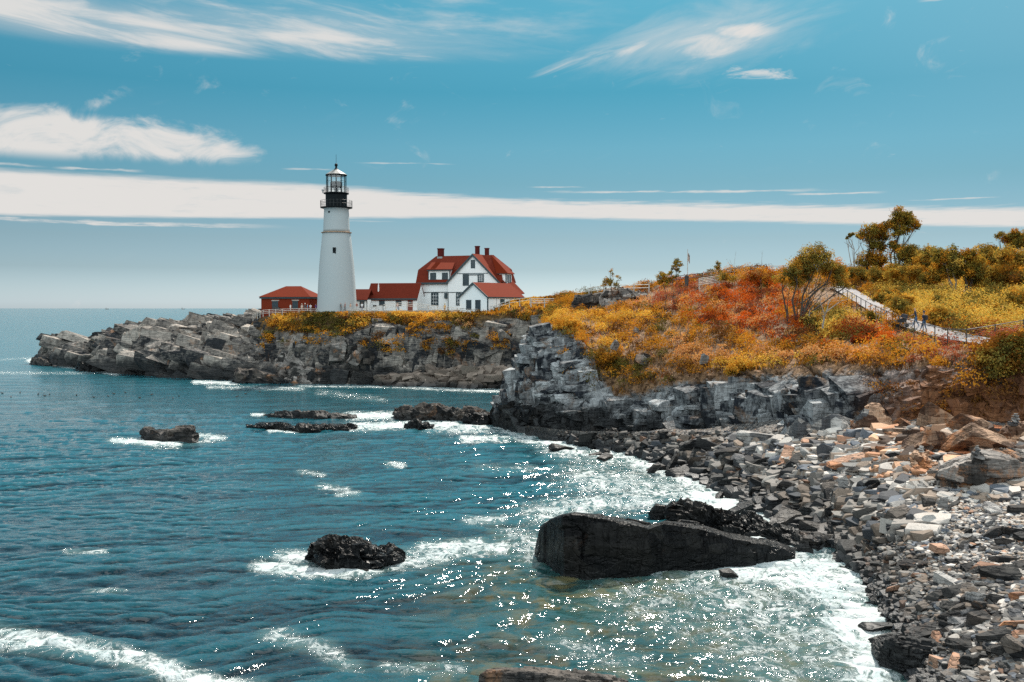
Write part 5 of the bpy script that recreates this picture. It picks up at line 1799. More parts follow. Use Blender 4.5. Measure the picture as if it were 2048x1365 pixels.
# right skirt roof running down behind the small house
s0, s1 = Z(1440, 585, -.2), Z(1560, 578, 4.0)
s2, s3 = Z(1725, 750, 5.2), Z(1632, 760, 1.2)
sk = MB().slab([tuple(s0), tuple(s3), tuple(s2), tuple(s1)], .2)
sk.build('skirt_roof', M_ROOFB, house)
b0 = Vector((s3.x - .5, s3.y + .3, 0)); b1 = Vector((s2.x - .5, s2.y - .2, 0))
MB().hexa([(xR - 1, 1.5, -2), (b0.x, b0.y, -2), (b1.x, b1.y, -2), (xR - 1, 6, -2), (xR - 1, 1.5, s3.z - .3), (b0.x, b0.y, s3.z - .25), (b1.x, b1.y, s2.z - .25), (xR - 1, 6, s2.z - .3)]).build('side_wall', M_WHITE, house)
# left dormer
d0, d1 = Z(490, 590, -.1), Z(768, 590, -.1)
dt = Z(490, 447, -.1).z
dm = MB().box(d0.x, d1.x, -.1, 3.4, d0.z, dt).build('dormer', M_WHITE, house)
a, b = Z(462, 442, -.5), Z(795, 440, -.5)
c_, e = Z(845, 308, 3.9), Z(572, 308, 3.9)
MB().slab([tuple(a), tuple(b), tuple(c_), tuple(e)], .14).build('dormer_roof', M_ROOFB, house)
MB().box(a.x + .15, b.x - .1, -.46, -.1, a.z - .34, a.z - .16).build('dormer_trim', M_TRIM, house)
for q in ((515, 487, 590, 577), (667, 485, 742, 574)): window(fh, house, *zxy(q[0], q[1]), *zxy(q[2], q[3]), -.1, .16)
for x in (d0.x, d1.x - .14): MB().box(x, x + .14, -.14, -.101, d0.z, dt).build('corner_board', M_TRIM, house)
# big front gable
gy = -.75
ap = Z(1055, 240, gy - .2); gl_, gr_ = Z(722, 612, gy - .2), Z(1420, 606, gy - .2)
xm = ap.x
wl, wr = Z(742, 700, gy).x, Z(1400, 700, gy).x
slope = (ap.z - gl_.z) / (ap.x - gl_.x)
slopeR = (ap.z - gr_.z) / (gr_.x - ap.x)
sl_ = (slope + slopeR) / 2


def gz(x, off=.3): return ap.z - abs(x - xm) * sl_ - off


g = MB()
F0 = [(wl, gy, -1.8), (wr, gy, -1.8), (wr, gy, gz(wr)), (xm, gy, gz(xm)), (wl, gy, gz(wl))]
Bq = [(x, 1.6, z) for x, y, z in F0]
g.poly(F0)
g.poly(Bq[::-1])
for i in range(5):
    j = (i + 1) % 5
    g.poly([F0[j], F0[i], Bq[i], Bq[j]])
g.build('gable_wall', M_WHITE, house)
gb = gy - .28
xl, xrr = gl_.x, gr_.x
yb2 = 5.0
gm = MB()
gm.slab([(xl, gb, gz(xl, 0)), (xm, gb, gz(xm, 0)), (xm, yb2, gz(xm, 0)), (xl, yb2, gz(xl, 0))], .2)
gm.slab([(xm, gb, gz(xm, 0)), (xrr, gb, gz(xrr, 0)), (xrr, yb2 - 1.0, gz(xrr, 0)), (xm, yb2, gz(xm, 0))], .2)
gm.build('gable_roof', M_ROOFB, house)
rk_ = MB()
for xs_a in (xl, xrr):
    rk_.hexa([(xs_a, gb - .06, gz(xs_a, .52)), (xm, gb - .06, gz(xm, .52)), (xm, gb + .1, gz(xm, .52)), (xs_a, gb + .1, gz(xs_a, .52)),
              (xs_a, gb - .06, gz(xs_a, .02)), (xm, gb - .06, gz(xm, .02)), (xm, gb + .1, gz(xm, .02)), (xs_a, gb + .1, gz(xs_a, .02))])
rk_.build('rake_board', M_TRIM, house)
bz_ = Z(1000, 496, gy).z
MB().box(Z(865, 496, gy).x, Z(1258, 496, gy).x, gy - .04, gy + .02, bz_ - .07, bz_ + .07).build('belt_board', M_TRIM, house)
bz_ = Z(800, 737, gy).z
MB().box(wl - .02, wr, gy - .05, gy + .02, bz_ - .07, bz_ + .07).build('belt_board', M_TRIM, house)
window(fh, house, *zxy(1036, 321), *zxy(1089, 429), gy, .12)
window(fh, house, *zxy(933, 503), *zxy(1010, 652), gy, .18)
window(fh, house, *zxy(1123, 503), *zxy(1202, 606), gy, .18, grid=(3, 4))
a, b = Z(1010, 520, gy), Z(1123, 506, gy)
MB().box(a.x, b.x, gy - .06, gy + .02, a.z, b.z).build('window_head', M_TRIM, house)
window(fh, house, *zxy(528, 740), *zxy(620, 905), 0.06, .18, grid=(3, 4))
window(fh, house, *zxy(846, 740), *zxy(905, 905), gy, .16, grid=(3, 4))
MB().box(wl - .02, wl + .12, gy - .05, gy + .02, -1.5, belt).build('corner_board', M_TRIM, house)
MB().box(-.0, .14, .0, .058, -1.5, belt).build('corner_board', M_TRIM, house)
a, b = Z(705, 815, .06), Z(735, 745, .06)
MB().box(a.x, b.x, -.35, .06, a.z, b.z).build('porch_lamp_bracket', M_TRIM, house)
# corner dormer on the right slope
yq = .35
a, b = Z(1400, 600, yq), Z(1488, 500, yq)
d3 = 2.9
MB().box(a.x, b.x, yq, yq + d3, a.z - 1.6, b.z).build('dormer', M_WHITE, house)
MB().box(b.x - .16, b.x + .06, yq - .05, yq + .12, a.z - .7, b.z).build('corner_board', M_TRIM, house)
for k in (0, 1):
    y0_ = yq + .55 + k * 1.15
    mb = MB().box(b.x - .02, b.x + .06, y0_, y0_ + .8, a.z - .2, b.z - .2)
    w_ = mb.build('window', M_TRIM, house)
    MB().box(b.x + .055, b.x + .08, y0_ + .13, y0_ + .67, a.z - .07, b.z - .33).build('pane', M_PANE, w_)
tp = (R1.x - .3, mid - .6, rz0 + .05)
f0_, f1_, f2_ = (a.x - .5, yq - .35, b.z + .1), (b.x + .5, yq - .35, b.z + .1), (b.x + .5, yq + d3 + .5, b.z + .1)
dr_ = MB()
dr_.slab([f0_, f1_, tp], .12)
dr_.slab([f1_, f2_, tp], .12)
dr_.build('dormer_roof', M_ROOFB, house)
MB().box(a.x - .45, b.x + .45, yq - .3, yq - .18, b.z - .02, b.z + .06).build('dormer_trim', M_TRIM, house)
# chimneys
for zx0, zx1, zt0, zb0, yb in ((608, 665, 172, 335, 3.2), (1088, 1130, 142, 300, 4.6), (1212, 1252, 168, 300, 5.4)):
    a, b = Z(zx0, zb0, yb), Z(zx1, zt0, yb)
    w = (b.x - a.x)
    ch = MB().box(a.x, b.x, yb, yb + w * 1.0, a.z - .8, b.z - .22).box(a.x - .07, b.x + .07, yb - .07, yb + w + .07, b.z - .22, b.z).build('chimney', M_CHIM, house)
    MB().box(a.x - .06, b.x + .06, yb - .06, yb + w + .06, a.z - .8, a.z + (.9 if zx0 < 700 else .2)).build('flashing', M_GALV, ch)

# ---- small gabled house in front
fg = Frame(919.6, 621, 187, R(38))
small = fg.thing('outbuilding', 'small white outbuilding with a red gable roof in front of the keepers house', 'house')


def Y_(zx, zy, yb): return fg.p(780 + zx / 6.4, 470 + zy / 6.4, yb)


wR = Y_(1252, 800, 0).x
zl, apx = Y_(893, 790, 0).z, Y_(1055, 612, 0)
LN = 10.6
xm2 = wR / 2
mb = MB()
F0 = [(0, 0, -2), (wR, 0, -2), (wR, 0, zl), (xm2, 0, apx.z - .12), (0, 0, zl)]
Bq = [(x, LN, z) for x, y, z in F0]
mb.poly(F0).poly(Bq[::-1])
for i in range(5):
    j = (i + 1) % 5
    mb.poly([F0[j], F0[i], Bq[i], Bq[j]])
mb.build('wall', M_WHITE, small)
gable_roof(MB(), 0, wR, 0, LN, zl + .1, apx.z + .06, .15, .28, 'y').build('roof', M_ROOFB, small)
k_ = (apx.z - zl) / xm2
rk_ = MB()
for xa in (-.3, wR + .3):
    za = zl - .3 * k_ + .1
    rk_.hexa([(xa, -.36, za - .34), (xm2, -.36, apx.z - .28), (xm2, -.281, apx.z - .28), (xa, -.281, za - .34), (xa, -.36, za + .02), (xm2, -.36, apx.z + .08), (xm2, -.281, apx.z + .08), (xa, -.281, za + .02)])
rk_.build('rake_board', M_TRIM, small)
MB().box(wR - .16, wR + .03, -.04, .14, -1.8, zl - .1).build('corner_board', M_TRIM, small)
for q in ((977, 833, 1042, 962), (1093, 833, 1160, 962)):
    window(fg, small, 780 + q[0] / 6.4, 470 + q[1] / 6.4, 780 + q[2] / 6.4, 470 + q[3] / 6.4, 0, .16)
MB().box(wR - .01, wR + .06, 3.6, 4.9, 1.2, 2.1).build('window', M_TRIM, small)
for y in (2.5, 8.5): MB().box(wR - .01, wR + .025, y, y + .06, -1.8, zl - .1).build('wall_batten', M_TRIM, small)
MB().box(wR + .2, wR + .3, -.2, LN + .2, zl - .32, zl - .12).build('gutter', M_TRIM, small)


# ================================================================== FENCES, PATH
def rail_fence(name, label, pts, hgt, rails, mat, spacing=2.4, pr=.06, rr=.045, group=None, boards=True):
    """pts: ground points"""
    P = [Vector(p) for p in pts]
    t = thing(name, label, 'fence', tuple(P[0]), 0, group)
    L = [0]
    for a, b in zip(P[:-1], P[1:]): L.append(L[-1] + (b - a).length)
    n = max(2, int(round(L[-1] / spacing)) + 1)
    posts = []
    for i in range(n):
        s = L[-1] * i / (n - 1)
        j = max(k for k in range(len(P)) if L[k] <= s + 1e-6)
        j = min(j, len(P) - 2)
        f = (s - L[j]) / max(1e-6, L[j + 1] - L[j])
        posts.append(P[j].lerp(P[j + 1], f) - P[0])
    pm = MB().box(-pr, pr, -pr, pr, -.35, hgt + .04).mesh('post', mat)
    for q in posts:
        o_ = put('post', pm, t)
        o_.location = q
    for k in range(rails):
        z = hgt * (1 - k / rails * .92) - .03
        MB().tube([q + Vector((0, -pr - .01, z)) for q in posts], rr, 5).build('rail', mat, t)
    return t, posts


def on_ground(pxs, pys, ds=None, dz=0.0, trees=None):
    out = []
    for i, (a, b) in enumerate(zip(pxs, pys)):
        if ds is not None: out.append(at(a, b, ds[i]))
        else:
            h = hit(a, b, trees)
            out.append((h if h is not None else at(a, b, 120)) + Vector((0, 0, dz)))
    return out


rail_fence('fence', 'pale wooden rail fence round the shrubs in front of the brick building', on_ground([506, 524, 560, 600, 650], [640, 631, 629, 628, 629], [209, 203, 200, 199, 198]), 1.05, 3, M_RAILW, 1.9)
rail_fence('fence', 'pale wooden rail fence running from the lighthouse to below the keepers house', on_ground([650, 700, 740, 780, 815, 850, 900, 935], [629, 630, 627, 618, 616, 620, 626, 629], [198, 196, 195, 193, 192, 191, 188, 186]), 1.05, 3, M_RAILW, 2.2)
rail_fence('fence', 'pale wooden rail fence climbing from the small white outbuilding up the shrub bank', on_ground([935, 965, 990, 1020, 1060], [630, 630, 622, 612, 606], [185, 184, 183, 182, 180]), 1.05, 2, M_RAILW, 2.2)
rail_fence('fence', 'short wooden rail fence on the golden shrubs right of the keepers house', on_ground([1062, 1100, 1146], [611, 611, 610], [170, 168, 166]), 1.1, 3, M_RAILW, 3.2, .08, .06)
rail_fence('fence', 'wooden rail fence on the rock outcrop along the skyline', on_ground([1178, 1215, 1260, 1298], [590, 584, 584, 583], [146, 145, 144, 143]), 1.0, 2, M_RAILW, 2.4, .08, .06)
rail_fence('fence', 'thin black metal rail fence along the top of the ridge', on_ground([1345, 1400, 1450, 1490, 1560, 1600], [567, 561, 554, 547, 546, 548], [137, 135, 134, 133, 132, 131]), .95, 2, M_METAL, 2.2, .045, .045)
rail_fence('fence', 'section of wooden slat fence set in the ridge among the shrubs', on_ground([1398, 1438], [574, 568], [131.5, 130.5]), 1.1, 5, M_RAILW, 2.6, .06, .05)

# path
LE = [(1655, 580), (1668, 586), (1700, 606), (1740, 631), (1775, 650), (1810, 664), (1850, 677), (1890, 686), (1925, 691), (1960, 697)]
RE = [(1688, 568), (1700, 570), (1742, 595), (1780, 616), (1815, 632), (1850, 645), (1890, 657), (1930, 667), (1970, 676), (2010, 684)]


def dens(pts, n):
    x = np.linspace(0, len(pts) - 1, n)
    return np.interp(x, range(len(pts)), [p_[0] for p_ in pts]), np.interp(x, range(len(pts)), [p_[1] for p_ in pts])


NP = 90
lx, ly = dens(LE, NP)
rx, ry_ = dens(RE, NP)
rows = []
for i in range(NP):
    r = []
    for k in range(9):
        t = k / 8
        t = .12 + .70 * t
        h = hit(lx[i] * (1 - t) + rx[i] * t, ly[i] * (1 - t) + ry_[i] * t, (BV_B,))
        r.append(tuple(h) if h is not None else (r[-1] if r else (0, 100, 10)))
    rows.append(r)
GP = smooth_grid(np.array(rows), 8)
GP[:, :, 2] += .22
GPf = GP.reshape(-1, 3)
put('path', mesh_np('path', GPf, grid_faces(NP, 9), M_PATH, smooth=True), kind='structure')
# sandy verge next to it
BV_P = bvh(GPf, grid_faces(NP, 9))


def gnd(px, py):
    d = ray(px, py).normalized()
    r = BV_P.ray_cast(CAM, d)
    h = hit(px, py)
    if r[0] is not None and (h is None or r[3] < (h - CAM).length + .5): return r[0]
    return h


# black mesh fence along the path
fx = [1668, 1698, 1738, 1775, 1810, 1848, 1885, 1912, 1960, 2048, 2120]
fy = [589, 608, 633, 652, 667, 681, 690, 696, 690, 675, 664]
fpts = [gnd(a, b) for a, b in zip(fx, fy)]
fpts = [p_ if p_ is not None else at(2048, 690, 76) for p_ in fpts]
ft, posts = rail_fence('fence', 'black metal mesh fence with a pale top rail along the gravel path', fpts, 1.35, 1, M_METAL, 2.1, .03, .035)
mb = MB()
for k in range(1, 9):
    z = 1.35 * k / 9
    mb.tube([q + Vector((0, 0, z)) for q in posts], .006, 3, cap=False)
mb.build('wire_mesh', M_METAL, ft)

# ---- flagpole and bin on the ridge
h = at(1375, 556, 136.5)
g_ = ground(h.x, h.y) or h.z
fp = thing('flagpole', 'thin pale flagpole with a limp flag on the ridge', 'flagpole', (h.x, h.y, g_))
tz = at(1375, 499, 136.5).z - g_
MB().tube([(0, 0, -.3), (0, 0, tz)], [.07, .04], 6).build('pole', M_RAILW, fp)
fv = MB()
rsf = np.random.RandomState(3)
W0 = [(0.05, 0), (.16, -.08), (.22, .06), (.30, -.02)]
for k in range(3):
    fv.hexa([(W0[k][0], W0[k][1], tz - 1.6 - .15 * k), (W0[k + 1][0], W0[k + 1][1], tz - 1.7 - .15 * k), (W0[k + 1][0], W0[k + 1][1] + .02, tz - 1.7 - .15 * k), (W0[k][0], W0[k][1] + .02, tz - 1.6 - .15 * k),
             (W0[k][0], W0[k][1], tz - .5 - .1 * k), (W0[k + 1][0], W0[k + 1][1], tz - .6 - .15 * k), (W0[k + 1][0], W0[k + 1][1] + .02, tz - .6 - .15 * k), (W0[k][0], W0[k][1] + .02, tz - .5 - .1 * k)])
fv.build('flag', plain('faded_flag', (.55, .42, .36), .8, .35, 1.5), fp)
h = at(1373.5, 562, 134)
bn = thing('litter_bin', 'dark round litter bin beside the flagpole on the ridge', 'bin', (h.x, h.y, h.z - .2))
MB().lathe([(.25, -.5), (.27, .75)], 16).build('body', M_METAL, bn)
MB().lathe([(.29, .751), (.29, .8), (.18, .9)], 16).build('lid', M_BLACK, bn)


# ================================================================== PEOPLE
def skin_body(kind):
    """one continuous figure, 1.75 m; returns vertices, quads/tris"""
    J = {}
    if kind == 'stand':
        Lk, Rk, La, Ra = ((-.1, .02, .5), (-.11, .03, .08)), ((.1, -.03, .5), (.12, 0, .08)), ((-.22, .02, 1.12), (-.22, -.10, .88)), ((.22, .02, 1.12), (.2, -.12, .9))
    elif kind == 'walk':
        Lk, Rk, La, Ra = ((-.09, .14, .52), (-.09, .34, .09)), ((.09, -.02, .5), (.09, -.22, .14)), ((-.23, -.08, 1.14), (-.2, .12, .95)), ((.23, .06, 1.14), (.2, .22, .98))
    else:  # pushing something in front
        Lk, Rk, La, Ra = ((-.09, .12, .52), (-.09, .28, .09)), ((.09, -.04, .5), (.09, -.26, .14)), ((-.24, .12, 1.16), (-.18, .40, 1.06)), ((.24, .12, 1.16), (.18, .40, 1.06))
    lean = .10 if kind == 'push' else .02
    P = [((0, 0, .95), .150, .115), ((0, lean * .4, 1.14), .135, .10), ((0, lean * .8, 1.34), .165, .115), ((0, lean, 1.46), .07, .06), ((0, lean + .02, 1.55), .062, .062), ((0, lean + .025, 1.64), .088, .10), ((0, lean + .02, 1.72), .06, .07)]
    E = [(0, 1), (1, 2), (2, 3), (3, 4), (4, 5), (5, 6)]

    def add(p_, r, par, r2=None):
        P.append((p_, r, r2 or r)); E.append((par, len(P) - 1)); return len(P) - 1
    for sx, (kn, an) in ((-1, Lk), (1, Rk)):
        a = add((sx * .09, 0, .88), .095, 0)
        b = add(kn, .062, a)
        c2 = add(an, .042, b)
        add((an[0], an[1] + .14, an[2] - .045), .034, c2)
    for sx, (el, ha) in ((-1, La), (1, Ra)):
        a = add((sx * .19, lean * .8, 1.38), .055, 2)
        b = add(el, .042, a)
        c2 = add(ha, .032, b)
        add((ha[0], ha[1] + .05, ha[2] - .07), .03, c2)
    me = bpy.data.meshes.new('tmp')
    me.from_pydata([p_[0] for p_ in P], E, [])
    ob = bpy.data.objects.new('tmp', me)
    COL.objects.link(ob)
    md = ob.modifiers.new('s', 'SKIN')
    for v, p_ in zip(me.skin_vertices[0].data, P): v.radius = (p_[1], p_[2])
    me.skin_vertices[0].data[0].use_root = True
    sb = ob.modifiers.new('u', 'SUBSURF'); sb.levels = 1; sb.render_levels = 1
    dg = bpy.context.evaluated_depsgraph_get()
    ev = ob.evaluated_get(dg).to_mesh()
    V = [tuple(v.co) for v in ev.vertices]
    Fc = [tuple(p_.vertices) for p_ in ev.polygons]
    ob.evaluated_get(dg).to_mesh_clear()
    bpy.data.objects.remove(ob)
    return V, Fc


BODY = {k: skin_body(k) for k in ('stand', 'walk', 'push')}
CM = {}


def cloth(c_):
    if c_ not in CM: CM[c_] = plain('fabric_%d' % len(CM), c_, .8, .1)
    return CM[c_]


SKIN = plain('skin', (.48, .27, .18), .6, .05)


def person(loc, rz, kind, label, shirt, pants, hair=(.04, .025, .02), hat=None, scale=1.0, pack=None, group=None):
    V, Fc = BODY[kind]
    root = thing('person', label, 'person', tuple(loc), rz, group)
    me = bpy.data.meshes.new('body')
    me.from_pydata([(x * scale, y * scale, z * scale) for x, y, z in V], [], Fc)
    for mt in (SKIN, cloth(shirt), cloth(pants), cloth(hair), cloth((.05, .05, .05))): me.materials.append(mt)
    for p_ in me.polygons:
        c2 = p_.center / scale
        if c2.z < .10: k = 4
        elif c2.z < .97 and abs(c2.x) < .19 and not (abs(c2.x) > .165 and c2.z > .8): k = 2
        elif c2.z > 1.665 or (c2.z > 1.56 and c2.y < .01): k = 3
        elif c2.z > 1.47: k = 0
        elif abs(c2.x) > .17 and c2.z < 1.14: k = 0
        else: k = 1
        p_.material_index = k
        p_.use_smooth = True
    put('body', me, root)
    if hat:
        MB().lathe([(.16 * scale, 1.69 * scale), (.155 * scale, 1.70 * scale), (.105 * scale, 1.71 * scale), (.09 * scale, 1.80 * scale), (.03 * scale, 1.82 * scale)], 12, c=(0, .03)).build('hat', cloth(hat), root)
    if pack:
        MB().hexa([(-.14, -.30, 1.02), (.14, -.30, 1.02), (.15, -.10, 1.0), (-.15, -.10, 1.0), (-.12, -.26, 1.42), (.12, -.26, 1.42), (.13, -.10, 1.44), (-.13, -.10, 1.44)]).build('backpack', cloth(pack), root)
    return root


# on the path
h1 = gnd(1848, 664); h2 = gnd(1832, 655); h3 = gnd(1820, 650)
person(h1, R(28), 'walk', 'person in a navy jacket with a dark backpack walking away on the gravel path', (.015, .025, .05), (.04, .09, .17), pack=(.02, .02, .025), hat=(.02, .03, .05))
person(h2, R(62), 'push', 'person in a dark top and blue jeans pushing a stroller on the gravel path', (.02, .035, .06), (.05, .13, .25))
st = thing('stroller', 'dark stroller with a hood pushed along the gravel path', 'stroller', (h2.x - .95, h2.y + .42, h2.z), R(62))
MB().hexa([(-.26, -.2, .45), (.26, -.2, .45), (.26, .45, .40), (-.26, .45, .40), (-.27, -.34, .98), (.27, -.34, .98), (.25, .5, .62), (-.25, .5, .62)]).build('seat', cloth((.02, .02, .025)), st)
MB().hexa([(-.28, -.36, .80), (.28, -.36, .80), (.27, .22, .95), (-.27, .22, .95), (-.25, -.32, 1.12), (.25, -.32, 1.12), (.24, .12, 1.2), (-.24, .12, 1.2)]).build('hood', cloth((.03, .03, .04)), st)
MB().tube([(-.25, -.62, 1.05), (-.25, .05, .55), (-.25, .45, .15)], .02, 6).tube([(.25, -.62, 1.05), (.25, .05, .55), (.25, .45, .15)], .02, 6).tube([(-.25, -.62, 1.05), (.25, -.62, 1.05)], .02, 6).build('frame', M_METAL, st)
for sx in (-.27, .27):
    for sy in (-.3, .48):
        mb = MB()
        mb.tube([(sx - .02, sy, .14), (sx + .02, sy, .14)], .14, 14)
        mb.build('wheel', M_BLACK, st)

PPL = [(563, 632, 200, 'stand', (.02, .02, .025), (.03, .03, .04), None, 'person in black standing at the fence in front of the brick building'),
       (581, 626, 202, 'stand', (.75, .75, .72), (.5, .5, .5), None, 'person in white by the second window of the brick building'),
       (604, 628, 200, 'stand', (.6, .5, .42), (.3, .25, .2), (.75, .7, .6), 'person in tan with a pale hat right of the brick building window'),
       (610, 628, 200.5, 'walk', (.05, .06, .07), (.2, .2, .2), (.7, .7, .65), 'person in dark clothes with a white hat near the brick corner'),
       (615, 628, 200, 'stand', (.05, .35, .6), (.2, .2, .25), None, 'person in a bright blue top at the fence'),
       (621, 628, 200.5, 'stand', (.78, .78, .8), (.35, .45, .5), None, 'person in a white top at the corner of the brick building'),
       (632, 627, 199, 'stand', (.10, .03, .28), (.1, .1, .15), None, 'person in purple between the brick building and the tower'),
       (638, 628, 200, 'stand', (.7, .75, .8), (.15, .4, .6), None, 'person in white and pale blue left at the foot of the tower'),
       (642, 628, 199, 'walk', (.04, .12, .3), (.05, .05, .1), None, 'person in a blue top in front of the tower'),
       (649, 626, 199, 'stand', (.015, .02, .03), (.04, .15, .25), None, 'person in a black top standing in front of the tower'),
       (682, 631, 196, 'stand', (.03, .03, .04), (.1, .1, .1), None, 'person in dark clothes at the right foot of the tower'),
       (690, 630, 195.5, 'stand', (.22, .06, .05), (.12, .1, .1), None, 'person in a brown red top by the tower'),
       (701, 631, 195.3, 'stand', (.55, .35, .25), (.6, .6, .6), None, 'person in a tan top below the porch'),
       (713.5, 631, 195.3, 'walk', (.30, .10, .07), (.5, .5, .5), None, 'person in a rust top walking below the porch'),
       (724, 630, 195, 'stand', (.8, .8, .8), (.2, .2, .25), (.1, .06, .05), 'person in white in front of the porch doorway'),
       (795, 619, 192, 'stand', (.6, .45, .4), (.4, .4, .45), None, 'person in pale pink below the covered way window'),
       (889.5, 623, 187, 'stand', (.62, .38, .16), (.5, .3, .15), (.6, .45, .2), 'person in a tan coat and hat at the fence before the keepers house')]
rsp = random.Random(4)
for px, py, d, kd, sh_, pt, ht, lab in PPL:
    l = at(px, py, d)
    g_ = ground(l.x, l.y, (BV_A,))
    if g_ is not None: l.z = max(g_, l.z - .3)
    person(l, rsp.uniform(0, 6.28), kd, lab, sh_, pt, hat=ht, scale=rsp.uniform(.92, 1.0), group='people looking round the lighthouse')

# ---- ducks on the water, boats on the horizon
duck = MB()
duck.tube([(-.26, 0, .10), (-.2, 0, .1), (-.05, 0, .09), (.12, 0, .09), (.22, 0, .12), (.26, 0, .22), (.30, 0, .30), (.37, 0, .31), (.44, 0, .29)], [.02, .07, .13, .13, .08, .045, .06, .045, .012], 8)
DUCKS = ['leftmost of all', 'third from left', 'fifth from left', 'sixth from left', 'seventh from left', 'eighth from left', 'ninth from left', 'tenth from left', 'eleventh from left', 'twelfth from left', 'sixth from right', 'fifth from right', 'fourth from right', 'third from right', 'second from right', 'rightmost of all', 'fourth from left', 'seventh from right']
dk = duck.mesh('duck', plain('duck_feathers', (.05, .04, .035), .7, .3, 6), True)
for i, (px, py) in enumerate([(5, 788), (22, 796), (76, 790), (90, 793), (99, 791), (153, 792), (188, 796), (217, 794), (228, 789), (251, 787), (303, 791), (346, 798), (358, 794), (474, 795), (491, 789), (520, 785), (40, 787), (280, 797)]):
    l = at_h(px, py, 0)
    o_ = bpy.data.objects.new('duck', dk)
    COL.objects.link(o_)
    o_.location = (l.x, l.y, .04)
    o_.rotation_euler = (0, 0, rsp.uniform(0, 6.28))
    o_.scale = (.75, .75, .75)
    o_['label'] = 'small dark duck on the calm water before the headland, %s' % DUCKS[i]
    o_['category'] = 'duck'
    o_['group'] = 'ducks scattered on the water'
for px, hh, lab in ((214, 18, 'tiny ship on the horizon, farther left of the two'), (366, 22, 'tiny ship on the horizon, nearer the headland')):
    l = at_h(px, 619.4, 0)
    b_ = thing('ship', lab, 'ship', (l.x, l.y, -2))
    s = l.y / 22000
    MB().hexa([(-30 * s, -5, 0), (30 * s, -5, 0), (30 * s, 5, 0), (-30 * s, 5, 0), (-34 * s, -6, 12), (36 * s, -6, 12), (36 * s, 6, 12), (-34 * s, 6, 12)]).build('hull', M_GALV, b_)
    MB().box(-26 * s, -14 * s, -4, 4, 12, hh).tube([(-20 * s, 0, hh), (-20 * s, 0, hh + 10)], 1.0, 5).build('superstructure', M_GALV, b_)

# ================================================================== VEGETATION
def quads(C, n1, size, rs, aspect=.55):
    """leaf quads at centres C"""
    n = len(C)
    a = rs.randn(n, 3); a /= np.linalg.norm(a, axis=1, keepdims=True)
    b = np.cross(a, n1); b /= (np.linalg.norm(b, axis=1, keepdims=True) + 1e-6)
    a = np.cross(b, n1 + .35 * a); a /= (np.linalg.norm(a, axis=1, keepdims=True) + 1e-6)
    s = size[:, None]
    V = np.stack([C - a * s, C - b * s * aspect, C + a * s, C + b * s * aspect], 1).reshape(-1, 3)
    Fq = np.arange(n * 4).reshape(n, 4)
    return V, Fq


def leaves_at(centers, radii, n_per, size, cols, rs, flat=.7, shell=.45, dome=True):
    """lumpy leaf clusters; centers (m,3), radii (m,), n_per (m,), cols (m,3)"""
    idx = np.repeat(np.arange(len(centers)), n_per)
    n = len(idx)
    d = rs.randn(n, 3); d /= np.linalg.norm(d, axis=1, keepdims=True)
    if dome: d[:, 2] = np.where(d[:, 2] < -.25, -d[:, 2], d[:, 2])
    r = radii[idx] * (shell + (1 - shell) * rs.rand(n) ** .6)
    lump = 1 + .35 * (vnoise(centers[idx] * 3.1 + d * 2.4, 5) - .5) * 2
    off = d * (r * lump)[:, None]
    off[:, 2] *= flat
    C = centers[idx] + off
    nn_ = d + rs.randn(n, 3) * .6 + np.array([0, 0, .5])
    nn_ /= np.linalg.norm(nn_, axis=1, keepdims=True)
    sz = size * rs.uniform(.6, 1.35, n)
    V, Fq = quads(C, nn_, sz, rs)
    col = cols[idx] * rs.uniform(.82, 1.18, (n, 1)) * (1 + rs.randn(n, 3) * .05)
    return V, Fq, np.repeat(np.clip(col, 0.002, .9), 4, axis=0)


def blades(P, h, w, cols, rs):
    n = len(P)
    a = rs.uniform(0, 6.28, n)
    lean = rs.randn(n, 2) * .22
    s = np.stack([np.cos(a), np.sin(a), a * 0], 1) * w[:, None]
    tip = P + np.stack([lean[:, 0] * h, lean[:, 1] * h, h], 1)
    mid_ = P + np.stack([lean[:, 0] * h * .3, lean[:, 1] * h * .3, h * .55], 1)
    V = np.stack([P - s, P + s, mid_ + s * .8, tip], 1).reshape(-1, 3)
    return V, np.arange(n * 4).reshape(n, 4), np.repeat(np.clip(cols * rs.uniform(.7, 1.3, (n, 1)), .002, .9), 4, axis=0)


def sample(G, V, nc, n, rs, dens_fn, kmax):
    """random points on a terrain grid, chosen by area x density(px,py,point)"""
    G3 = V.reshape(-1, nc, 3)[:kmax]
    a, b, c2 = G3[:-1, :-1], G3[:-1, 1:], G3[1:, :-1]
    ar = np.linalg.norm(np.cross(b - a, c2 - a), axis=2).ravel()
    cen = ((a + G3[1:, 1:]) / 2).reshape(-1, 3)
    px, py = proj(cen)
    dn = dens_fn(px, py, cen)
    w = ar * dn
    tot = w.sum()
    cdf = np.cumsum(w) / tot
    i = np.searchsorted(cdf, rs.rand(n))
    A, B, C = a.reshape(-1, 3)[i], b.reshape(-1, 3)[i], c2.reshape(-1, 3)[i]
    u, v = rs.rand(n, 1), rs.rand(n, 1)
    P = A + (B - A) * u + (C - A) * v
    return P


def lerp_in(x, a, b): return np.clip((x - a) / (b - a), 0, 1)


GOLD = np.array((.46, .215, .026)); DGOLD = np.array((.17, .075, .014)); YEL = np.array((.60, .36, .06)); YG = np.array((.54, .37, .075)); OLIVE = np.array((.10, .085, .022))
RUST_ = np.array((.44, .095, .014)); RBRN = np.array((.17, .042, .018)); STRAW = np.array((.52, .27, .10)); BROWN = np.array((.15, .07, .025)); MAUVE = np.array((.32, .10, .055))


def blobs(px, py, L):
    r = np.zeros_like(px)
    for x, y, rx, ry2, s in L: r = np.maximum(r, s * np.clip(1.3 - np.hypot((px - x) / rx, (py - y) / ry2), 0, 1))
    return r


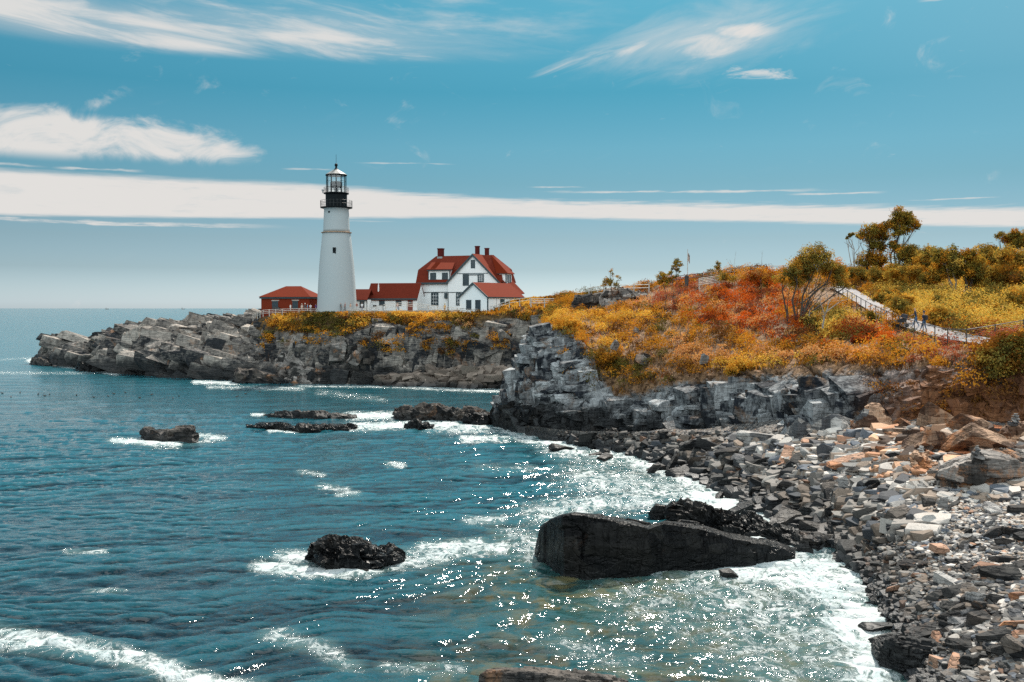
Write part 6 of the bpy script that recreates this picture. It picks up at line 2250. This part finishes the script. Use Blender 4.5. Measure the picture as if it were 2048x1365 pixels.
RUSTB = [(1420, 600, 130, 32, 1), (1500, 620, 110, 50, 1.2), (1560, 660, 70, 32, 1.2), (1370, 610, 60, 26, .8), (1560, 600, 50, 30, 1), (1480, 580, 110, 22, .9), (1720, 678, 30, 12, 1.3), (1762, 678, 24, 10, 1.2), (1640, 690, 40, 14, .7), (1600, 640, 30, 40, .7)]
MAUVEB = [(1900, 705, 80, 24, 1.1), (2000, 690, 60, 20, .9), (1420, 575, 60, 14, .9), (1340, 600, 50, 25, .6), (1840, 715, 40, 18, .8)]
YGB = [(1700, 655, 80, 40, 1.2), (1900, 600, 200, 55, 1.4), (1780, 590, 60, 40, 1), (1990, 640, 90, 40, 1.3), (1830, 690, 50, 16, 1.1), (1650, 680, 40, 16, .8), (1580, 730, 60, 14, .5)]
YELB = [(1160, 655, 60, 14, 1.3), (1130, 640, 50, 14, 1.0), (1210, 690, 40, 16, .8), (1490, 735, 60, 16, 1.1), (1250, 640, 50, 12, .9), (1050, 612, 50, 16, 1.0), (560, 640, 60, 8, 1.1), (720, 650, 50, 10, 1.1), (850, 632, 80, 9, 1.2)]
DARKB = [(1230, 735, 70, 22, 1.2), (1330, 655, 40, 16, 1), (650, 655, 55, 20, 1.3), (640, 640, 35, 9, 1.0), (800, 655, 50, 8, 1), (1170, 600, 40, 16, .9), (1260, 770, 90, 20, 1), (960, 670, 18, 30, .8), (1630, 640, 30, 30, .9), (2000, 760, 90, 40, 1.0), (1980, 620, 60, 20, .5)]
STRB = [(1420, 715, 120, 14, 1.0), (1600, 712, 90, 10, 1.1), (1350, 700, 80, 14, .7), (1280, 610, 60, 14, .8), (930, 650, 60, 10, .6), (1700, 722, 70, 10, 1)]


def veg_col(px, py, P, rs, clump=True):
    n = len(px)
    v = vnoise(P / 2.6, 91)
    u = vnoise(P / 7.0, 93)
    c2 = GOLD[None] * (.75 + .5 * v[:, None])
    c2 = c2 * (1 - .5 * (u > .62)[:, None]) + DGOLD[None] * (.5 * (u > .62))[:, None]

    def mix(w, col):
        nonlocal c2
        w = np.clip(w * (.55 + .9 * vnoise(P / 1.8 + 7, 95 + int(col[0] * 100))), 0, 1)[:, None]
        w = ((rs.rand(n, 1) if clump else vnoise(P / .7 + col[1] * 31, 55)[:, None] * 1.5 - .25) < w).astype(float)
        c2 = c2 * (1 - w) + np.asarray(col)[None] * (.8 + .4 * v[:, None]) * w
    mix((vnoise(P / 1.5 + 11, 66) > .56) * .55, BROWN * .7)
    mix((vnoise(P / 2.2 + 5, 67) > .62) * .5, OLIVE * 1.2)
    mix(blobs(px, py, YELB), YEL)
    mix(blobs(px, py, YGB), YG)
    mix(blobs(px, py, YGB) * .15, OLIVE * 1.6)
    mix(blobs(px, py, STRB) * .8, STRAW)
    mix(blobs(px, py, RUSTB) * .8, RUST_)
    mix(blobs(px, py, RUSTB) * .38, RBRN)
    mix(blobs(px, py, RUSTB) * .12, STRAW)
    mix(blobs(px, py, MAUVEB), MAUVE)
    mix(blobs(px, py, DARKB) * .8, OLIVE)
    mix(((px > 1740) & (py > 738)) * .85, BROWN)
    mix(((px > 1740) & (py > 738)) * .3, DGOLD)
    return c2


BARE = [(1700, 692, 62, 6, 1.3), (1770, 700, 60, 5, 1.2), (1525, 688, 14, 12, 1.2), (1660, 592, 36, 8, 1.2), (1230, 583, 30, 5, 1), (1100, 669, 20, 6, 1), (1185, 605, 40, 14, .9), (1300, 590, 30, 6, .6), (1180, 655, 16, 5, .8), (1640, 600, 30, 8, .9), (1350, 640, 16, 5, .9), (1440, 690, 20, 5, .8), (1280, 670, 14, 6, .9), (1560, 655, 16, 6, .8), (1480, 640, 18, 5, .7), (1190, 700, 16, 6, .8)]
pth = np.array(LE + RE[::-1], float)


def inpoly(px, py, poly):
    r = np.zeros(len(px), bool)
    j = len(poly) - 1
    for i in range(len(poly)):
        xi, yi, xj, yj = *poly[i], *poly[j]
        if yi != yj:
            r ^= ((yi > py) != (yj > py)) & (px < (xj - xi) * (py - yi) / (yj - yi) + xi)
        j = i
    return r


pth_w = [(x + 2, y - 2) for x, y in LE] + [(x * .82 + LE[min(k, 9)][0] * .18, y * .82 + LE[min(k, 9)][1] * .18) for k, (x, y) in list(enumerate(RE))[::-1]]
# area seen in front of the path, kept low so that it does not hide it
pfront = [(x - 10, y + 24) for x, y in LE] + [(x, y) for x, y in LE[::-1]]


def vis_edge_B(px): return np.interp(px, [1085, 1120, 1165, 1180, 1230, 1300, 1340, 1400, 1500, 1600, 1700, 1760, 1800, 1850, 1950, 2048, 2500], [668, 668, 690, 745, 765, 772, 752, 750, 742, 735, 730, 735, 742, 735, 745, 752, 752])


def dens_B(px, py, P):
    d = (py < vis_edge_B(px)) * 1.0
    d *= (px > 1085) & (py > 500) & (px < 2450)
    # patchy growth on the crags left of the hanging shrubs, and on the earth bank at the right
    cr = (px > 1120) & (px < 1340) & (py > 690) & (py < 790)
    d = np.maximum(d, cr * (vnoise(P / 1.6, 77) > .52) * .9)
    eb = (px > 1740) & (py > 725) & (py < 835)
    d = np.maximum(d, eb * (vnoise(P / 1.3, 79) > .62 - .2 * lerp_in(px, 1850, 2048)) * .4)
    d *= 1 - np.clip(blobs(px, py, BARE) * 1.6, 0, 1) * .96
    d *= 1 - inpoly(px, py, pth_w) * 1.0
    d *= (vnoise(P / 1.1 + 3, 81) > .22)
    far_ = np.clip(P[:, 1] / 100, .6, 1.4)
    return d / far_ ** 1.4


def dens_A(px, py, P):
    e = np.interp(px, [500, 520, 560, 600, 640, 680, 720, 735, 770, 790, 830, 870, 900, 940, 955, 985, 1040, 1075, 1110, 1420], [632, 648, 662, 672, 682, 682, 670, 652, 648, 650, 665, 662, 668, 668, 632, 632, 640, 650, 640, 620])
    d = ((py < e) & (px > 505)) * 1.0
    patch = blobs(px, py, [(760, 690, 60, 14, 1), (790, 700, 40, 12, .8), (930, 680, 24, 30, 1.2), (1000, 690, 16, 22, 1.1), (880, 700, 40, 26, .7), (835, 665, 30, 20, .8), (600, 690, 70, 12, .6), (540, 690, 25, 30, .5)])
    d = np.maximum(d, (patch > .35) * (vnoise(P / 2.0, 76) > .42) * .9)
    d *= (P[:, 2] < 13.1) | (py < 616) | (P[:, 1] < 197)
    d *= (py > 560)
    bld = (P[:, 1] > 201) & (px < 840) | (P[:, 1] > 190) & (px > 830) & (px < 1045)
    d *= ~((px > 520) & (px < 950) & (P[:, 2] > 12.95))
    return d * (1 - bld) * .8


rs = np.random.RandomState(7)
ncB, ncA = GB.shape[1], GA.shape[1]
# -- shrub mass of the near bluff
P = sample(GB, VBg, ncB, 5600, rs, dens_B, 250)
px, py = proj(P)
lowz = inpoly(px, py, pfront)
rad = (.26 + 1.15 * rs.rand(len(P)) ** 2.0) * np.where(lowz, .45, 1)
rad *= np.where((px > 1660) & (py < 690) & ~lowz, 1.25, 1)
cl = veg_col(px, py, P, rs)
P2 = P + np.array([0, 0, 1]) * (rad * .25)[:, None]
V, Fq, C = leaves_at(P2, rad, np.maximum(16, (rad ** 1.7 * 150)).astype(int), .10, cl, rs, .85)
V2_, F2_, C2_ = [V], [Fq], [C]
put('hillside_scrub', mesh_np('hillside_scrub', V, Fq, M_LEAF, colors=C), kind='stuff', label='golden and rust coloured low scrub covering the near bluff')
print('scrub quads', len(Fq))
# -- grass and heath
P = sample(GB, VBg, ncB, 60000, rs, dens_B, 250)
px, py = proj(P)
lowz = inpoly(px, py, pfront)
h_ = rs.uniform(.2, .6, len(P)) * np.where(lowz, .5, 1)
cl = veg_col(px, py, P, rs, False) * .9 + STRAW * .08
V, Fq, C = blades(P, h_, rs.uniform(.018, .04, len(P)), cl, rs)
put('hillside_grass', mesh_np('hillside_grass', V, Fq, M_GRASS, colors=C), kind='stuff', label='dry golden grass and rusty heath on the near bluff')
# -- headland scrub
P = sample(GA, VAg, ncA, 3000, rs, dens_A, 118)
px, py = proj(P)
low_ = (py > np.interp(px, [500, 560, 700, 740, 940, 1090], [655, 665, 660, 648, 655, 640]))
P = P + low_[:, None] * np.array([0, -1.0, .35])
rad = rs.uniform(.6, 1.35, len(P)) * np.where(py < 632, .55, 1)
cl = veg_col(px, py, P, rs)
V, Fq, C = leaves_at(P + np.array([0, 0, .2]), rad, np.maximum(20, (rad ** 1.3 * 60)).astype(int), .17, cl, rs, .75)
put('headland_scrub', mesh_np('headland_scrub', V, Fq, M_LEAF, colors=C), kind='stuff', label='golden shrubs covering the bank below the lighthouse and the house')
P = sample(GA, VAg, ncA, 30000, rs, dens_A, 118)
px, py = proj(P)
V, Fq, C = blades(P, rs.uniform(.3, .8, len(P)), rs.uniform(.04, .08, len(P)), veg_col(px, py, P, rs, False), rs)
put('headland_grass', mesh_np('headland_grass', V, Fq, M_GRASS, colors=C), kind='stuff', label='golden grass on the bank below the lighthouse')


# ---- trees and single shrubs
def tree(name, label, cat, base_px, d, blobs_, cols, n_leaf=1500, leaf=.10, trunk=.16, bark=None, trunks=None, seed=0, group=None, bare=None, flat=.9, grow=1.3):
    """blobs_: (px, py, r_px) leaf clusters; trunks: px,py base points"""
    rs = np.random.RandomState(seed + 100)
    k = d / F
    b0 = at(*base_px, d)
    g = ground(b0.x, b0.y)
    if g is not None: b0.z = min(g, b0.z + 1.0)
    root = thing(name, label, cat, tuple(b0), 0, group)
    cen = [at(x, y, d + rs.uniform(-1, 1) * r * k * 1.0) - b0 for x, y, r in blobs_]
    rad = [r * k * grow for _, _, r in blobs_]
    # crown: each cluster split in sub-clumps with gaps between
    Cs, Rs, Ks = [], [], []
    for c_, r in zip(cen, rad):
        m_ = max(5, int(10 * (r / .8) ** 1.2))
        m_ = min(m_, 26)
        for _ in range(m_):
            dd = rs.randn(3); dd /= np.linalg.norm(dd)
            q = np.array(c_) + dd * r * rs.uniform(.15, .88) * np.array([1, 1, .85])
            Cs.append(q); Rs.append(r * rs.uniform(.40, .66))
            cc = np.array(cols[rs.randint(len(cols))]) * rs.uniform(.75, 1.2)
            Ks.append(cc)
    Cs, Rs, Ks = np.array(Cs), np.array(Rs), np.array(Ks)
    n_leaf = int(n_leaf * 2.4)
    leaf = leaf * 1.15
    w = Rs ** 2 / (Rs ** 2).sum()
    npn = np.maximum(10, (w * n_leaf).astype(int))
    V, Fq, C = leaves_at(Cs, Rs, npn, leaf, Ks, rs, flat, .2, dome=False)
    put('crown', mesh_np('crown', V, Fq, M_LEAF, colors=C), root)
    mb = MB()
    tb = [(at(x, y, d) - b0) for x, y in (trunks or [base_px])]
    for t_ in tb: t_.z = min(t_.z, .2)
    for i, (c_, r) in enumerate(zip(cen, rad)):
        s = min(tb, key=lambda q: abs(q.x - c_.x))
        H = c_.z - s.z
        m1 = s.lerp(c_, .35) + Vector((rs.uniform(-.12, .12) * H, 0, rs.uniform(0.02, .12) * H))
        m2 = s.lerp(c_, .7) + Vector((rs.uniform(-.1, .1) * H, 0, rs.uniform(-.02, .1) * H))
        tt = trunk * (.35 + .5 * (i % 3 == 0))
        mb.tube([s - Vector((0, 0, .3)), s.lerp(m1, .5) + Vector((rs.uniform(-.05, .05), 0, 0)), m1, m2, c_], [tt, tt * .85, tt * .6, tt * .42, tt * .15], 6)
        for _ in range(3):
            q = c_ + Vector(tuple(rs.randn(3) * r * .5))
            mb.tube([m2, m2.lerp(q, .5) + Vector(tuple(rs.randn(3) * r * .12)), q], [tt * .28, tt * .2, tt * .08], 4)
    for bl in (bare or []):
        pts = [at(x, y, d) - b0 for x, y in bl]
        mb.tube(pts, [trunk * .5 * (1 - .8 * j / (len(pts) - 1)) for j in range(len(pts))], 5)
    mb.build('trunk', bark or M_BARK, root)
    return root


def r6(L): return [(1500 + a[0] / 2.967, 400 + a[1] / 2.967) + tuple(x / 2.967 for x in a[2:]) for a in L]


TG = [GOLD * 1.0, YG * .9, OLIVE * 1.8, np.array((.32, .22, .04)), OLIVE * 1.2]
TD = [np.array((.24, .17, .03)), np.array((.14, .115, .025)), GOLD * .8, np.array((.36, .24, .04)), OLIVE * 1.2]
TY = [YG * .85, YEL * .75, OLIVE * 1.6, YG * .5, GOLD * .75]
tree('tree', 'broad spreading gold leaved tree leaning over the slope left of the path', 'tree', (1592, 612), 101,
     r6([(370, 320, 60), (310, 350, 55), (430, 355, 55), (270, 400, 55), (350, 400, 60), (430, 420, 45), (490, 390, 50), (540, 420, 50), (230, 450, 50), (190, 470, 40), (270, 480, 45), (545, 480, 45), (580, 505, 28), (500, 450, 40), (340, 460, 40)]),
     TG, 9500, .075, .17, None, r6([(228, 645), (282, 640), (300, 618)]), 1, bare=[r6([(300, 615), (340, 590), (400, 530), (480, 490), (540, 500)]), r6([(350, 560), (420, 500), (500, 460)])])
tree('tree', 'tall dark tree with two high crowns, tallest above the top of the path', 'tree', (1788, 540), 126,
     r6([(880, 90, 42), (930, 110, 42), (960, 145, 38), (860, 135, 40), (900, 165, 36), (990, 150, 24), (870, 200, 26), (850, 270, 34), (890, 290, 36)]), TD, 4200, .10, .17, None, r6([(862, 400), (880, 400)]), 2,
     bare=[r6([(880, 330), (920, 260), (960, 200), (975, 170)]), r6([(905, 280), (915, 220), (905, 180)])])
tree('tree', 'dark pine-like tree with layered foliage left of the tallest tree', 'tree', (1750, 540), 127,
     r6([(690, 190, 38), (740, 175, 44), (790, 170, 40), (760, 215, 44), (710, 235, 34), (735, 270, 40), (780, 270, 36), (700, 340, 42), (750, 345, 44), (800, 350, 38), (660, 370, 34), (650, 210, 26), (800, 225, 28)]), TD, 5200, .10, .17, None, r6([(760, 420), (700, 420)]), 3)
tree('tree', 'nearly bare pale limbed tree leaning left at the top of the path', 'tree', (1707, 535), 125,
     r6([(590, 212, 15), (612, 205, 13), (640, 215, 12), (575, 225, 9)]), TD, 240, .10, .10, M_BARKG, r6([(618, 400)]), 4,
     bare=[r6([(620, 410), (622, 340), (618, 290), (600, 240), (565, 215)]), r6([(618, 295), (580, 265), (556, 250)]), r6([(622, 320), (650, 280), (670, 240)]), r6([(636, 410), (642, 350), (665, 310), (675, 280)]), r6([(620, 300), (605, 250), (590, 215)])])
HEDGE = [('rounded golden tree just right of the tallest tree', (950, 430), [(930, 310, 48), (990, 320, 46), (960, 360, 50), (1020, 350, 34)], TG, 121),
         ('pale gold bushy tree in the middle of the tree line', (1060, 430), [(1050, 310, 44), (1100, 330, 46), (1040, 370, 46), (1090, 390, 46)], TY, 117),
         ('two stemmed tree with grey trunks showing below its dark crown', (1212, 550), [(1140, 330, 46), (1190, 320, 44), (1140, 385, 46), (1200, 385, 50), (1160, 430, 40), (1220, 430, 42)], TG, 108),
         ('dark crowned tree right of the grey two stemmed one', (1290, 540), [(1270, 350, 46), (1320, 320, 46), (1340, 370, 50), (1280, 410, 46), (1330, 430, 44)], TD, 107),
         ('yellow leaved tree behind the dark crowned tree', (1420, 440), [(1390, 310, 46), (1440, 300, 44), (1420, 350, 50), (1370, 360, 40), (1470, 350, 44)], TY, 114),
         ('wide gold tree below the tall one at the right edge', (1540, 440), [(1500, 330, 46), (1560, 330, 50), (1620, 330, 50), (1540, 390, 50), (1610, 400, 50), (1480, 400, 44)], TY, 108),
         ('tall rounded tree rising above the tree line at the right edge', (1590, 330), [(1560, 205, 34), (1600, 215, 40), (1530, 235, 36), (1580, 260, 40), (1630, 250, 40), (1470, 215, 20), (1490, 195, 18), (1660, 300, 40)], TD, 120)]
for i, (lab, b, bl, cc, d) in enumerate(HEDGE):
    tk = None if i != 2 else r6([(1215, 552), (1240, 548)])
    tree('tree', lab, 'tree', r6([b])[0], d, r6(bl), cc, 4200, .09, .16, M_BARKG if i == 2 else None, tk, 10 + i, 'trees on the rise beyond the path')
BUSH = [('golden shrub at the very top of the gravel path', (600, 470), [(590, 430, 34), (620, 445, 30)], TG, 122), ('golden shrub under the bare pale limbed tree', (665, 490), [(650, 440, 40), (690, 455, 36)], TY, 119),
        ('gold shrub below the dark pine-like tree', (755, 500), [(730, 450, 42), (775, 460, 40)], TY, 116), ('rounded shrub below the tallest tree', (870, 500), [(840, 440, 44), (880, 460, 44), (850, 400, 36)], TG, 114),
        ('wide yellow shrub under the rounded golden tree', (960, 510), [(940, 430, 46), (990, 450, 44), (1000, 410, 36)], TY, 112), ('dusky shrub left of the grey two stemmed trunk', (1080, 520), [(1060, 460, 46), (1110, 470, 40), (1080, 430, 40)], TG, 110),
        ('tangled shrub right of the grey two stemmed trunk', (1340, 530), [(1310, 480, 40), (1360, 480, 46), (1340, 450, 40)], TD, 108), ('pale thicket of shrub below the yellow leaved tree', (1440, 520), [(1420, 440, 50), (1460, 470, 50), (1400, 490, 40)], TY, 106),
        ('brown twiggy shrub below the wide gold tree', (1540, 520), [(1520, 460, 54), (1570, 470, 50)], [DGOLD, OLIVE, GOLD * .6, BROWN], 105), ('thick shrub at the right edge under the trees', (1640, 520), [(1620, 450, 56), (1680, 460, 60), (1640, 490, 50)], TG, 104),
        ('rounded gold shrub on the bank just above the gravel path', (790, 610), [(790, 560, 36), (770, 580, 30)], TY, 101), ('large round shrub above the stroller on the path', (880, 660), [(860, 600, 44), (900, 610, 44), (930, 590, 36)], TY, 95),
        ('gold bush right behind the two walkers', (1100, 700), [(1090, 690, 36), (1130, 680, 40), (1160, 700, 34)], TY, 90), ('broad yellow bush in the middle of the meadow beyond the path', (1150, 620), [(1130, 590, 44), (1180, 600, 40)], TY, 98),
        ('olive bush on the meadow beyond the fence bend', (1330, 700), [(1300, 660, 44), (1350, 680, 46), (1290, 700, 36)], TG, 90), ('tall dark weedy bush at the right edge of the meadow', (1570, 660), [(1540, 580, 50), (1590, 600, 56), (1560, 640, 50), (1640, 590, 60)], TD + TY, 88),
        ('low yellow bush in front of the weedy one at the right edge', (1500, 720), [(1480, 660, 44), (1520, 690, 46), (1450, 690, 36)], TY, 85)]
for i, (lab, b, bl, cc, d) in enumerate(BUSH):
    tree('shrub', lab, 'shrub', r6([b])[0], d, r6(bl), cc, 1500, .085, .05, None, None, 70 + i, 'shrubs on the slope beyond the path')
# single shrubs one can tell apart
SH = [('tall thin shrub with a loose crown left of the flagpole', (1350, 562), 125, [(1352, 524, 8), (1358, 530, 6), (1347, 534, 6), (1355, 541, 5), (1342, 547, 6), (1350, 553, 6), (1340, 558, 5)], TD, 520),
      ('brown leaved shrub just left of the tall thin shrub', (1329, 570), 124, [(1325, 548, 7), (1317, 553, 7), (1333, 553, 6), (1328, 561, 8), (1320, 564, 7), (1336, 564, 6)], TD, 520),
      ('small windblown shrub with two tufts on the skyline outcrop', (1222, 578), 140, [(1221, 543, 5), (1225, 549, 5), (1236, 556, 6), (1214, 560, 8), (1222, 566, 10), (1232, 570, 8), (1209, 570, 8)], TD, 560),
      ('dark tuft of a shrub standing in the ridge fence', (1438, 548), 132, [(1438, 528, 6), (1436, 536, 7), (1441, 542, 5)], TD, 200),
      ('rounded gold shrub on the ridge right of the slat fence', (1455, 562), 128, [(1450, 556, 12), (1462, 558, 10)], TG, 500),
      ('broad orange and gold shrub on the top of the ridge', (1520, 560), 124, [(1500, 552, 14), (1520, 548, 15), (1542, 550, 14), (1530, 560, 14)], [GOLD, RUST_ * .7, STRAW * .7], 1500),
      ('large olive shrub overhanging the earth bank at the right edge', (2000, 735), 71, [(1985, 705, 22), (2015, 690, 26), (2045, 685, 28), (2000, 730, 26), (2035, 725, 30), (1965, 725, 16), (2075, 700, 30), (2080, 740, 30)], [OLIVE * 1.6, YG * .6, DGOLD, OLIVE * 1.2], 7000),
      ('dark shrub in front of the path right of the bare tree', (1750, 645), 96, [(1742, 632, 10), (1752, 640, 10)], TD, 600),
      ('olive shrub beside the path where the people walk', (1795, 610), 92, [(1788, 614, 14), (1800, 608, 13), (1810, 618, 12)], TY, 900),
      ('rounded yellow shrub right of the people on the path', (1880, 640), 88, [(1870, 628, 15), (1888, 632, 15)], TY, 1100),
      ('yellow green shrub at the lower end of the path fence', (1800, 705), 84, [(1795, 690, 14), (1812, 686, 13), (1805, 697, 13)], TY, 1000),
      ('rust red rounded shrub below the path fence', (1718, 690), 88, [(1710, 680, 11), (1724, 680, 12)], [RUST_, RBRN * 1.4], 800),
      ('gold tuft of a shrub clinging to the dark cove cliff', (1000, 690), 179, [(1000, 664, 12), (1004, 676, 12), (998, 688, 11)], [GOLD, DGOLD], 700),
      ('yellow shrub on the pointed corner of the near bluff', (1112, 668), 117, [(1105, 658, 10), (1125, 652, 14), (1145, 650, 13)], [YEL, GOLD], 1300),
      ('thick gold shrub hanging over the crag below the bluff corner', (1215, 735), 110, [(1200, 712, 16), (1222, 720, 18), (1240, 738, 16), (1210, 742, 14)], [GOLD * .8, DGOLD, OLIVE], 2600),
      ('yellow shrub at the cliff edge above the blue grey rock', (1490, 745), 95, [(1465, 740, 13), (1485, 736, 14), (1508, 738, 13), (1528, 742, 10)], [YEL * .8, GOLD], 1900)]
for i, (lab, b, d, bl, cc, n_) in enumerate(SH):
    tree('shrub', lab, 'shrub', b, d, bl, cc, n_, .085 if d < 150 else .15, .06, None, None, 40 + i, None, flat=.85)


def bare_tree(label, d, lines, r, bark, name='bare_tree'):
    b0 = at(*lines[0][0], d)
    g = ground(b0.x, b0.y)
    if g is not None and g < b0.z: lines = [[(lines[0][0][0], lines[0][0][1] + 4)] + list(lines[0])] + list(lines[1:])
    mb = MB()
    rs = np.random.RandomState(int(lines[0][0][0]))
    for k, L in enumerate(lines):
        pts = [at(x, y, d + rs.uniform(-.2, .2)) - b0 for x, y in L]
        rr = r * (1 if k == 0 else .55)
        mb.tube(pts, [rr * (1 - .8 * j / max(1, len(pts) - 1)) for j in range(len(pts))], 5)
        for j in range(1, len(pts)):
            for _ in range(2):
                e_ = pts[j] + Vector((rs.uniform(-.5, .5), rs.uniform(-.3, .3), rs.uniform(.1, .7))) * (2.2 * r / .1) ** .5 * .5
                mb.tube([pts[j - 1].lerp(pts[j], .7), e_], [rr * .25, rr * .08], 4)
    o_ = mb.build(name, bark, None, label=label, category='tree')
    o_.location = b0
    return o_


bare_tree('dead grey tree with a forked trunk below the spreading gold tree', 92, [r6([(432, 750), (440, 690), (455, 660), (470, 600), (455, 570)]), r6([(452, 665), (500, 630), (540, 600), (580, 592)]), r6([(445, 690), (420, 620), (410, 570)]), r6([(350, 690), (355, 660), (375, 640)])], .10, M_BARKG)
bare_tree('thin dead sapling between the path fence posts', 90, [r6([(705, 820), (715, 790), (745, 745), (770, 690), (765, 650)]), r6([(745, 745), (750, 680), (740, 620)])], .035, M_BARKG)
bare_tree('tall bare twigs on the ridge right of the shrub tuft', 131, [[(1469, 553), (1468, 530), (1472, 505)], [(1468, 535), (1458, 520)], [(1460, 553), (1461, 530), (1452, 518)]], .035, M_BARKG)
bare_tree('single tall bare stem on the ridge fence', 131, [[(1524, 548), (1523, 525), (1525, 504)]], .035, M_BARKG)
bare_tree('bare twiggy shrub left of the skyline outcrop fence', 142, [[(1180, 590), (1182, 575), (1180, 569)], [(1190, 588), (1188, 572)]], .03, M_BARK)
bare_tree('dark upright dead stalk in the rust coloured heath', 118, [[(1522, 595), (1523, 575), (1520, 560)], [(1527, 595), (1526, 578)]], .045, M_BARK)
bare_tree('dead twigs at the cliff edge of the rubble bank at the right', 74, [r6([(1210, 1120), (1225, 1060), (1260, 1020), (1290, 990)]), r6([(1225, 1060), (1200, 1010)])], .03, M_BARKG)
